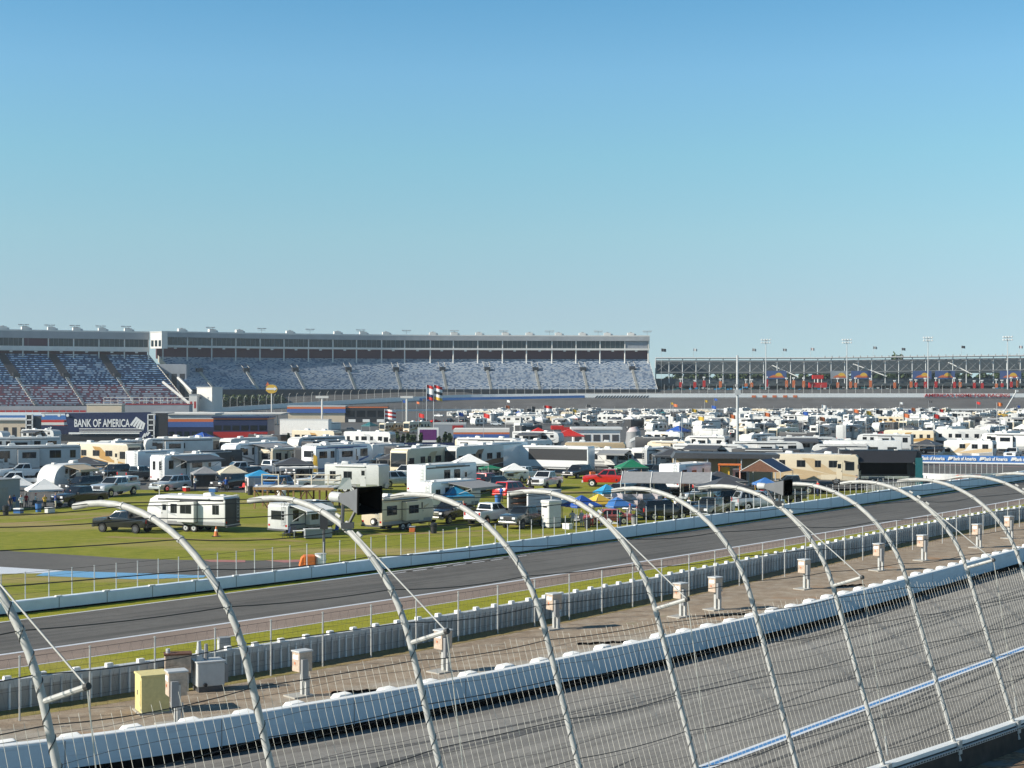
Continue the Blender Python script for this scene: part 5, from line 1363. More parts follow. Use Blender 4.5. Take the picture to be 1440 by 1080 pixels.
for x in (42, 213):
    mb = MB('speaker_tower'); mb.box(px(x - 4), px(x + 4), -.5, .6, 0, pz(583), 'charcoal'); t_ = mb.build('speaker_tower', r)
    f = MB('tower_frame')
    for z in range(6): f.box(px(x - 4.6), px(x + 4.6), -.62, -.5, pz(583) * z / 5 - .12, pz(583) * z / 5 + .14, 'white_cloth')
    for e in (-4.3, 4.3): f.box(px(x + e) - .14, px(x + e) + .14, -.62, -.5, 0, pz(583), 'white_cloth')
    f.build('tower_frame', t_)
mb = MB('side_drape'); mb.box(px(219), px(236), -.3, .3, 0, pz(581), 'charcoal'); mb.build('side_drape', r)
mb = MB('side_drape'); mb.box(px(47), px(57), .2, .7, 0, pz(585), 'dark_grey'); mb.build('side_drape', r)
for x, z0_, z1_ in ((67, 611, 598), (205, 616, 607)):
    mb = MB('small_banner'); mb.box(px(x - 8), px(x + 8), -.7, -.55, pz(z0_), pz(z1_), 'navy'); b_ = mb.build('small_banner', r)
    mb = MB('emblem'); cz = (pz(z0_) + pz(z1_)) / 2
    for i in range(3): mb.prism([(px(x) - .9 + i * .6, cz - .3 + .3 * i - .4), (px(x) - .5 + i * .6, cz - .5 + .3 * i - .4), (px(x) + .2 + i * .6, cz + .3 + .2 * i), (px(x) - .2 + i * .6, cz + .5 + .2 * i)], -.8, -.72, 'white_cloth')
    mb.build('emblem', b_)
mb = MB('stage_lamp')
for x in (62, 84, 96): mb.cyl((px(x), -.4, pz(584)), (0, 1, 0), .4, .6, 'white_cloth', 8)
mb.build('stage_lamp', r)
blk('garage', -70, 38, 591, 617, 500, 10, 'building_cream', [openings(9, 0, .62, 'charcoal', .5, 'doorway'), roofcap('building_white', .5, .5)], 'cream garage row with dark doorways left of the navy stage', 'garage')
blk('gift_stand', 57, 90, 591, 606, 540, 4, 'red_cloth', [band(.55, .8, 'building_white'), openings(4, .1, .5, 'charcoal')], 'low red and white stand between the cream garage and the navy banner', 'stand')
# striped pit building
blk('pit_building', 236, 300, 583, 617, 560, 12, 'navy', [stripes3, openings(6, .05, .3, 'glass_teal'), roofcap('building_white', .6, .4)], 'navy pit building with white, orange and blue bands, right of the stage', 'building')
blk('pit_building', 300, 376, 588, 618, 548, 12, 'navy', [openings(6, .42, .66, 'glass', .8), band(.0, .36, 'red_paint', 'red_band'), band(.93, 1.02, 'stripe_orange', 'orange_band'), roofcap('navy', .4, .4)], 'navy pit building with large windows over a dark red base', 'building')
p = atd(310, 583.5, 575); mb = MB('flat_canopy'); mb.bev = .15; mb.prism([(-26, 0), (24, .3), (26, .9), (-26, 1.1)], -5, 6, 'building_white'); k = Kit(); k.parts.append(mb)
for x in (-22, -8, 8, 22): k.new('leg').tube([(x, 0, -9.5), (x, 0, 0)], .2, 'steel', 5)
tag(k.tree('fuel_canopy', p), 'long flat white canopy roof above the striped pit buildings', 'canopy')
def hauler(x0, x1, y0, y1, d, label, wall='white_paint', extra=()):
    return blk('race_hauler', x0, x1, y0, y1, d, 2.6, wall, [lambda k, w, h, dd: k.new('skirt').box(-w / 2 + .3, w / 2 - .3, .1, 2.5, -.0, .12 * h, 'charcoal'), *extra], label, 'race hauler', .06, R(-14))
hauler(391, 464, 590, 614, 480, 'long plain white race hauler parked behind the low shrubs', 'white_paint', [band(.96, 1.03, 'light_grey', 'roof_edge'), openings(1, .1, .2, 'light_grey', .9, 'side_skirt')])
blk('pit_building', 405, 485, 571, 594, 640, 9, 'building_cream', [lambda k, w, h, d: (k.new('orange_band').box(-w / 2 - .3, w / 2 + .3, -.6, d, h * .83, h * .95, 'stripe_orange'), k.new('blue_band').box(-w / 2 - .3, w / 2 + .3, -.58, d, h * .58, h * .83, 'stripe_blue'), k.new('white_band').box(-w / 2 - .3, w / 2 + .3, -.55, d, h * .95, h + .2, 'light_grey'))], 'cream hut under a blue roof fascia with an orange stripe, left of the black building', 'building')
blk('scoring_building', 485, 545, 572, 594, 640, 9, 'charcoal', [band(.93, 1.0, 'stripe_orange', 'orange_band'), openings(4, .35, .75, 'glass', .8), openings(3, .02, .2, 'white_cloth', .5, 'canopy_strip')], 'black flat building with an orange top edge in the pit row', 'building')
blk('pavilion', 638, 716, 604, 626, 470, 12, 'navy', [stripes3, openings(5, .02, .4, 'dark_grey')], 'flat roofed pavilion with white, orange and blue fascia behind the coaches', 'building')
blk('merchandise_trailer', 610, 655, 595, 616, 480, 5, 'building_grey', [lambda k, w, h, d: k.new('red_sign').box(w * .08, w * .42, -.12, .0, h * .55, h * .85, 'red_paint'), band(.9, 1.02, 'light_grey', 'roof_edge')], 'grey merchandise trailer with a small red sign near the double flag poles', 'trailer')
blk('hospitality_tent', 806, 872, 604, 628, 455, 7, 'white_cloth', [openings(5, 0, .7, 'dark_grey', .7, 'tent_opening'), roofcap('white_paint', .5, .5)], 'long white hospitality tent with an open front and people', 'tent')
blk('ticket_hut', 779, 789, 604, 633, 448, 4, 'light_grey', [roofcap('red_cloth', .6, .8)], 'narrow grey pillar with a red roof beside the long white hospitality tent', 'hut')
mb = Kit(); a = mb.new('sign_face'); a.box(-2.5, 2.5, -.2, .2, 0, 1.3, 'red_cloth'); tag(mb.tree('red_sign', atd(792, 607, 446)), 'red sign board on top of the narrow grey pillar', 'sign')
r = canopy(6, 6, 3, 'red_cloth', 1.6).tree('canopy_tent', at(757, 628), .2); tag(r, 'red peaked canopy left of the narrow grey pillar', 'canopy')
r = canopy(7, 5, 2.8, 'red_cloth', 1.6).tree('canopy_tent', at(800, 629), .1); tag(r, 'red peaked canopy right of the narrow grey pillar', 'canopy')
k = Kit(); b = k.new('balloon', sm=True); R0 = 2.6
b.tube([(0, 0, 0), (0, 0, 1.2), (.1, 0, 2.6), (0, 0, 3.8)], 2.1, 'mid_grey', 14, True, 1.75); k.new('cap', sm=True).tube([(0, 0, 3.7), (0, 0, 4.2), (-.1, 0, 4.8)], 1.7, 'pinkish_cloth', 12, True, .9); k.new('white_mark').add([(-1.2, -1.98, 1.2), (.9, -1.98, 2.2), (1.0, -1.9, 2.9), (-1.0, -1.9, 2.0)], [(0, 1, 2, 3)], 'white_cloth')
tag(k.tree('inflatable_can', at(891, 629)), 'grey inflatable drum with a pale pink top among the campers', 'inflatable')
# signs and flags on poles
k = Kit(); k.new('post').tube([(0, 0, 0), (0, 0, 9)], .28, 'building_white', 6)
f = k.new('sign_face'); n = 18; f.prism([((2.6 if i % 2 else 2.9) * math.cos(2 * math.pi * i / n), 11 + 2.1 * math.sin(2 * math.pi * i / n)) for i in range(n)], -.25, .25, 'yellow_cloth')
k.new('white_arrow').prism([(-2.4, 10.6), (1.2, 10.6), (1.2, 10.1), (2.6, 11.1), (1.2, 12), (1.2, 11.5), (-2.4, 11.5)], -.34, -.27, 'white_cloth'); k.new('red_fin').prism([(-2.8, 12.4), (-1.0, 12.8), (-1.9, 14.4)], -.2, .2, 'stripe_orange')
tag(k.tree('pole_sign', atd(382, 580, 700)), 'yellow round pole sign with an orange fin and a white arrow', 'sign')
for x, y0, y1, d, l in ((453, 558, 602, 560, 'white T-shaped lamp post with an orange base left of the black building'), (572, 558, 602, 560, 'white T-shaped lamp post right of the black building')):
    p = atd(x, y1, d); h = (y1 - y0) / F * d; k = Kit(); k.new('post').tube([(0, 0, 0), (0, 0, h)], .35, 'building_white', 6); k.new('lamp_arm').box(-2.4, 2.4, -.4, .4, h - .5, h + .3, 'building_white'); k.new('base').box(-1, 1, -.6, .6, 0, 3 if x == 453 else .6, 'wood' if x == 453 else 'concrete'); tag(k.tree('lamp_post', p), l, 'lamp post')
for x, mats, l in ((600, ['red_cloth', 'white_cloth', 'white_cloth', 'navy', 'red_cloth'], 'left pole of the pair, flying two stacked flags in red and white'), (610, ['red_cloth', 'white_cloth', 'charcoal', 'white_cloth', 'yellow_cloth'], 'right pole of the pair, flying stacked flags with a yellow one lowest')):
    flag(x, 541, 612, 520, None, l, 3.0, 5.0, mats=mats, r=.14)
flag(541, 575, 626, 400, None, 'striped red and white flag above the shrubs by the sign frame', 3.0, 2.6, mats=['white_cloth', 'red_cloth', 'white_cloth', 'red_cloth', 'white_cloth'])
flag(765, 570, 596, 560, 'red_cloth', 'little red and white flag above the far campers near the far track', 3, 2, mats=['red_cloth', 'white_cloth'])
flag(1402, 566, 594, 520, None, 'bent pole flag near the yellow lift at the right', 2, 1.2, mats=['orange_paint'])
# telescopic boom lift
k = Kit(); k.new('base', bev=.2).box(-1.7, 1.7, -1, 1, .5, 2.0, 'yellow_cloth'); wheels(k, (-1.1, 1.1), 1.1, .55, 'light_grey'); k.new('boom').tube([(0, 0, 2), (6.4, 0, 12.5)], .3, 'light_grey', 5); k.new('basket').box(6, 7.2, -.6, .6, 12.2, 13.2, 'light_grey')
tag(k.tree('boom_lift', at(1410, 588)), 'yellow boom lift with its pale arm raised against the far track', 'lift')
# framed signs, banner wall and shrubs in front of the pavilions
k = Kit(); k.new('frame').box(-2.6, 2.6, 0, .3, .6, 4.2, 'white_cloth'); k.new('picture').box(-2.1, 2.1, -.05, .0, 1.1, 3.7, 'purple_cloth'); k.new('leg').box(-2.2, -2, 0, .3, 0, .6, 'steel'); k.new('leg').box(2, 2.2, 0, .3, 0, .6, 'steel')
tag(k.tree('framed_sign', atd(602, 625, 372)), 'white framed sign with a purple picture beside the shrubs', 'sign')
k = Kit(); k.new('panel').box(-9.8, 9.8, 0, .4, 0, 2.5, 'navy'); r = k.tree('banner_wall', at(585, 639, 0), 0); tag(r, 'navy banner wall with white capitals behind the coaches', 'banner')
text('BANK OF AMERICA', 1.75, 'white_cloth', r, loc=(-1.5, -.05, 1.4), off=.03)
used = 0; pr3 = leafball('shrub', 1.25, 3.6, 300, .3, 'leaf_dark', .09, 21, 7, .3, .45)
for i, x in enumerate([404, 420, 437, 446, 456, 516, 524, 533, 541, 549, 557, 566, 574, 583, 591, 617, 625, 632, 560, 579]):
    o = pr3 if i == 0 else copy_tree(pr3); o.location = at(x, 628 + rnd.uniform(-1, 1.5)); o.rotation_euler.z = rnd.uniform(0, 6); o.scale = (rnd.uniform(.6, .95),) * 3
    tag(o, 'small dark conical shrub in the row below the white race hauler' if x < 470 else 'small dark conical shrub in the row by the striped flag', 'shrub', 'conical shrubs along the pit road')
# blue banners and white wall at the right
pth_ = smooth_path([(1262, 650.5), (1330, 651.5), (1440, 653), (1560, 655)], 300); bp_ = [at(x, y) for x, y in pth_]
r = empty('banner_fence'); tag(r, 'bright blue banner fence with white lettering at the right edge', 'banner')
MB().sweep(sides(bp_), [(0, .25), (0, 1.5), (-.12, 1.5), (-.12, .25)], 'banner_blue').build('banner', r)
MB().sweep(sides(bp_), [(.05, 0), (.05, .25), (-.3, .25), (-.3, 0)], 'barrier_white').build('foot', r)
for x in (1312, 1356, 1400, 1444):
    i = nearest(bp_, x); a = bp_[i]; d_ = (bp_[min(i + 8, 300)] - bp_[i - 8]).normalized(); ang = math.atan2(d_.y, d_.x)
    o = text('Bank of America', .9, 'white_cloth', r, loc=(a.x, a.y - .12, .88), off=.03, width=4.1, rot=(R(90), 0, ang)); s_ = MB('emblem')
    for q in range(3): s_.prism([(2.6 + q * .25, .65 + q * .08), (2.85 + q * .25, .58 + q * .08), (3.1 + q * .25, 1.2), (2.85 + q * .25, 1.3)], -.02, .02, 'white_cloth')
    s_.build('emblem', r, (a.x, a.y - .14, 0), ang)
sheet('service_road', [at(x, y) for x, y in ((1282, 665), (1340, 667), (1440, 669), (1560, 670))], [at(x, y) for x, y in ((1275, 653), (1340, 654), (1440, 656), (1560, 658))], .012, 'asphalt_road', 1, 20)
line('red_edge_line', [at(x, y) for x, y in ((1284, 653.8), (1340, 654.6), (1440, 656.6), (1560, 658.6))], .8, .02, 'line_red')
wp = [at(x, y) for x, y in smooth_path([(1284, 673.5), (1320, 674.8), (1360, 675.2), (1405, 674)], 20)]
r = empty('concrete_wall'); tag(r, 'low white concrete wall with a post fence on top, in front of the blue banners', 'wall')
MB().sweep(sides(wp), [(0, 0), (0, .95), (-.3, .95), (-.3, 0)], 'barrier_white').build('wall_body', r)
wf = chain_fence('safety_fence', [at(x, y) for x, y in smooth_path([(1283, 667.5), (1320, 668), (1360, 668), (1410, 668)], 20)], 1.75, .85, 'thin vertical post fence between the service road and the low white concrete wall', wires=(.9, 1.7), mesh_step=0, pm='light_grey')
# ================================================================ things standing on the infield, one by one
def size_at(y):
    a = [(575, 1.0), (600, 1.06), (632, 1.12), (650, 1.22), (668, 1.27), (700, 1.26), (725, 1.15), (745, 1.09), (820, 1.05)]
    for (y0, s0), (y1, s1) in zip(a, a[1:]):
        if y <= y1: return s0 + (s1 - s0) * max(0, y - y0) / (y1 - y0)
    return 1.05
def put(k, name, x, y, yaw, label, cat, group=None, sc=1.0, z=0.0):
    if cat in BIG:
        if 20 <= yaw <= 32: yaw = 54
        elif 199 <= yaw <= 215 and x > 60: yaw += 33
        sc *= size_at(y)
    elif cat == 'canopy': sc *= .82
    r = k.tree(name, at(x, y, z), R(yaw))
    r.scale = (sc,) * 3; tag(r, label, cat, group); return r
BIG = ('camper', 'pickup', 'car', 'motorhome', 'trailer', 'race hauler', 'tent', 'platform', 'shed', 'kiosk', 'booth', 'toilet', 'shelter')
# --- left group
put(pickup('car_black', cover='dark_grey', bumper='charcoal'), 'pickup_truck', 176, 748, 158, 'black crew cab pickup hitched to the white trailer on the grass', 'pickup')
put(trailer(8.4, 3.2, wall='white_paint', stripes=('light_grey',), seed=4, end='dark', doors=(1,), axles=2), 'travel_trailer', 272, 746, 158, 'white travel trailer with a dark end wall, hitched to the black pickup', 'camper')
put(pickup('car_silver', shell=True), 'pickup_truck', 162, 697, 212, 'silver pickup with a camper shell, parked at the grass edge', 'pickup')
put(pickup('car_black', cover='dark_grey'), 'pickup_truck', 112, 711, 205, 'black pickup with a red and white windscreen cover beside the white canopies', 'pickup')
put(car('car_black', 'suv'), 'parked_suv', 115, 692, 200, 'black SUV behind the pickup with the red windscreen cover', 'car')
k = MB('windscreen_cover'); k.box(-.75, .75, -.04, .04, 0, .5, 'red_cloth'); k.box(-.8, .8, -.03, .03, .42, .52, 'white_cloth')
o = k.build(); o.location = at(97, 711) + Vector((0, -.4, 1.45)); o.rotation_euler = (R(-20), 0, R(-62)); tag(o, 'red and white cover spread over a windscreen of the black pickup', 'cover')
put(canopy(4.6, 4.4, 2.6, 'white_cloth', 1.5), 'canopy_tent', 24, 706, 30, 'white peaked canopy at the left edge, partly behind another one', 'canopy')
put(canopy(5.0, 4.6, 2.4, 'white_cloth', 1.5), 'canopy_tent', 62, 710, 25, 'white peaked canopy in front, next to the black pickup', 'canopy')
k = Kit(); k.new('fabric', bev=.05).box(-2, 2, -1.6, 1.6, 0, 2.9, 'building_grey'); k.new('roof').box(-2.05, 2.05, -1.65, 1.65, 2.9, 3.0, 'mid_grey'); k.new('door').box(-.6, .6, -1.63, -1.58, .1, 2.2, 'mid_grey'); put(k, 'shed_tent', -10, 716, 20, 'blue grey square tent cut by the left edge of the picture', 'tent')
put(trailer(6.3, 2.9, kind='round', wall='white_paint', stripes=(), seed=8, axles=1, acs=1, wins=True, doors=(1,), aw=(-1.5, 1.6, 1, 2.2, 'tan_paint')), 'travel_trailer', 92, 689, 212, 'small rounded white camper behind the white canopies', 'camper')
put(pickup('car_white'), 'pickup_truck', 32, 674, 203, 'white pickup in front of the long shaded campers at the left', 'pickup')
put(trailer(12.2, 3.9, kind='fifth', wall='light_grey', stripes=('mid_grey', 'dark_grey'), seed=12, doors=(1, -1), axles=3, acs=2), 'fifth_wheel', 42, 670, 204, 'long grey fifth wheel camper in shade at the left edge', 'camper')
put(trailer(11, 3.8, kind='fifth', wall='white_paint', stripes=('mid_grey',), seed=13, axles=2, acs=2), 'fifth_wheel', 35, 648, 200, 'white roofed fifth wheel behind the long grey one at the left edge', 'camper')
put(motorhome(11.6, 3.75, wall='cream_paint', s1='brown_paint', s2='gold_paint', seed=5), 'motorhome', 146, 661, -30, 'cream motorhome with gold and brown swooshes below the navy stage', 'motorhome')
put(car('car_white', 'classic', 'chrome', 5.0), 'parked_car', 118, 668, 190, 'low white car parked along the cream motorhome', 'car')
put(trailer(6.5, 2.9, kind='cargo', wall='car_white', seed=14, end='ramp', wins=False, acs=0, stripes=()), 'cargo_trailer', 212, 664, 27, 'white enclosed cargo trailer showing its rear ramp door, right of the swooshed motorhome', 'trailer')
put(trailer(8.8, 3.45, kind='travel', wall='car_white', seed=15, end='twin', stripes=(), acs=2, aw=(-3.4, 2.6, -1, 2.6, 'dark_grey')), 'travel_trailer', 262, 680, 27, 'white travel trailer with two narrow end windows and a dark awning', 'camper')
put(canopy(4.4, 4.0, 2.6, 'grey_cloth', 1.1, walls=(2,), wallmat='dark_grey'), 'canopy_tent', 288, 686, 20, 'grey pop-up canopy beside the trailer with two narrow end windows', 'canopy')
put(canopy(4.8, 4.2, 2.7, 'beige_cloth', 1.3), 'canopy_tent', 326, 686, 22, 'beige pop-up canopy over a black off-roader', 'canopy')
put(car('car_black', 'suv', 'light_grey', 4.3), 'parked_suv', 322, 688, 205, 'black off-roader under the beige canopy', 'car')
put(canopy(4.6, 4.2, 2.6, 'sky_cloth', .9, walls=(0, 3), wallmat='pinkish_cloth'), 'canopy_tent', 366, 690, 18, 'blue topped canopy with pale pink side walls', 'canopy')
put(car('car_blue', 'suv', 'chrome', 4.4), 'parked_suv', 386, 692, 205, 'blue and silver car beside the blue topped canopy', 'car')
put(trailer(11.4, 3.85, kind='fifth', wall='car_white', stripes=('mid_grey', 'charcoal'), seed=16, end='x', acs=2, axles=2, aw=(-3.5, 2.2, 1, 2.6, 'grey_cloth')), 'fifth_wheel', 358, 662, 208, 'white fifth wheel with a dark chevron emblem on its nose', 'camper')
put(trailer(10.8, 3.9, kind='fifth', wall='car_white', stripes=('stripe_blue',), seed=17, acs=2, end='window'), 'fifth_wheel', 475, 668, 28, 'white fifth wheel with a wide end window and blue side stripe', 'camper')
put(trailer(7.5, 3.0, kind='cargo', wall='white_paint', seed=18, wins=False, acs=0, end='ramp'), 'cargo_trailer', 538, 652, 27, 'white box trailer behind the fifth wheel with the blue stripe', 'trailer')
put(canopy(7, 4, 2.6, 'white_cloth', .9), 'canopy_tent', 420, 676, 10, 'long white awning tent between the two white fifth wheels', 'canopy')
put(pickup('car_white'), 'pickup_truck', 382, 668, 25, 'white pickup facing away below the chevron fifth wheel', 'pickup')
put(pickup('car_navy'), 'pickup_truck', 512, 672, 205, 'dark blue pickup behind the grey camper with the slanted white nose', 'pickup')
# viewing platform
k = Kit(); Lp, Wp, Hp = 7.6, 3.0, 1.9
k.new('deck').box(-Lp / 2, Lp / 2, -Wp / 2, Wp / 2, Hp, Hp + .12, 'light_grey'); k.new('edge_board').box(-Lp / 2 - .03, Lp / 2 + .03, -Wp / 2 - .05, -Wp / 2, Hp - .14, Hp + .1, 'wood')
for i in range(7):
    x = -Lp / 2 + .1 + (Lp - .2) * i / 6
    for y in (-Wp / 2 + .1, Wp / 2 - .1): k.new('leg').box(x - .07, x + .07, y - .07, y + .07, 0, Hp, 'wood' if i < 4 else 'dark_wood')
    if i < 6:
        b = k.new('brace'); x2 = x + (Lp - .2) / 6; b.tube([(x, -Wp / 2 + .02, .1 if i % 2 else Hp - .1), (x2, -Wp / 2 + .02, Hp - .1 if i % 2 else .1)], .05, 'dark_wood', 4)
for z in (Hp + .6, Hp + 1.1):
    r_ = k.new('handrail')
    for a, b in (((-.6, Wp / 2), (Lp / 2, Wp / 2)), ((Lp / 2, -Wp / 2), (Lp / 2, Wp / 2)), ((-Lp / 2, Wp / 2), (-2.2, Wp / 2))): r_.tube([(*a, z), (*b, z)], .05, 'beige_cloth', 4)
for x in (-Lp / 2, -2.2, -.6, 1.0, 2.6, Lp / 2): k.new('handrail_post').box(x - .05, x + .05, Wp / 2 - .05, Wp / 2 + .05, Hp + .12, Hp + 1.15, 'beige_cloth')
for i in range(5): k.new('deck_panel').box(-3.5 + i * 1.4, -2.4 + i * 1.4, -1.3, 1.2, Hp + .125, Hp + .16, 'white_cloth' if i % 2 else 'light_grey')
put(k, 'viewing_platform', 418, 714, -6, 'timber viewing platform on legs with a handrail, on the grass', 'platform', sc=1.06)
put(trailer(6.6, 3.0, kind='cargo', wall='light_grey', roof='light_grey', seed=21, acs=1, end='window', doors=(-1,), stripes=()), 'travel_trailer', 502, 692, -22, 'grey camper with two dark windows and a slanted white nose, above the big horn loudspeaker', 'camper')
k = Kit(); k.new('sheet').add([(-1.2, -.1, 0), (1.2, .1, .0), (.9, .2, 1.9), (-.4, 0, 1.9)], [(0, 1, 2, 3)], 'white_cloth'); k.new('pole').tube([(-1.2, -.1, -2.2), (-1.2, -.1, 0)], .04, 'steel', 4)
put(k, 'tarp', 485, 688, 5, 'white slanted tarpaulin at the nose of the grey camper', 'tarpaulin', z=2.4, sc=.7)
put(trailer(7.4, 3.05, kind='travel', wall='cream_paint', roof='light_grey', seed=23, end='window', stripes=('tan_paint',), acs=1, doors=(-1,)), 'travel_trailer', 560, 744, 27, 'cream travel trailer with a spare wheel on its end, right below the big horn loudspeaker', 'camper')
k = MB('spare_wheel'); k.sm = True; k.cyl((0, 0, .35), (1, 0, 0), .34, .2, 'tyre', 16); k.cyl((-.06, 0, .35), (1, 0, 0), .2, .2, 'white_paint', 12)
o = k.build('spare_wheel'); pr_ = [q for q in bpy.data.objects if q.get('label', '').startswith('cream travel trailer with a spare')][0]; o.parent = pr_; o.location = (-3.82, -.35, .62)
put(trailer(6.2, 2.85, kind='travel', wall='light_grey', roof='light_grey', seed=24, end='window', stripes=('navy',), acs=1, axles=1, doors=(-1,), aw=(-2.8, 1.0, -1, 2.0, 'white_cloth')), 'travel_trailer', 425, 750, 25, 'grey camper with a white awning in front of the timber platform', 'camper')
k = Kit(); k.new('table_top').box(-.8, .8, -.4, .4, .70, .75, 'white_cloth'); [k.new('leg').box(x - .03, x + .03, y - .03, y + .03, 0, .7, 'steel') for x in (-.7, .7) for y in (-.3, .3)]; put(k, 'folding_table', 424, 757, 15, 'white folding table before the grey camper with the white awning', 'table')
k = Kit(); k.new('body', bev=.05).box(-.5, .5, -.3, .3, .05, .5, 'car_blue'); k.new('lid', bev=.03).box(-.52, .52, -.32, .32, .5, .6, 'white_cloth'); k.new('handle').tube([(-.55, 0, .3), (-.6, 0, .45), (-.55, 0, .55)], .02, 'charcoal', 4); put(k, 'cooler', 434, 751, 20, 'blue cooler box with a white lid near the folding table', 'cooler')
k = Kit(); k.new('box', bev=.03).box(-1.3, 1.3, -.4, .4, .1, .85, 'building_grey'); k.new('lid', bev=.02).box(-1.33, 1.33, -.43, .43, .85, .95, 'light_grey'); k.new('skid').box(-1.2, 1.2, -.3, .3, 0, .1, 'charcoal'); put(k, 'storage_box', 447, 757, 20, 'long grey blue storage chest at the end of the camper with the white awning', 'chest')
put(pickup('car_black', grille='chrome', bumper='chrome'), 'pickup_truck', 634, 734, 208, 'black pickup with a bright chrome grille beside the cream trailer', 'pickup')
put(pickup('car_white'), 'pickup_truck', 690, 736, 27, 'white pickup showing its tailgate, left of the dark pickup', 'pickup')
put(pickup('car_slate', cover='dark_grey'), 'pickup_truck', 737, 741, 205, 'dark slate pickup in front of the open brown trailer', 'pickup')
put(trailer(8.6, 3.35, kind='cargo', wall='car_white', seed=26, wins=True, acs=0, end='plain', stripes=('light_grey',)), 'travel_trailer', 622, 697, 27, 'white box trailer with a blank white end wall, above the turquoise canopy', 'camper')
put(trailer(7.8, 3.1, kind='travel', wall='car_white', seed=27, acs=0, aw=(-1.5, 3.6, -1, 3.0, 'grey_cloth')), 'travel_trailer', 628, 720, 27, 'white trailer with a grey awning half hidden by a curved post and the turquoise canopy', 'camper')
put(canopy(4.2, 4.0, 2.5, 'sky_cloth', 1.4), 'canopy_tent', 640, 722, 25, 'turquoise peaked canopy in front of the white box trailer', 'canopy')
put(pickup('car_red'), 'pickup_truck', 682, 690, 25, 'red pickup facing away behind the grey awning', 'pickup')
put(car('car_red', 'suv'), 'parked_suv', 722, 700, 25, 'red SUV nose to tail with the red pickup facing away', 'car')
put(pickup('car_white', cover='dark_grey'), 'pickup_truck', 767, 687, 213, 'white pickup standing on the grass patch below the white hauler', 'pickup')
put(pickup('car_red', cover='white_paint', bumper='white_paint'), 'pickup_truck', 856, 684, 170, 'bright red pickup with white wheels in side view', 'pickup')
k = Kit(); [k.new('band').box(-.35 + .02 * i, .35 - .02 * i, -.35, .35, .3 * i, .3 * i + .29, 'stripe_orange' if i % 2 == 0 else 'white_cloth') for i in range(5)]; k.new('base').box(-.45, .45, -.45, .45, 0, .06, 'charcoal'); put(k, 'traffic_drum', 833, 682, 10, 'orange and white banded drum at the nose of the bright red pickup', 'drum', sc=1.3)
put(car('car_slate', 'sedan'), 'parked_car', 882, 693, 190, 'dark slate sedan in front of the green canopy', 'car')
put(car('car_navy', 'sedan'), 'parked_car', 916, 684, 188, 'dark blue sedan right of the green canopy', 'car')
put(canopy(5.4, 4.6, 2.6, 'green_cloth', 1.4), 'canopy_tent', 888, 676, 12, 'bright green canopy behind the bright red pickup', 'canopy')
k = trailer(14.2, 4.15, 2.6, kind='cargo', wall='car_white', seed=31, wins=False, acs=1, axles=2, stripes=(), end='plain', doors=())
for y in (-1.3,): k.new('black_panel').box(-3.2, 6.9, y - .02, y + .02, 2.0, 3.75, 'charcoal'); k.new('panel_trim').box(-3.4, 7.0, y - .03, y - .0, 3.75, 3.9, 'light_grey'); k.new('lower_skirt').box(-3.2, 6.9, y - .02, y + .02, .62, .8, 'light_grey')
put(k, 'race_hauler', 774, 664, -27, 'long white race hauler with a wide black side panel', 'race hauler', sc=.85)
put(motorhome(9, 3.5, wall='tan_paint', s1='brown_paint', s2='cream_paint', seed=33), 'motorhome', 838, 655, -8, 'tan coach behind the right end of the black panelled hauler', 'motorhome')
put(motorhome(11.6, 3.8, wall='cream_paint', s1='brown_paint', s2='tan_paint', seed=34), 'motorhome', 598, 672, 206, 'cream fronted coach with brown and tan swooshes in the middle row', 'motorhome')
put(motorhome(11.4, 3.8, wall='white_paint', s1='charcoal', s2='brown_paint', seed=35), 'motorhome', 664, 668, 206, 'white coach with dark side panels, right of the brown and tan swooshed coach', 'motorhome')
put(trailer(8, 4.0, kind='cargo', wall='car_white', seed=36, wins=False, acs=0, end='ramp'), 'cargo_trailer', 707, 664, 200, 'tall white cargo trailer touching the left end of the black panelled hauler', 'trailer')
put(canopy(4.6, 4.2, 2.5, 'white_cloth', 1.2), 'canopy_tent', 723, 680, 10, 'white canopy in front of the black panelled hauler', 'canopy')
put(canopy(4.0, 4.0, 2.4, 'green_cloth', .5), 'canopy_tent', 690, 676, 10, 'low green canopy behind the red pickup facing away', 'canopy')
# open brown trailer and toilet
k = Kit(); k.new('floor').box(-2.6, 2.6, -1.1, 1.1, .5, .6, 'dark_wood'); k.new('side_wall', bev=.02).box(-2.6, 2.6, 1.06, 1.12, .6, 2.7, 'light_grey'); w_ = k.new('side_wall')
for i in range(7): w_.box(-2.6, 2.6, -1.13, -1.06, .6 + i * .3, .86 + i * .3, 'light_grey')
k.new('front_wall').box(2.54, 2.62, -1.1, 1.1, .6, 2.7, 'light_grey'); k.new('roof').box(-2.65, 2.65, -1.15, 1.15, 2.7, 2.8, 'light_grey')
for i in range(4): k.new('shelf').box(-2.3, 2.3, .2, 1.0, .8 + i * .45, .86 + i * .45, 'dark_wood')
k.new('lining').box(2.4, 2.5, -1.0, 1.0, .6, 2.65, 'dark_wood'); wheels(k, (-.4, .5), 1.2, .36, 'light_grey', .2); k.new('ramp').add([(-2.6, -1, .55), (-2.6, 1, .55), (-4.2, 1, .04), (-4.2, -1, .04), (-2.6, -1, .49), (-2.6, 1, .49), (-4.2, 1, .0), (-4.2, -1, .0)], [(0, 1, 2, 3), (7, 6, 5, 4), (0, 4, 5, 1), (1, 5, 6, 2), (2, 6, 7, 3), (3, 7, 4, 0)], 'dark_wood')
k.new('post').box(-2.66, -2.56, -1.15, -1.0, .5, 2.75, 'white_paint'); k.new('post').box(-2.66, -2.56, 1.0, 1.15, .5, 2.75, 'white_paint')
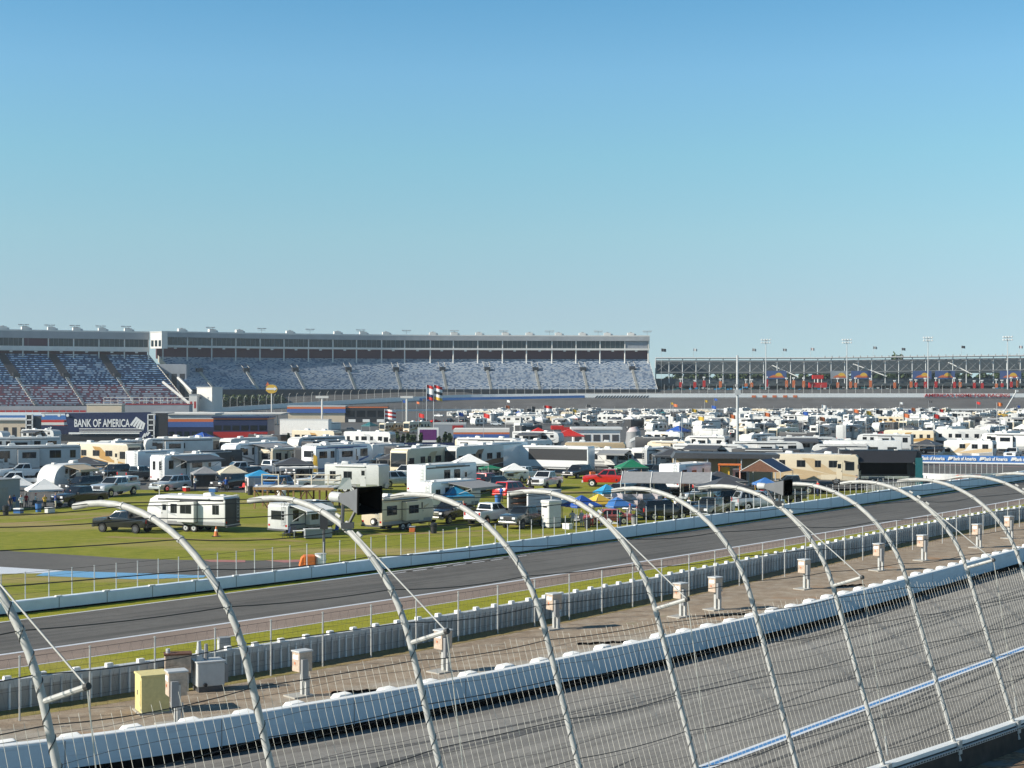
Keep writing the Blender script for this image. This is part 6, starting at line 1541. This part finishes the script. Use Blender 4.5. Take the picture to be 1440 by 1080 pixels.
put(k, 'open_trailer', 752, 733, 32, 'trailer with its rear open on a brown shelved interior and grey slatted side', 'trailer', sc=1.05)
k = Kit(); k.new('cabin', bev=.04).box(-.62, .62, -.6, .6, .08, 2.1, 'light_grey'); k.new('roof', bev=.1, sm=True).box(-.68, .68, -.66, .66, 2.08, 2.38, 'white_paint'); d = k.new('door', bev=.02); d.box(-.64, -.6, -.42, .42, .2, 2.0, 'white_paint'); k.new('handle', d).box(-.68, -.64, .2, .32, 1.0, 1.1, 'charcoal'); k.new('vent').box(-.66, -.63, -.3, .3, 1.75, 1.9, 'charcoal'); k.new('skid').box(-.65, .65, -.6, .6, 0, .08, 'charcoal'); k.new('vent_pipe').tube([(.3, .4, 2.3), (.3, .4, 2.7)], .06, 'light_grey', 6)
put(k, 'portable_toilet', 775, 742, 33, 'grey portable toilet with a white domed roof behind the fence', 'toilet', sc=1.08)
# canopies and red convertible by the fence
put(canopy(4.4, 4.2, 2.5, 'white_cloth', 1.0), 'canopy_tent', 800, 728, 25, 'small white canopy behind the portable toilet', 'canopy', sc=.85)
put(canopy(4.6, 4.6, 2.4, 'blue_cloth', 1.5), 'canopy_tent', 818, 732, 30, 'royal blue peaked canopy right of the portable toilet', 'canopy', sc=.85)
put(canopy(4.4, 4.4, 2.5, 'yellow_cloth', 1.4), 'canopy_tent', 842, 730, 30, 'yellow peaked canopy touching the royal blue one', 'canopy', sc=.85)
put(canopy(4.2, 4.2, 2.3, 'banner_blue', 1.2), 'canopy_tent', 868, 731, 30, 'bright blue canopy right of the yellow one', 'canopy', sc=.85)
put(canopy(3.6, 3.4, 2.5, 'sky_cloth', 1.3), 'canopy_tent', 853, 712, 25, 'light blue canopy behind the yellow one', 'canopy', sc=.85)
put(car('car_pink', 'classic', 'chrome', 5.0), 'classic_car', 852, 737, 192, 'faded red classic car under the coloured canopies', 'car')
k = Kit(); c_ = k.new('sheet'); n = 10; vs = []; 
for j in range(5):
    for i in range(n + 1):
        u = i / n; x = -3 + 6 * u; top = 3.0 - .2 * math.sin(u * 3.1); bot = .6 + .9 * abs(math.sin(u * 4.2 + .4)); v = j / 4
        vs.append((x, .25 * math.sin(i * 1.7 + j), top + (bot - top) * v))
c_.add(vs, [(j * (n + 1) + i, j * (n + 1) + i + 1, (j + 1) * (n + 1) + i + 1, (j + 1) * (n + 1) + i) for j in range(4) for i in range(n)], 'pinkish_cloth')
for x in (-3, 0, 3): k.new('pole').tube([(x, .1, 0), (x, .1, 3)], .04, 'steel', 5)
put(k, 'tarp', 896, 729, 12, 'pale hanging tarpaulin with a ragged lower edge left of the grey roofed shelter', 'tarpaulin', sc=.95)
put(gable_tent(8.8, 4.2, 2.5, 'grey_cloth', 1.0, gable='white_cloth', nleg=4), 'shelter', 938, 713, -10, 'long shelter with a grey pitched roof and white gable end', 'shelter')
# right of centre
put(trailer(7.2, 3.0, kind='cargo', wall='car_white', seed=41, wins=True, acs=0, end='plain', stripes=()), 'cargo_trailer', 964, 690, 27, 'white trailer with a blank lit end left of the dark roofed shed', 'trailer')
k = Kit(); k.new('roof').prism([(-6, 3.3), (6, 3.3), (6.1, 3.75), (-5.6, 3.95)], -2.6, 2.6, 'dark_grey')
for x in (-5.6, -2, 1.8, 5.6):
    for y in (-2.4, 2.4): k.new('post').tube([(x, y, 0), (x, y, 3.35)], .07, 'light_grey', 5)
k.new('back_wall').box(-5.8, 5.8, 2.45, 2.55, .2, 3.2, 'tan_paint'); k.new('counter').box(-3, 2, .5, 1.3, 0, 1.0, 'dark_wood')
put(k, 'open_shed', 1018, 684, -4, 'open shed with a long dark roof left of the navy gabled tent', 'shed')
k = Kit(); k.new('frame').box(-1.2, -1.05, -.5, .5, 0, 2.8, 'orange_paint'); k.new('frame').box(1.05, 1.2, -.5, .5, 0, 2.8, 'orange_paint'); k.new('roof').box(-1.25, 1.25, -.6, .6, 2.8, 2.95, 'orange_paint'); k.new('poster').box(-1.0, 0, -.05, .05, .8, 2.6, 'yellow_cloth'); k.new('counter').box(-1, 1, -.4, .4, 0, .9, 'brown_paint'); put(k, 'kiosk', 1026, 690, -10, 'orange framed kiosk with a yellow poster in front of the dark roofed shed', 'kiosk')
k = Kit(); k.new('body', bev=.05).box(-.9, .9, -.6, .6, .1, 2.3, 'white_paint'); k.new('screen').box(-.6, .6, -.63, -.6, 1.1, 2.0, 'glass'); k.new('foot').box(-.8, .8, -.5, .5, 0, .1, 'charcoal'); put(k, 'vending_box', 1042, 689, -10, 'white booth with a dark window right of the orange framed kiosk', 'booth')
put(gable_tent(5.2, 5.4, 2.7, 'navy', 1.5, legs='white_paint', nleg=2, gable='dark_wood'), 'gable_tent', 1078, 691, 62, 'navy gabled tent with a white frame, left of the cream motorhome', 'tent', sc=.84)
put(canopy(3.4, 3.2, 2.2, 'banner_blue', .9), 'canopy_tent', 1076, 699, 8, 'small vivid blue canopy in front of the navy gabled tent', 'canopy')
k = Kit(); k.new('body', bev=.04).box(-.9, .9, -.5, .5, .05, .9, 'red_cloth'); k.new('lid', bev=.03).box(-.92, .92, -.52, .52, .9, 1.0, 'red_paint'); k.new('wheel').cyl((-.7, -.55, .12), (0, 1, 0), .12, .06, 'tyre', 10); put(k, 'cooler', 1080, 700, 5, 'big red cooler under the small vivid blue canopy', 'cooler')
put(motorhome(11.4, 3.5, wall='cream_paint', s1='tan_paint', s2='tan_paint', seed=43), 'motorhome', 1140, 680, -20, 'cream motorhome with a tan lower corner beside the black stage trailer', 'motorhome')
k = trailer(9.4, 3.9, 2.6, kind='cargo', wall='charcoal', roof='black', seed=44, wins=False, acs=0, stripes=(), doors=(), end='plain')
k.new('open_side').box(-4.3, 3.0, -1.36, -1.30, 1.2, 3.4, 'matt_black'); k.new('side_flap').add([(-4.5, -1.3, 3.85), (4.2, -1.3, 3.85), (3.4, -3.2, 2.6), (-4.5, -3.2, 2.6), (-4.5, -1.3, 3.9), (4.2, -1.3, 3.9), (3.4, -3.2, 2.65), (-4.5, -3.2, 2.65)], [(0, 1, 2, 3), (7, 6, 5, 4), (0, 4, 5, 1), (1, 5, 6, 2), (2, 6, 7, 3), (3, 7, 4, 0)], 'charcoal')
k.new('teal_banner').box(3.6, 4.4, -3.3, -3.2, .1, 3.2, 'teal_cloth'); k.new('side_flap_arm').tube([(4.2, -1.3, 2.0), (3.4, -3.2, 2.6)], .05, 'steel', 4)
put(k, 'stage_trailer', 1236, 680, -4, 'black stage trailer with a raised side flap and teal banner', 'trailer')
k = Kit(); k.new('screen', bev=.05).box(-1.0, 1.0, -.2, .2, .5, 3.9, 'black'); k.new('foot').box(-1.1, 1.1, -.6, .6, 0, .5, 'charcoal'); k.new('poster').box(-.8, .8, -.23, -.2, .9, 3.6, 'purple_cloth'); put(k, 'display_stand', 1275, 681, -5, 'tall dark display stand at the right end of the black stage trailer', 'display')
for i in range(6):
    k = Kit(); f = k.new('frame'); f.tube([(-1.1, 0, .05), (-1.1, 0, 1.15), (1.1, 0, 1.15), (1.1, 0, .05), (-1.1, 0, .05)], .04, 'light_grey', 5); b_ = k.new('bar')
    for j in range(1, 9): b_.tube([(-1.1 + j * .245, 0, .05), (-1.1 + j * .245, 0, 1.15)], .03, 'light_grey', 4)
    k.new('foot').box(-.9, -.8, -.3, .3, 0, .05, 'light_grey'); k.new('foot').box(.8, .9, -.3, .3, 0, .05, 'light_grey')
    put(k, 'crowd_barrier', 1227 + i * 11.2, 690 - (i > 3) * 1.0, 6, 'steel crowd barrier in the line before the black stage trailer', 'crowd barrier', 'crowd barriers before the stage trailer', sc=.78 if 0 else 1.0)
put(pickup('car_slate'), 'pickup_truck', 1112, 694, 175, 'dark pickup parked in front of the cream motorhome with the tan corner', 'pickup')
# marshals' carts and barrels by the barrier
def cart(x, y, label):
    k = Kit(); k.new('body', bev=.08).box(-.8, .1, -.55, .55, .25, 1.15, 'orange_paint'); k.new('drum', bev=.06, sm=True).cyl((.55, 0, .7), (0, 0, 1), .42, 1.0, 'white_cloth', 12); k.new('nose', bev=.06).prism([(-1.15, .3), (-.8, .3), (-.8, 1.1), (-.95, 1.0)], -.5, .5, 'orange_paint'); wheels(k, (-.7, .4), .55, .22, 'light_grey', .14); k.new('lid').cyl((.55, 0, 1.22), (0, 0, 1), .46, .08, 'light_grey', 12)
    put(k, 'jet_cart', x, y, 12, label, 'cart')
cart(441, 801, 'orange and white cart behind the pale blue road barrier')
cart(1022, 722, 'orange and white cart at the foot of the safety fence near the blue shirted person')
k = Kit(); k.new('pole').tube([(0, 0, 0), (0, 0, 3.4)], .09, 'dark_grey', 6); k.new('light_panel').box(-.25, .25, -.08, .08, 2.4, 3.3, 'charcoal'); k.new('base').box(-.3, .3, -.3, .3, 0, .15, 'concrete'); put(k, 'marshal_post', 455.5, 797, 0, 'dark marshal post beside the orange and white cart', 'post', sc=1.25)
k = Kit(); [k.new('block', bev=.05).box(-1.9 + i * 1.3, -.75 + i * 1.3, -.3, .3, 0, .85, 'orange_paint') for i in range(3)]; k.new('top_cap').box(-1.7, 1.9, -.12, .12, .85, .95, 'stripe_orange'); put(k, 'plastic_barrier', 1362, 676.5, 0, 'bright orange plastic barrier blocks before the low white concrete wall', 'barrier')
k = Kit(); k.new('post', ).box(-.05, .05, -.05, .05, 0, 2.2, 'white_paint'); k.new('crosspiece').box(-.7, .7, -.05, .05, 2.1, 2.22, 'white_paint'); put(k, 'sign_post', 224, 706, 0, 'white T-shaped post on the grass above the white trailer', 'post')
k = Kit(); k.new('body').tube([(0, 0, 0), (0, 0, .75)], .2, 'orange_paint', 10, True, .04); k.new('base').box(-.28, .28, -.28, .28, 0, .05, 'charcoal'); k.new('collar').tube([(0, 0, .4), (0, 0, .55)], .125, 'white_cloth', 10, True, .09); put(k, 'traffic_cone', 304, 754.5, 0, 'red orange cone below the end of the white trailer', 'cone', sc=1.3)
k = Kit(); k.new('sail').add([(0, 0, .4), (.9, .1, .5), (.75, 0, 3.2), (.2, 0, 3.6)], [(0, 1, 2, 3)], 'yellow_cloth'); k.new('pole').tube([(0, 0, 0), (0, 0, 3.4), (.3, 0, 3.7)], .04, 'charcoal', 5); put(k, 'feather_flag', 439, 672, 0, 'yellow feather flag before the fifth wheel with the wide end window', 'flag', sc=1.05)
k = Kit(); k.new('float', sm=True); n = 20
k.parts[-1].tube([(.55 * math.cos(2 * math.pi * i / n), 0, .65 + .55 * math.sin(2 * math.pi * i / n)) for i in range(n + 1)], .17, 'orange_paint', 8, False); k.new('foot').box(-.2, .2, -.2, .2, 0, .05, 'charcoal'); put(k, 'ring_float', 547, 678, 10, 'orange ring float beside the grey camper', 'float')
# low clutter: chairs, bins, coolers
def chair(mt):
    k = Kit(); k.new('seat').box(-.26, .26, -.26, .26, .42, .46, mt); k.new('backrest').prism([(-.30, .44), (-.25, .44), (-.36, .95), (-.40, .95)], -.26, .26, mt)
    for x in (-.24, .24):
        for y in (-.24, .24): k.new('leg').tube([(x, y, 0), (x * .8, y, .44)], .018, 'charcoal', 4)
    return k
for x, y, mt, l in ((402, 757, 'navy', 'navy folding chair under the white awning of the grey camper'), (412, 756, 'charcoal', 'black folding chair under the white awning of the grey camper'), (470, 752, 'blue_cloth', 'blue folding chair left of the cream trailer with the spare wheel'), (340, 690, 'red_cloth', 'red folding chair by the beige canopy'), (812, 738, 'white_cloth', 'white folding chair under the royal blue canopy'), (879, 737, 'navy', 'navy folding chair under the bright blue canopy'), (930, 722, 'red_cloth', 'red folding chair under the grey pitched shelter'), (962, 719, 'green_cloth', 'green folding chair under the grey pitched shelter'), (46, 716, 'charcoal', 'black folding chair under the front white canopy'), (1066, 701, 'green_cloth', 'green folding chair beside the big red cooler')):
    put(chair(mt), 'folding_chair', x, y, rnd.uniform(180, 320), l, 'chair', sc=1.1)
PEOPLE = [(37, 714, 'red_cloth', 'denim', None, 'person in a red shirt under the front white canopy', 'down'), (63, 716, 'yellow_cloth', 'charcoal', None, 'person in a yellow shirt beside the black pickup', 'hips'), (20, 716, 'blue_cloth', 'beige_cloth', None, 'person in a blue shirt and beige trousers at the left edge', 'down'), (50, 715, 'white_cloth', 'navy', 'red_cloth', 'person in a white shirt and red cap between two canopies', 'front'),
    (986, 722, 'sky_cloth', 'beige_cloth', 'white_cloth', 'person in a light blue shirt and white cap by the fence', 'hips'), (969, 720, 'white_cloth', 'denim', None, 'person in a white shirt standing under the grey pitched shelter', 'down'), (923, 724, 'charcoal', 'denim', None, 'person in a black shirt at the pale hanging tarpaulin', 'down'), (818, 741, 'pinkish_cloth', 'beige_cloth', None, 'person in a pale pink shirt near the faded red classic car', 'front'),
    (832, 741, 'white_cloth', 'red_cloth', None, 'person in red shorts near the faded red classic car', 'down'), (909, 682, 'purple_cloth', 'charcoal', None, 'person in a purple shirt behind the dark blue sedan', 'down'), (403, 673, 'white_cloth', 'denim', None, 'person in a white shirt by the white pickup facing away', 'down'), (459, 676, 'charcoal', 'denim', None, 'person in black near the yellow feather flag', 'hips'),
    (1048, 698, 'red_cloth', 'charcoal', None, 'person in a red shirt by the white booth', 'down'), (1090, 700, 'green_cloth', 'denim', None, 'person in a green shirt beside the small vivid blue canopy', 'front'), (448, 686, 'navy', 'charcoal', None, 'person in navy behind the timber platform', 'down'), (1004, 720, 'red_cloth', 'navy', None, 'person in a red shirt right of the light blue shirted person', 'down')]
for x, y, a, b, hat, l, arm in PEOPLE: tag(person(at(x, y), rnd.uniform(0, 6.28), a, b, hat, arm), l, 'person')
for i, x in enumerate((812, 817, 822, 829, 833, 838, 842, 848, 853, 858, 864, 868)):
    c = rnd.choice(['white_cloth', 'charcoal', 'red_cloth', 'grey_cloth', 'navy', 'yellow_cloth'])
    o = person(at(x, 632 + rnd.uniform(-1.5, 1)), rnd.uniform(0, 6), c, rnd.choice(['denim', 'charcoal', 'beige_cloth']))
    tag(o, 'one of the tiny people gathered before the long white hospitality tent', 'person', 'people at the hospitality tent')
# ================================================================ the packed rows of campers, one object each
PK = [
 ('travel_trailer', 'camper', 'white travel trailer with grey stripe', 12, lambda: trailer(8.2, 3.2, stripes=('light_grey', 'mid_grey'), seed=51, end='window', aw=(-2, 2.2, -1, 2.4, 'mid_grey'))),
 ('travel_trailer', 'camper', 'cream travel trailer with tan stripe', 7, lambda: trailer(7.6, 3.1, wall='cream_paint', stripes=('tan_paint',), seed=52, end='window')),
 ('fifth_wheel', 'camper', 'white fifth wheel with dark stripes', 11, lambda: trailer(11, 3.85, kind='fifth', stripes=('charcoal', 'mid_grey'), seed=53, acs=2, end='x')),
 ('fifth_wheel', 'camper', 'grey fifth wheel with dark awning', 10, lambda: trailer(10.6, 3.85, kind='fifth', wall='light_grey', roof='white_paint', stripes=('dark_grey',), seed=54, acs=2, aw=(-3, 2, -1, 2.6, 'dark_grey'))),
 ('motorhome', 'motorhome', 'white motorhome with dark swooshes', 7, lambda: motorhome(11, 3.7, wall='white_paint', s1='charcoal', s2='light_grey', seed=55)),
 ('motorhome', 'motorhome', 'cream motorhome with brown swooshes', 7, lambda: motorhome(10.6, 3.65, seed=56)),
 ('motorhome', 'motorhome', 'white cab-over motorhome', 8, lambda: motorhome(8.6, 3.4, wall='white_paint', s1='mid_grey', s2='tan_paint', seed=57, klass='C')),
 ('cargo_trailer', 'trailer', 'black enclosed trailer', 9, lambda: trailer(8.5, 3.3, kind='cargo', wall='charcoal', roof='dark_grey', wins=False, seed=58, acs=0, end='ramp')),
 ('cargo_trailer', 'trailer', 'plain white enclosed trailer', 7, lambda: trailer(7.5, 3.1, kind='cargo', wins=False, seed=59, acs=0, end='ramp')),
 ('pickup_truck', 'pickup', 'white pickup', 7, lambda: pickup('car_white')),
 ('pickup_truck', 'pickup', 'dark pickup', 11, lambda: pickup('car_slate', cover='dark_grey')),
 ('parked_suv', 'car', 'silver SUV', 6, lambda: car('car_silver', 'suv')),
 ('parked_suv', 'car', 'black SUV', 8, lambda: car('car_black', 'suv')),
 ('parked_car', 'car', 'red sedan', 3, lambda: car('car_red', 'sedan')),
 ('canopy_tent', 'canopy', 'white pop-up canopy', 5, lambda: canopy(4.2, 4, 2.6, 'white_cloth', 1.1)),
 ('canopy_tent', 'canopy', 'blue pop-up canopy', 2, lambda: canopy(4.2, 4, 2.5, 'blue_cloth', 1.1)),
 ('canopy_tent', 'canopy', 'dark grey pop-up canopy', 9, lambda: canopy(4.6, 4, 2.5, 'dark_grey', .8)),
 ('canopy_tent', 'canopy', 'teal pop-up canopy', 1, lambda: canopy(4.2, 4, 2.5, 'teal_cloth', 1.1)),
]
LEN = [9.5, 9, 11.5, 11, 11.2, 10.8, 9.3, 9.6, 8.6, 6, 6, 5, 5, 5, 4.6, 4.6, 5, 4.6]
WT = [p[3] for p in PK]
far_pro, near_pro = {}, {}
rr = random.Random(2024)
def where(x):
    if x < 250: return 'left of the striped pit buildings'
    if x < 560: return 'below the conical shrubs'
    if x < 800: return 'below the pale seat aisles'
    if x < 1037: return 'left of the bare grey mast'
    if x < 1190: return 'right of the bare grey mast'
    if x < 1320: return 'below the tallest tree'
    return 'at the right edge'
def drop(i, x, y, yaw, depth, parts):
    nm, cat, lab, _, fn = PK[i]; pool = near_pro if parts else far_pro
    if i not in pool:
        k = fn(); o = pool[i] = k.tree(nm) if parts else k.one(nm)
    else: o = copy_tree(pool[i])
    o.location = at(x, y); o.rotation_euler.z = R(yaw); s = rr.uniform(.93, 1.06) * size_at(y) * (.80 if y < 592 else .9 if y < 612 else 1); o.scale = (s, s, s * rr.uniform(.95, 1.05))
    tag(o, f'{lab} {depth} {where(x)}', cat, f'{lab}s in the packed rows of campers')
def row(y, x0, x1, depth, parts=False, skip=(), gap=(.2, 1.5)):
    x = x0; s = scl(y) * (.80 if y < 592 else .9 if y < 612 else 1.08); base = rr.choice([-26, -30, 50, 54, 152, 234])
    while x < x1:
        i = rr.choices(range(len(PK)), WT)[0]
        yaw = (base if rr.random() < .7 else rr.choice([-24, 52, 150, 236])) + rr.uniform(-5, 5)
        c = abs(math.cos(R(yaw))); wpx = (LEN[i] * c + 2.5 * abs(math.sin(R(yaw)))) * s
        xm = x + wpx / 2; yy = y + rr.uniform(-.12, .12) * (y - YH) * .08
        if not any(a <= xm <= b for a, b in skip): drop(i, xm, yy, yaw, depth, parts)
        x += wpx + rr.uniform(*gap) * s
FARD, MIDD, NEARD = 'in the farthest rows', 'in the middle rows', 'in the front rows'
row(582.2, 700, 1480, FARD); row(584.4, 640, 1480, FARD); row(586.8, 610, 1480, FARD, skip=((640, 668),)); row(588.6, 640, 1480, FARD); row(590.4, 660, 1480, FARD, skip=((1396, 1420),))
row(594.4, 585, 1480, FARD); row(596.6, 640, 1480, FARD); row(598.8, 660, 1480, MIDD); row(603.6, 720, 1480, MIDD, skip=((765, 880),)); row(606.4, 905, 1480, MIDD); row(609, 722, 1480, MIDD, skip=((770, 905),)); row(615, 722, 745, MIDD); row(615, 905, 1480, MIDD)
row(621.5, 905, 1480, NEARD, True); row(629, 905, 1480, NEARD, True, skip=((1022, 1050),)); row(637.5, 890, 1440, NEARD, True, skip=((1020, 1052),)); row(646, 1285, 1480, NEARD, True)
row(645, 905, 1010, NEARD, True); row(655, 880, 960, NEARD, True)
row(609.5, 440, 590, MIDD, skip=((540, 545),)); row(632, 225, 520, MIDD, skip=()); row(640, 235, 300, NEARD, True); row(646, 520, 560, NEARD, True)
row(626, -40, 60, MIDD); row(642, 640, 720, MIDD, True); row(650, 380, 440, NEARD, True); row(634, 720, 745, NEARD, True)
for x, y, i, yaw in ((250, 651, 2, 205), (300, 656, 10, 205), (655, 652, 9, 200), (540, 660, 10, 205), (905, 671, 12, 190), (945, 668, 16, 0), (985, 671, 11, 200), (1130, 650, 3, -8), (1180, 655, 0, 170), (1212, 654, 4, 172), (1080, 655, 2, -6), (1040, 664, 10, 15), (450, 688, 9, 205), (560, 684, 11, 25), (20, 690, 9, 200), (335, 672, 9, 205), (610, 688, 12, 205), (900, 703, 10, 15), (990, 706, 11, 200), (1010, 712, 16, 10)):
    drop(i, x, y, yaw, 'parked among the tents', True)
for i in range(46):
    x = rr.uniform(560, 1450); y = rr.choice([588, 593, 599, 606, 613, 622, 630]); 
    if 760 < x < 905 and y > 600: continue
    k = Kit(); h = rr.uniform(6, 9.5); k.new('pole').tube([(0, 0, 0), (0, 0, h)], .05, 'light_grey', 4)
    m_ = rr.choice(['red_cloth', 'white_cloth', 'blue_cloth', 'charcoal', 'yellow_cloth', 'stripe_orange']); c = k.new('flag')
    for j in range(4): c.add([(.4 * j, .1 * math.sin(j * 1.6), h - .08 * j), (.4 * (j + 1), .1 * math.sin((j + 1) * 1.6), h - .08 * (j + 1)), (.4 * (j + 1), .1 * math.sin((j + 1) * 1.6), h - 1.0 - .08 * (j + 1)), (.4 * j, .1 * math.sin(j * 1.6), h - 1.0 - .08 * j)], [(0, 1, 2, 3)], m_)
    cn = {'red_cloth': 'red', 'white_cloth': 'white', 'blue_cloth': 'blue', 'charcoal': 'black', 'yellow_cloth': 'yellow', 'stripe_orange': 'orange'}[m_]
    o = k.tree('camp_flag', at(x, y), rr.uniform(-.6, .4)); tag(o, f'small {cn} camp flag on a thin pole {where(x)}', 'flag', f'{cn} camp flags over the packed rows')

for x, y, i, yaw in ((238, 668, 10, 236), (275, 662, 9, 50), (345, 676, 12, 236), (412, 680, 16, 14), (430, 671, 10, 236), (455, 664, 7, 52), (498, 664, 12, 240), (555, 672, 16, 10), (575, 678, 9, 235), (640, 676, 10, 240), (700, 690, 12, 52), (660, 680, 14, 8), (735, 678, 9, 238), (160, 672, 12, 238), (196, 676, 10, 55), (240, 690, 11, 236), (120, 682, 16, 10), (470, 660, 3, 234), (402, 662, 1, 54), (575, 658, 7, 52), (300, 668, 7, 54), (180, 652, 2, 234), (812, 672, 12, 236), (930, 676, 10, 240), (1000, 694, 12, 52), (1080, 668, 7, -22), (1000, 662, 3, -24), (935, 662, 16, 5), (1170, 664, 16, 4), (870, 662, 0, -24), (905, 722, 10, 238), (934, 730, 12, 20), (962, 729, 12, 200), (1000, 729, 10, 240), (1040, 712, 12, 12), (1066, 716, 11, 15), (905, 704, 12, 205), (1018, 722, 16, 12), (872, 706, 12, 235), (1095, 708, 10, 200), (350, 648, 4, 236), (190, 645, 0, 52), (265, 648, 5, -24), (445, 648, 2, 234), (600, 655, 0, 52), (690, 650, 2, -24), (745, 652, 6, 236), (920, 662, 0, 54)):
    drop(i, x, y, yaw, 'squeezed in among tents', True)

# people and gear between the tents
SH = [('red_cloth', 'red'), ('white_cloth', 'white'), ('blue_cloth', 'blue'), ('charcoal', 'black'), ('grey_cloth', 'grey'), ('yellow_cloth', 'yellow'), ('green_cloth', 'green'), ('pinkish_cloth', 'pale pink')]
TR = [('denim', 'jeans'), ('beige_cloth', 'beige shorts'), ('charcoal', 'black trousers'), ('navy', 'navy trousers')]
spots = [(256, 688, 'near the grey pop-up canopy'), (274, 690, 'before the grey pop-up canopy'), (318, 692, 'in front of the beige canopy'), (346, 694, 'left of the pale pink walls'), (400, 694, 'by the blue and silver car'), (480, 682, 'behind the grey camper'), (545, 688, 'by the orange ring float'), (590, 680, 'below the white coach row'), (652, 728, 'under the turquoise canopy'), (668, 704, 'under the grey awning'), (705, 706, 'beside the red SUV'), (745, 690, 'by the white pickup on grass'),
         (805, 742, 'left under the royal blue canopy'), (846, 741, 'under the yellow canopy'), (872, 741, 'under the bright blue canopy'), (886, 734, 'by the pale hanging tarpaulin'), (902, 680, 'right of the green canopy'), (950, 722, 'under the grey pitched shelter'), (936, 720, 'at a leg of the pitched shelter'), (1012, 698, 'in front of the dark roofed shed'), (1034, 697, 'before the orange framed kiosk'), (1062, 704, 'left of the vivid blue canopy'), (1098, 702, 'right of the vivid blue canopy'), (1205, 690, 'left of the crowd barriers'), (1150, 698, 'before the cream motorhome with tan corner'), (30, 719, 'at the left edge canopies'), (78, 716, 'between canopy and black pickup'), (14, 720, 'beside the blue grey square tent')]
rp = random.Random(5)
for n_, (x, y, wh) in enumerate(spots):
    (a, an), (b, bn_) = SH[n_ % 8], TR[(n_ * 3 + n_ // 8) % 4]
    o = person(at(x, y), rp.uniform(0, 6.28), a, b, rp.choice([None, None, 'red_cloth', 'navy']), rp.choice(['down', 'front', 'hips'])); o.scale = (size_at(y) * .95,) * 3
    tag(o, f'person in a {an} shirt and {bn_} {wh}', 'person')
GEAR = [(262, 691, 'cooler', 'red_paint', 'red'), (300, 692, 'cooler', 'car_blue', 'blue'), (352, 696, 'bin', 'charcoal', 'black'), (396, 697, 'cooler', 'white_paint', 'white'), (520, 700, 'bin', 'mid_grey', 'grey'), (580, 748, 'cooler', 'stripe_orange', 'orange'), (610, 750, 'bin', 'charcoal', 'black'), (660, 730, 'cooler', 'red_paint', 'red'), (700, 708, 'bin', 'banner_blue', 'blue'), (798, 744, 'cooler', 'white_paint', 'white'), (826, 743, 'bin', 'charcoal', 'black'), (862, 743, 'cooler', 'yellow_cloth', 'yellow'), (892, 738, 'bin', 'mid_grey', 'grey'), (915, 728, 'cooler', 'car_blue', 'blue'), (944, 726, 'cooler', 'white_paint', 'white'), (980, 724, 'bin', 'green_cloth', 'green'), (1020, 700, 'cooler', 'red_paint', 'red'), (1052, 702, 'bin', 'charcoal', 'black'), (26, 722, 'cooler', 'car_blue', 'blue'), (54, 720, 'bin', 'banner_blue', 'blue'), (70, 721, 'cooler', 'white_paint', 'white'), (8, 724, 'bin', 'charcoal', 'black')]
for x, y, kd, m_, cn in GEAR:
    k = Kit()
    if kd == 'cooler':
        k.new('body', bev=.04).box(-.42, .42, -.26, .26, 0, .42, m_); k.new('lid', bev=.03).box(-.44, .44, -.28, .28, .42, .52, 'white_cloth')
    else:
        k.new('body', sm=True).tube([(0, 0, 0), (0, 0, .85)], .26, m_, 12, True, .32); k.new('lid', sm=True).tube([(0, 0, .85), (0, 0, .95)], .34, 'charcoal', 12, True, .2)
    near_ = min(spots, key=lambda q: abs(q[0] - x) + abs(q[1] - y))[2]
    r = k.tree('cooler' if kd == 'cooler' else 'waste_bin', at(x, y), rp.uniform(0, 3)); r.scale = (size_at(y),) * 3
    tag(r, f"{cn} {'cooler box' if kd == 'cooler' else 'round waste bin'} {near_}", 'cooler' if kd == 'cooler' else 'bin')

# thin morning air between the stands
def mk_haze():
    m = bpy.data.materials.new('haze'); m.use_nodes = True; t = m.node_tree; t.nodes.clear()
    o = t.nodes.new('ShaderNodeOutputMaterial'); v = t.nodes.new('ShaderNodeVolumePrincipled')
    v.inputs['Color'].default_value = (.80, .90, 1, 1); v.inputs['Density'].default_value = HAZE; v.inputs['Anisotropy'].default_value = .2
    t.links.new(v.outputs[0], o.inputs['Volume']); MATS['haze'] = m
HAZE = .00009
mk_haze(); mb = MB('haze'); mb.box(-1500, 1500, -80, 1400, -1.4, 66, 'haze'); tag(mb.build('haze'), kind='stuff')
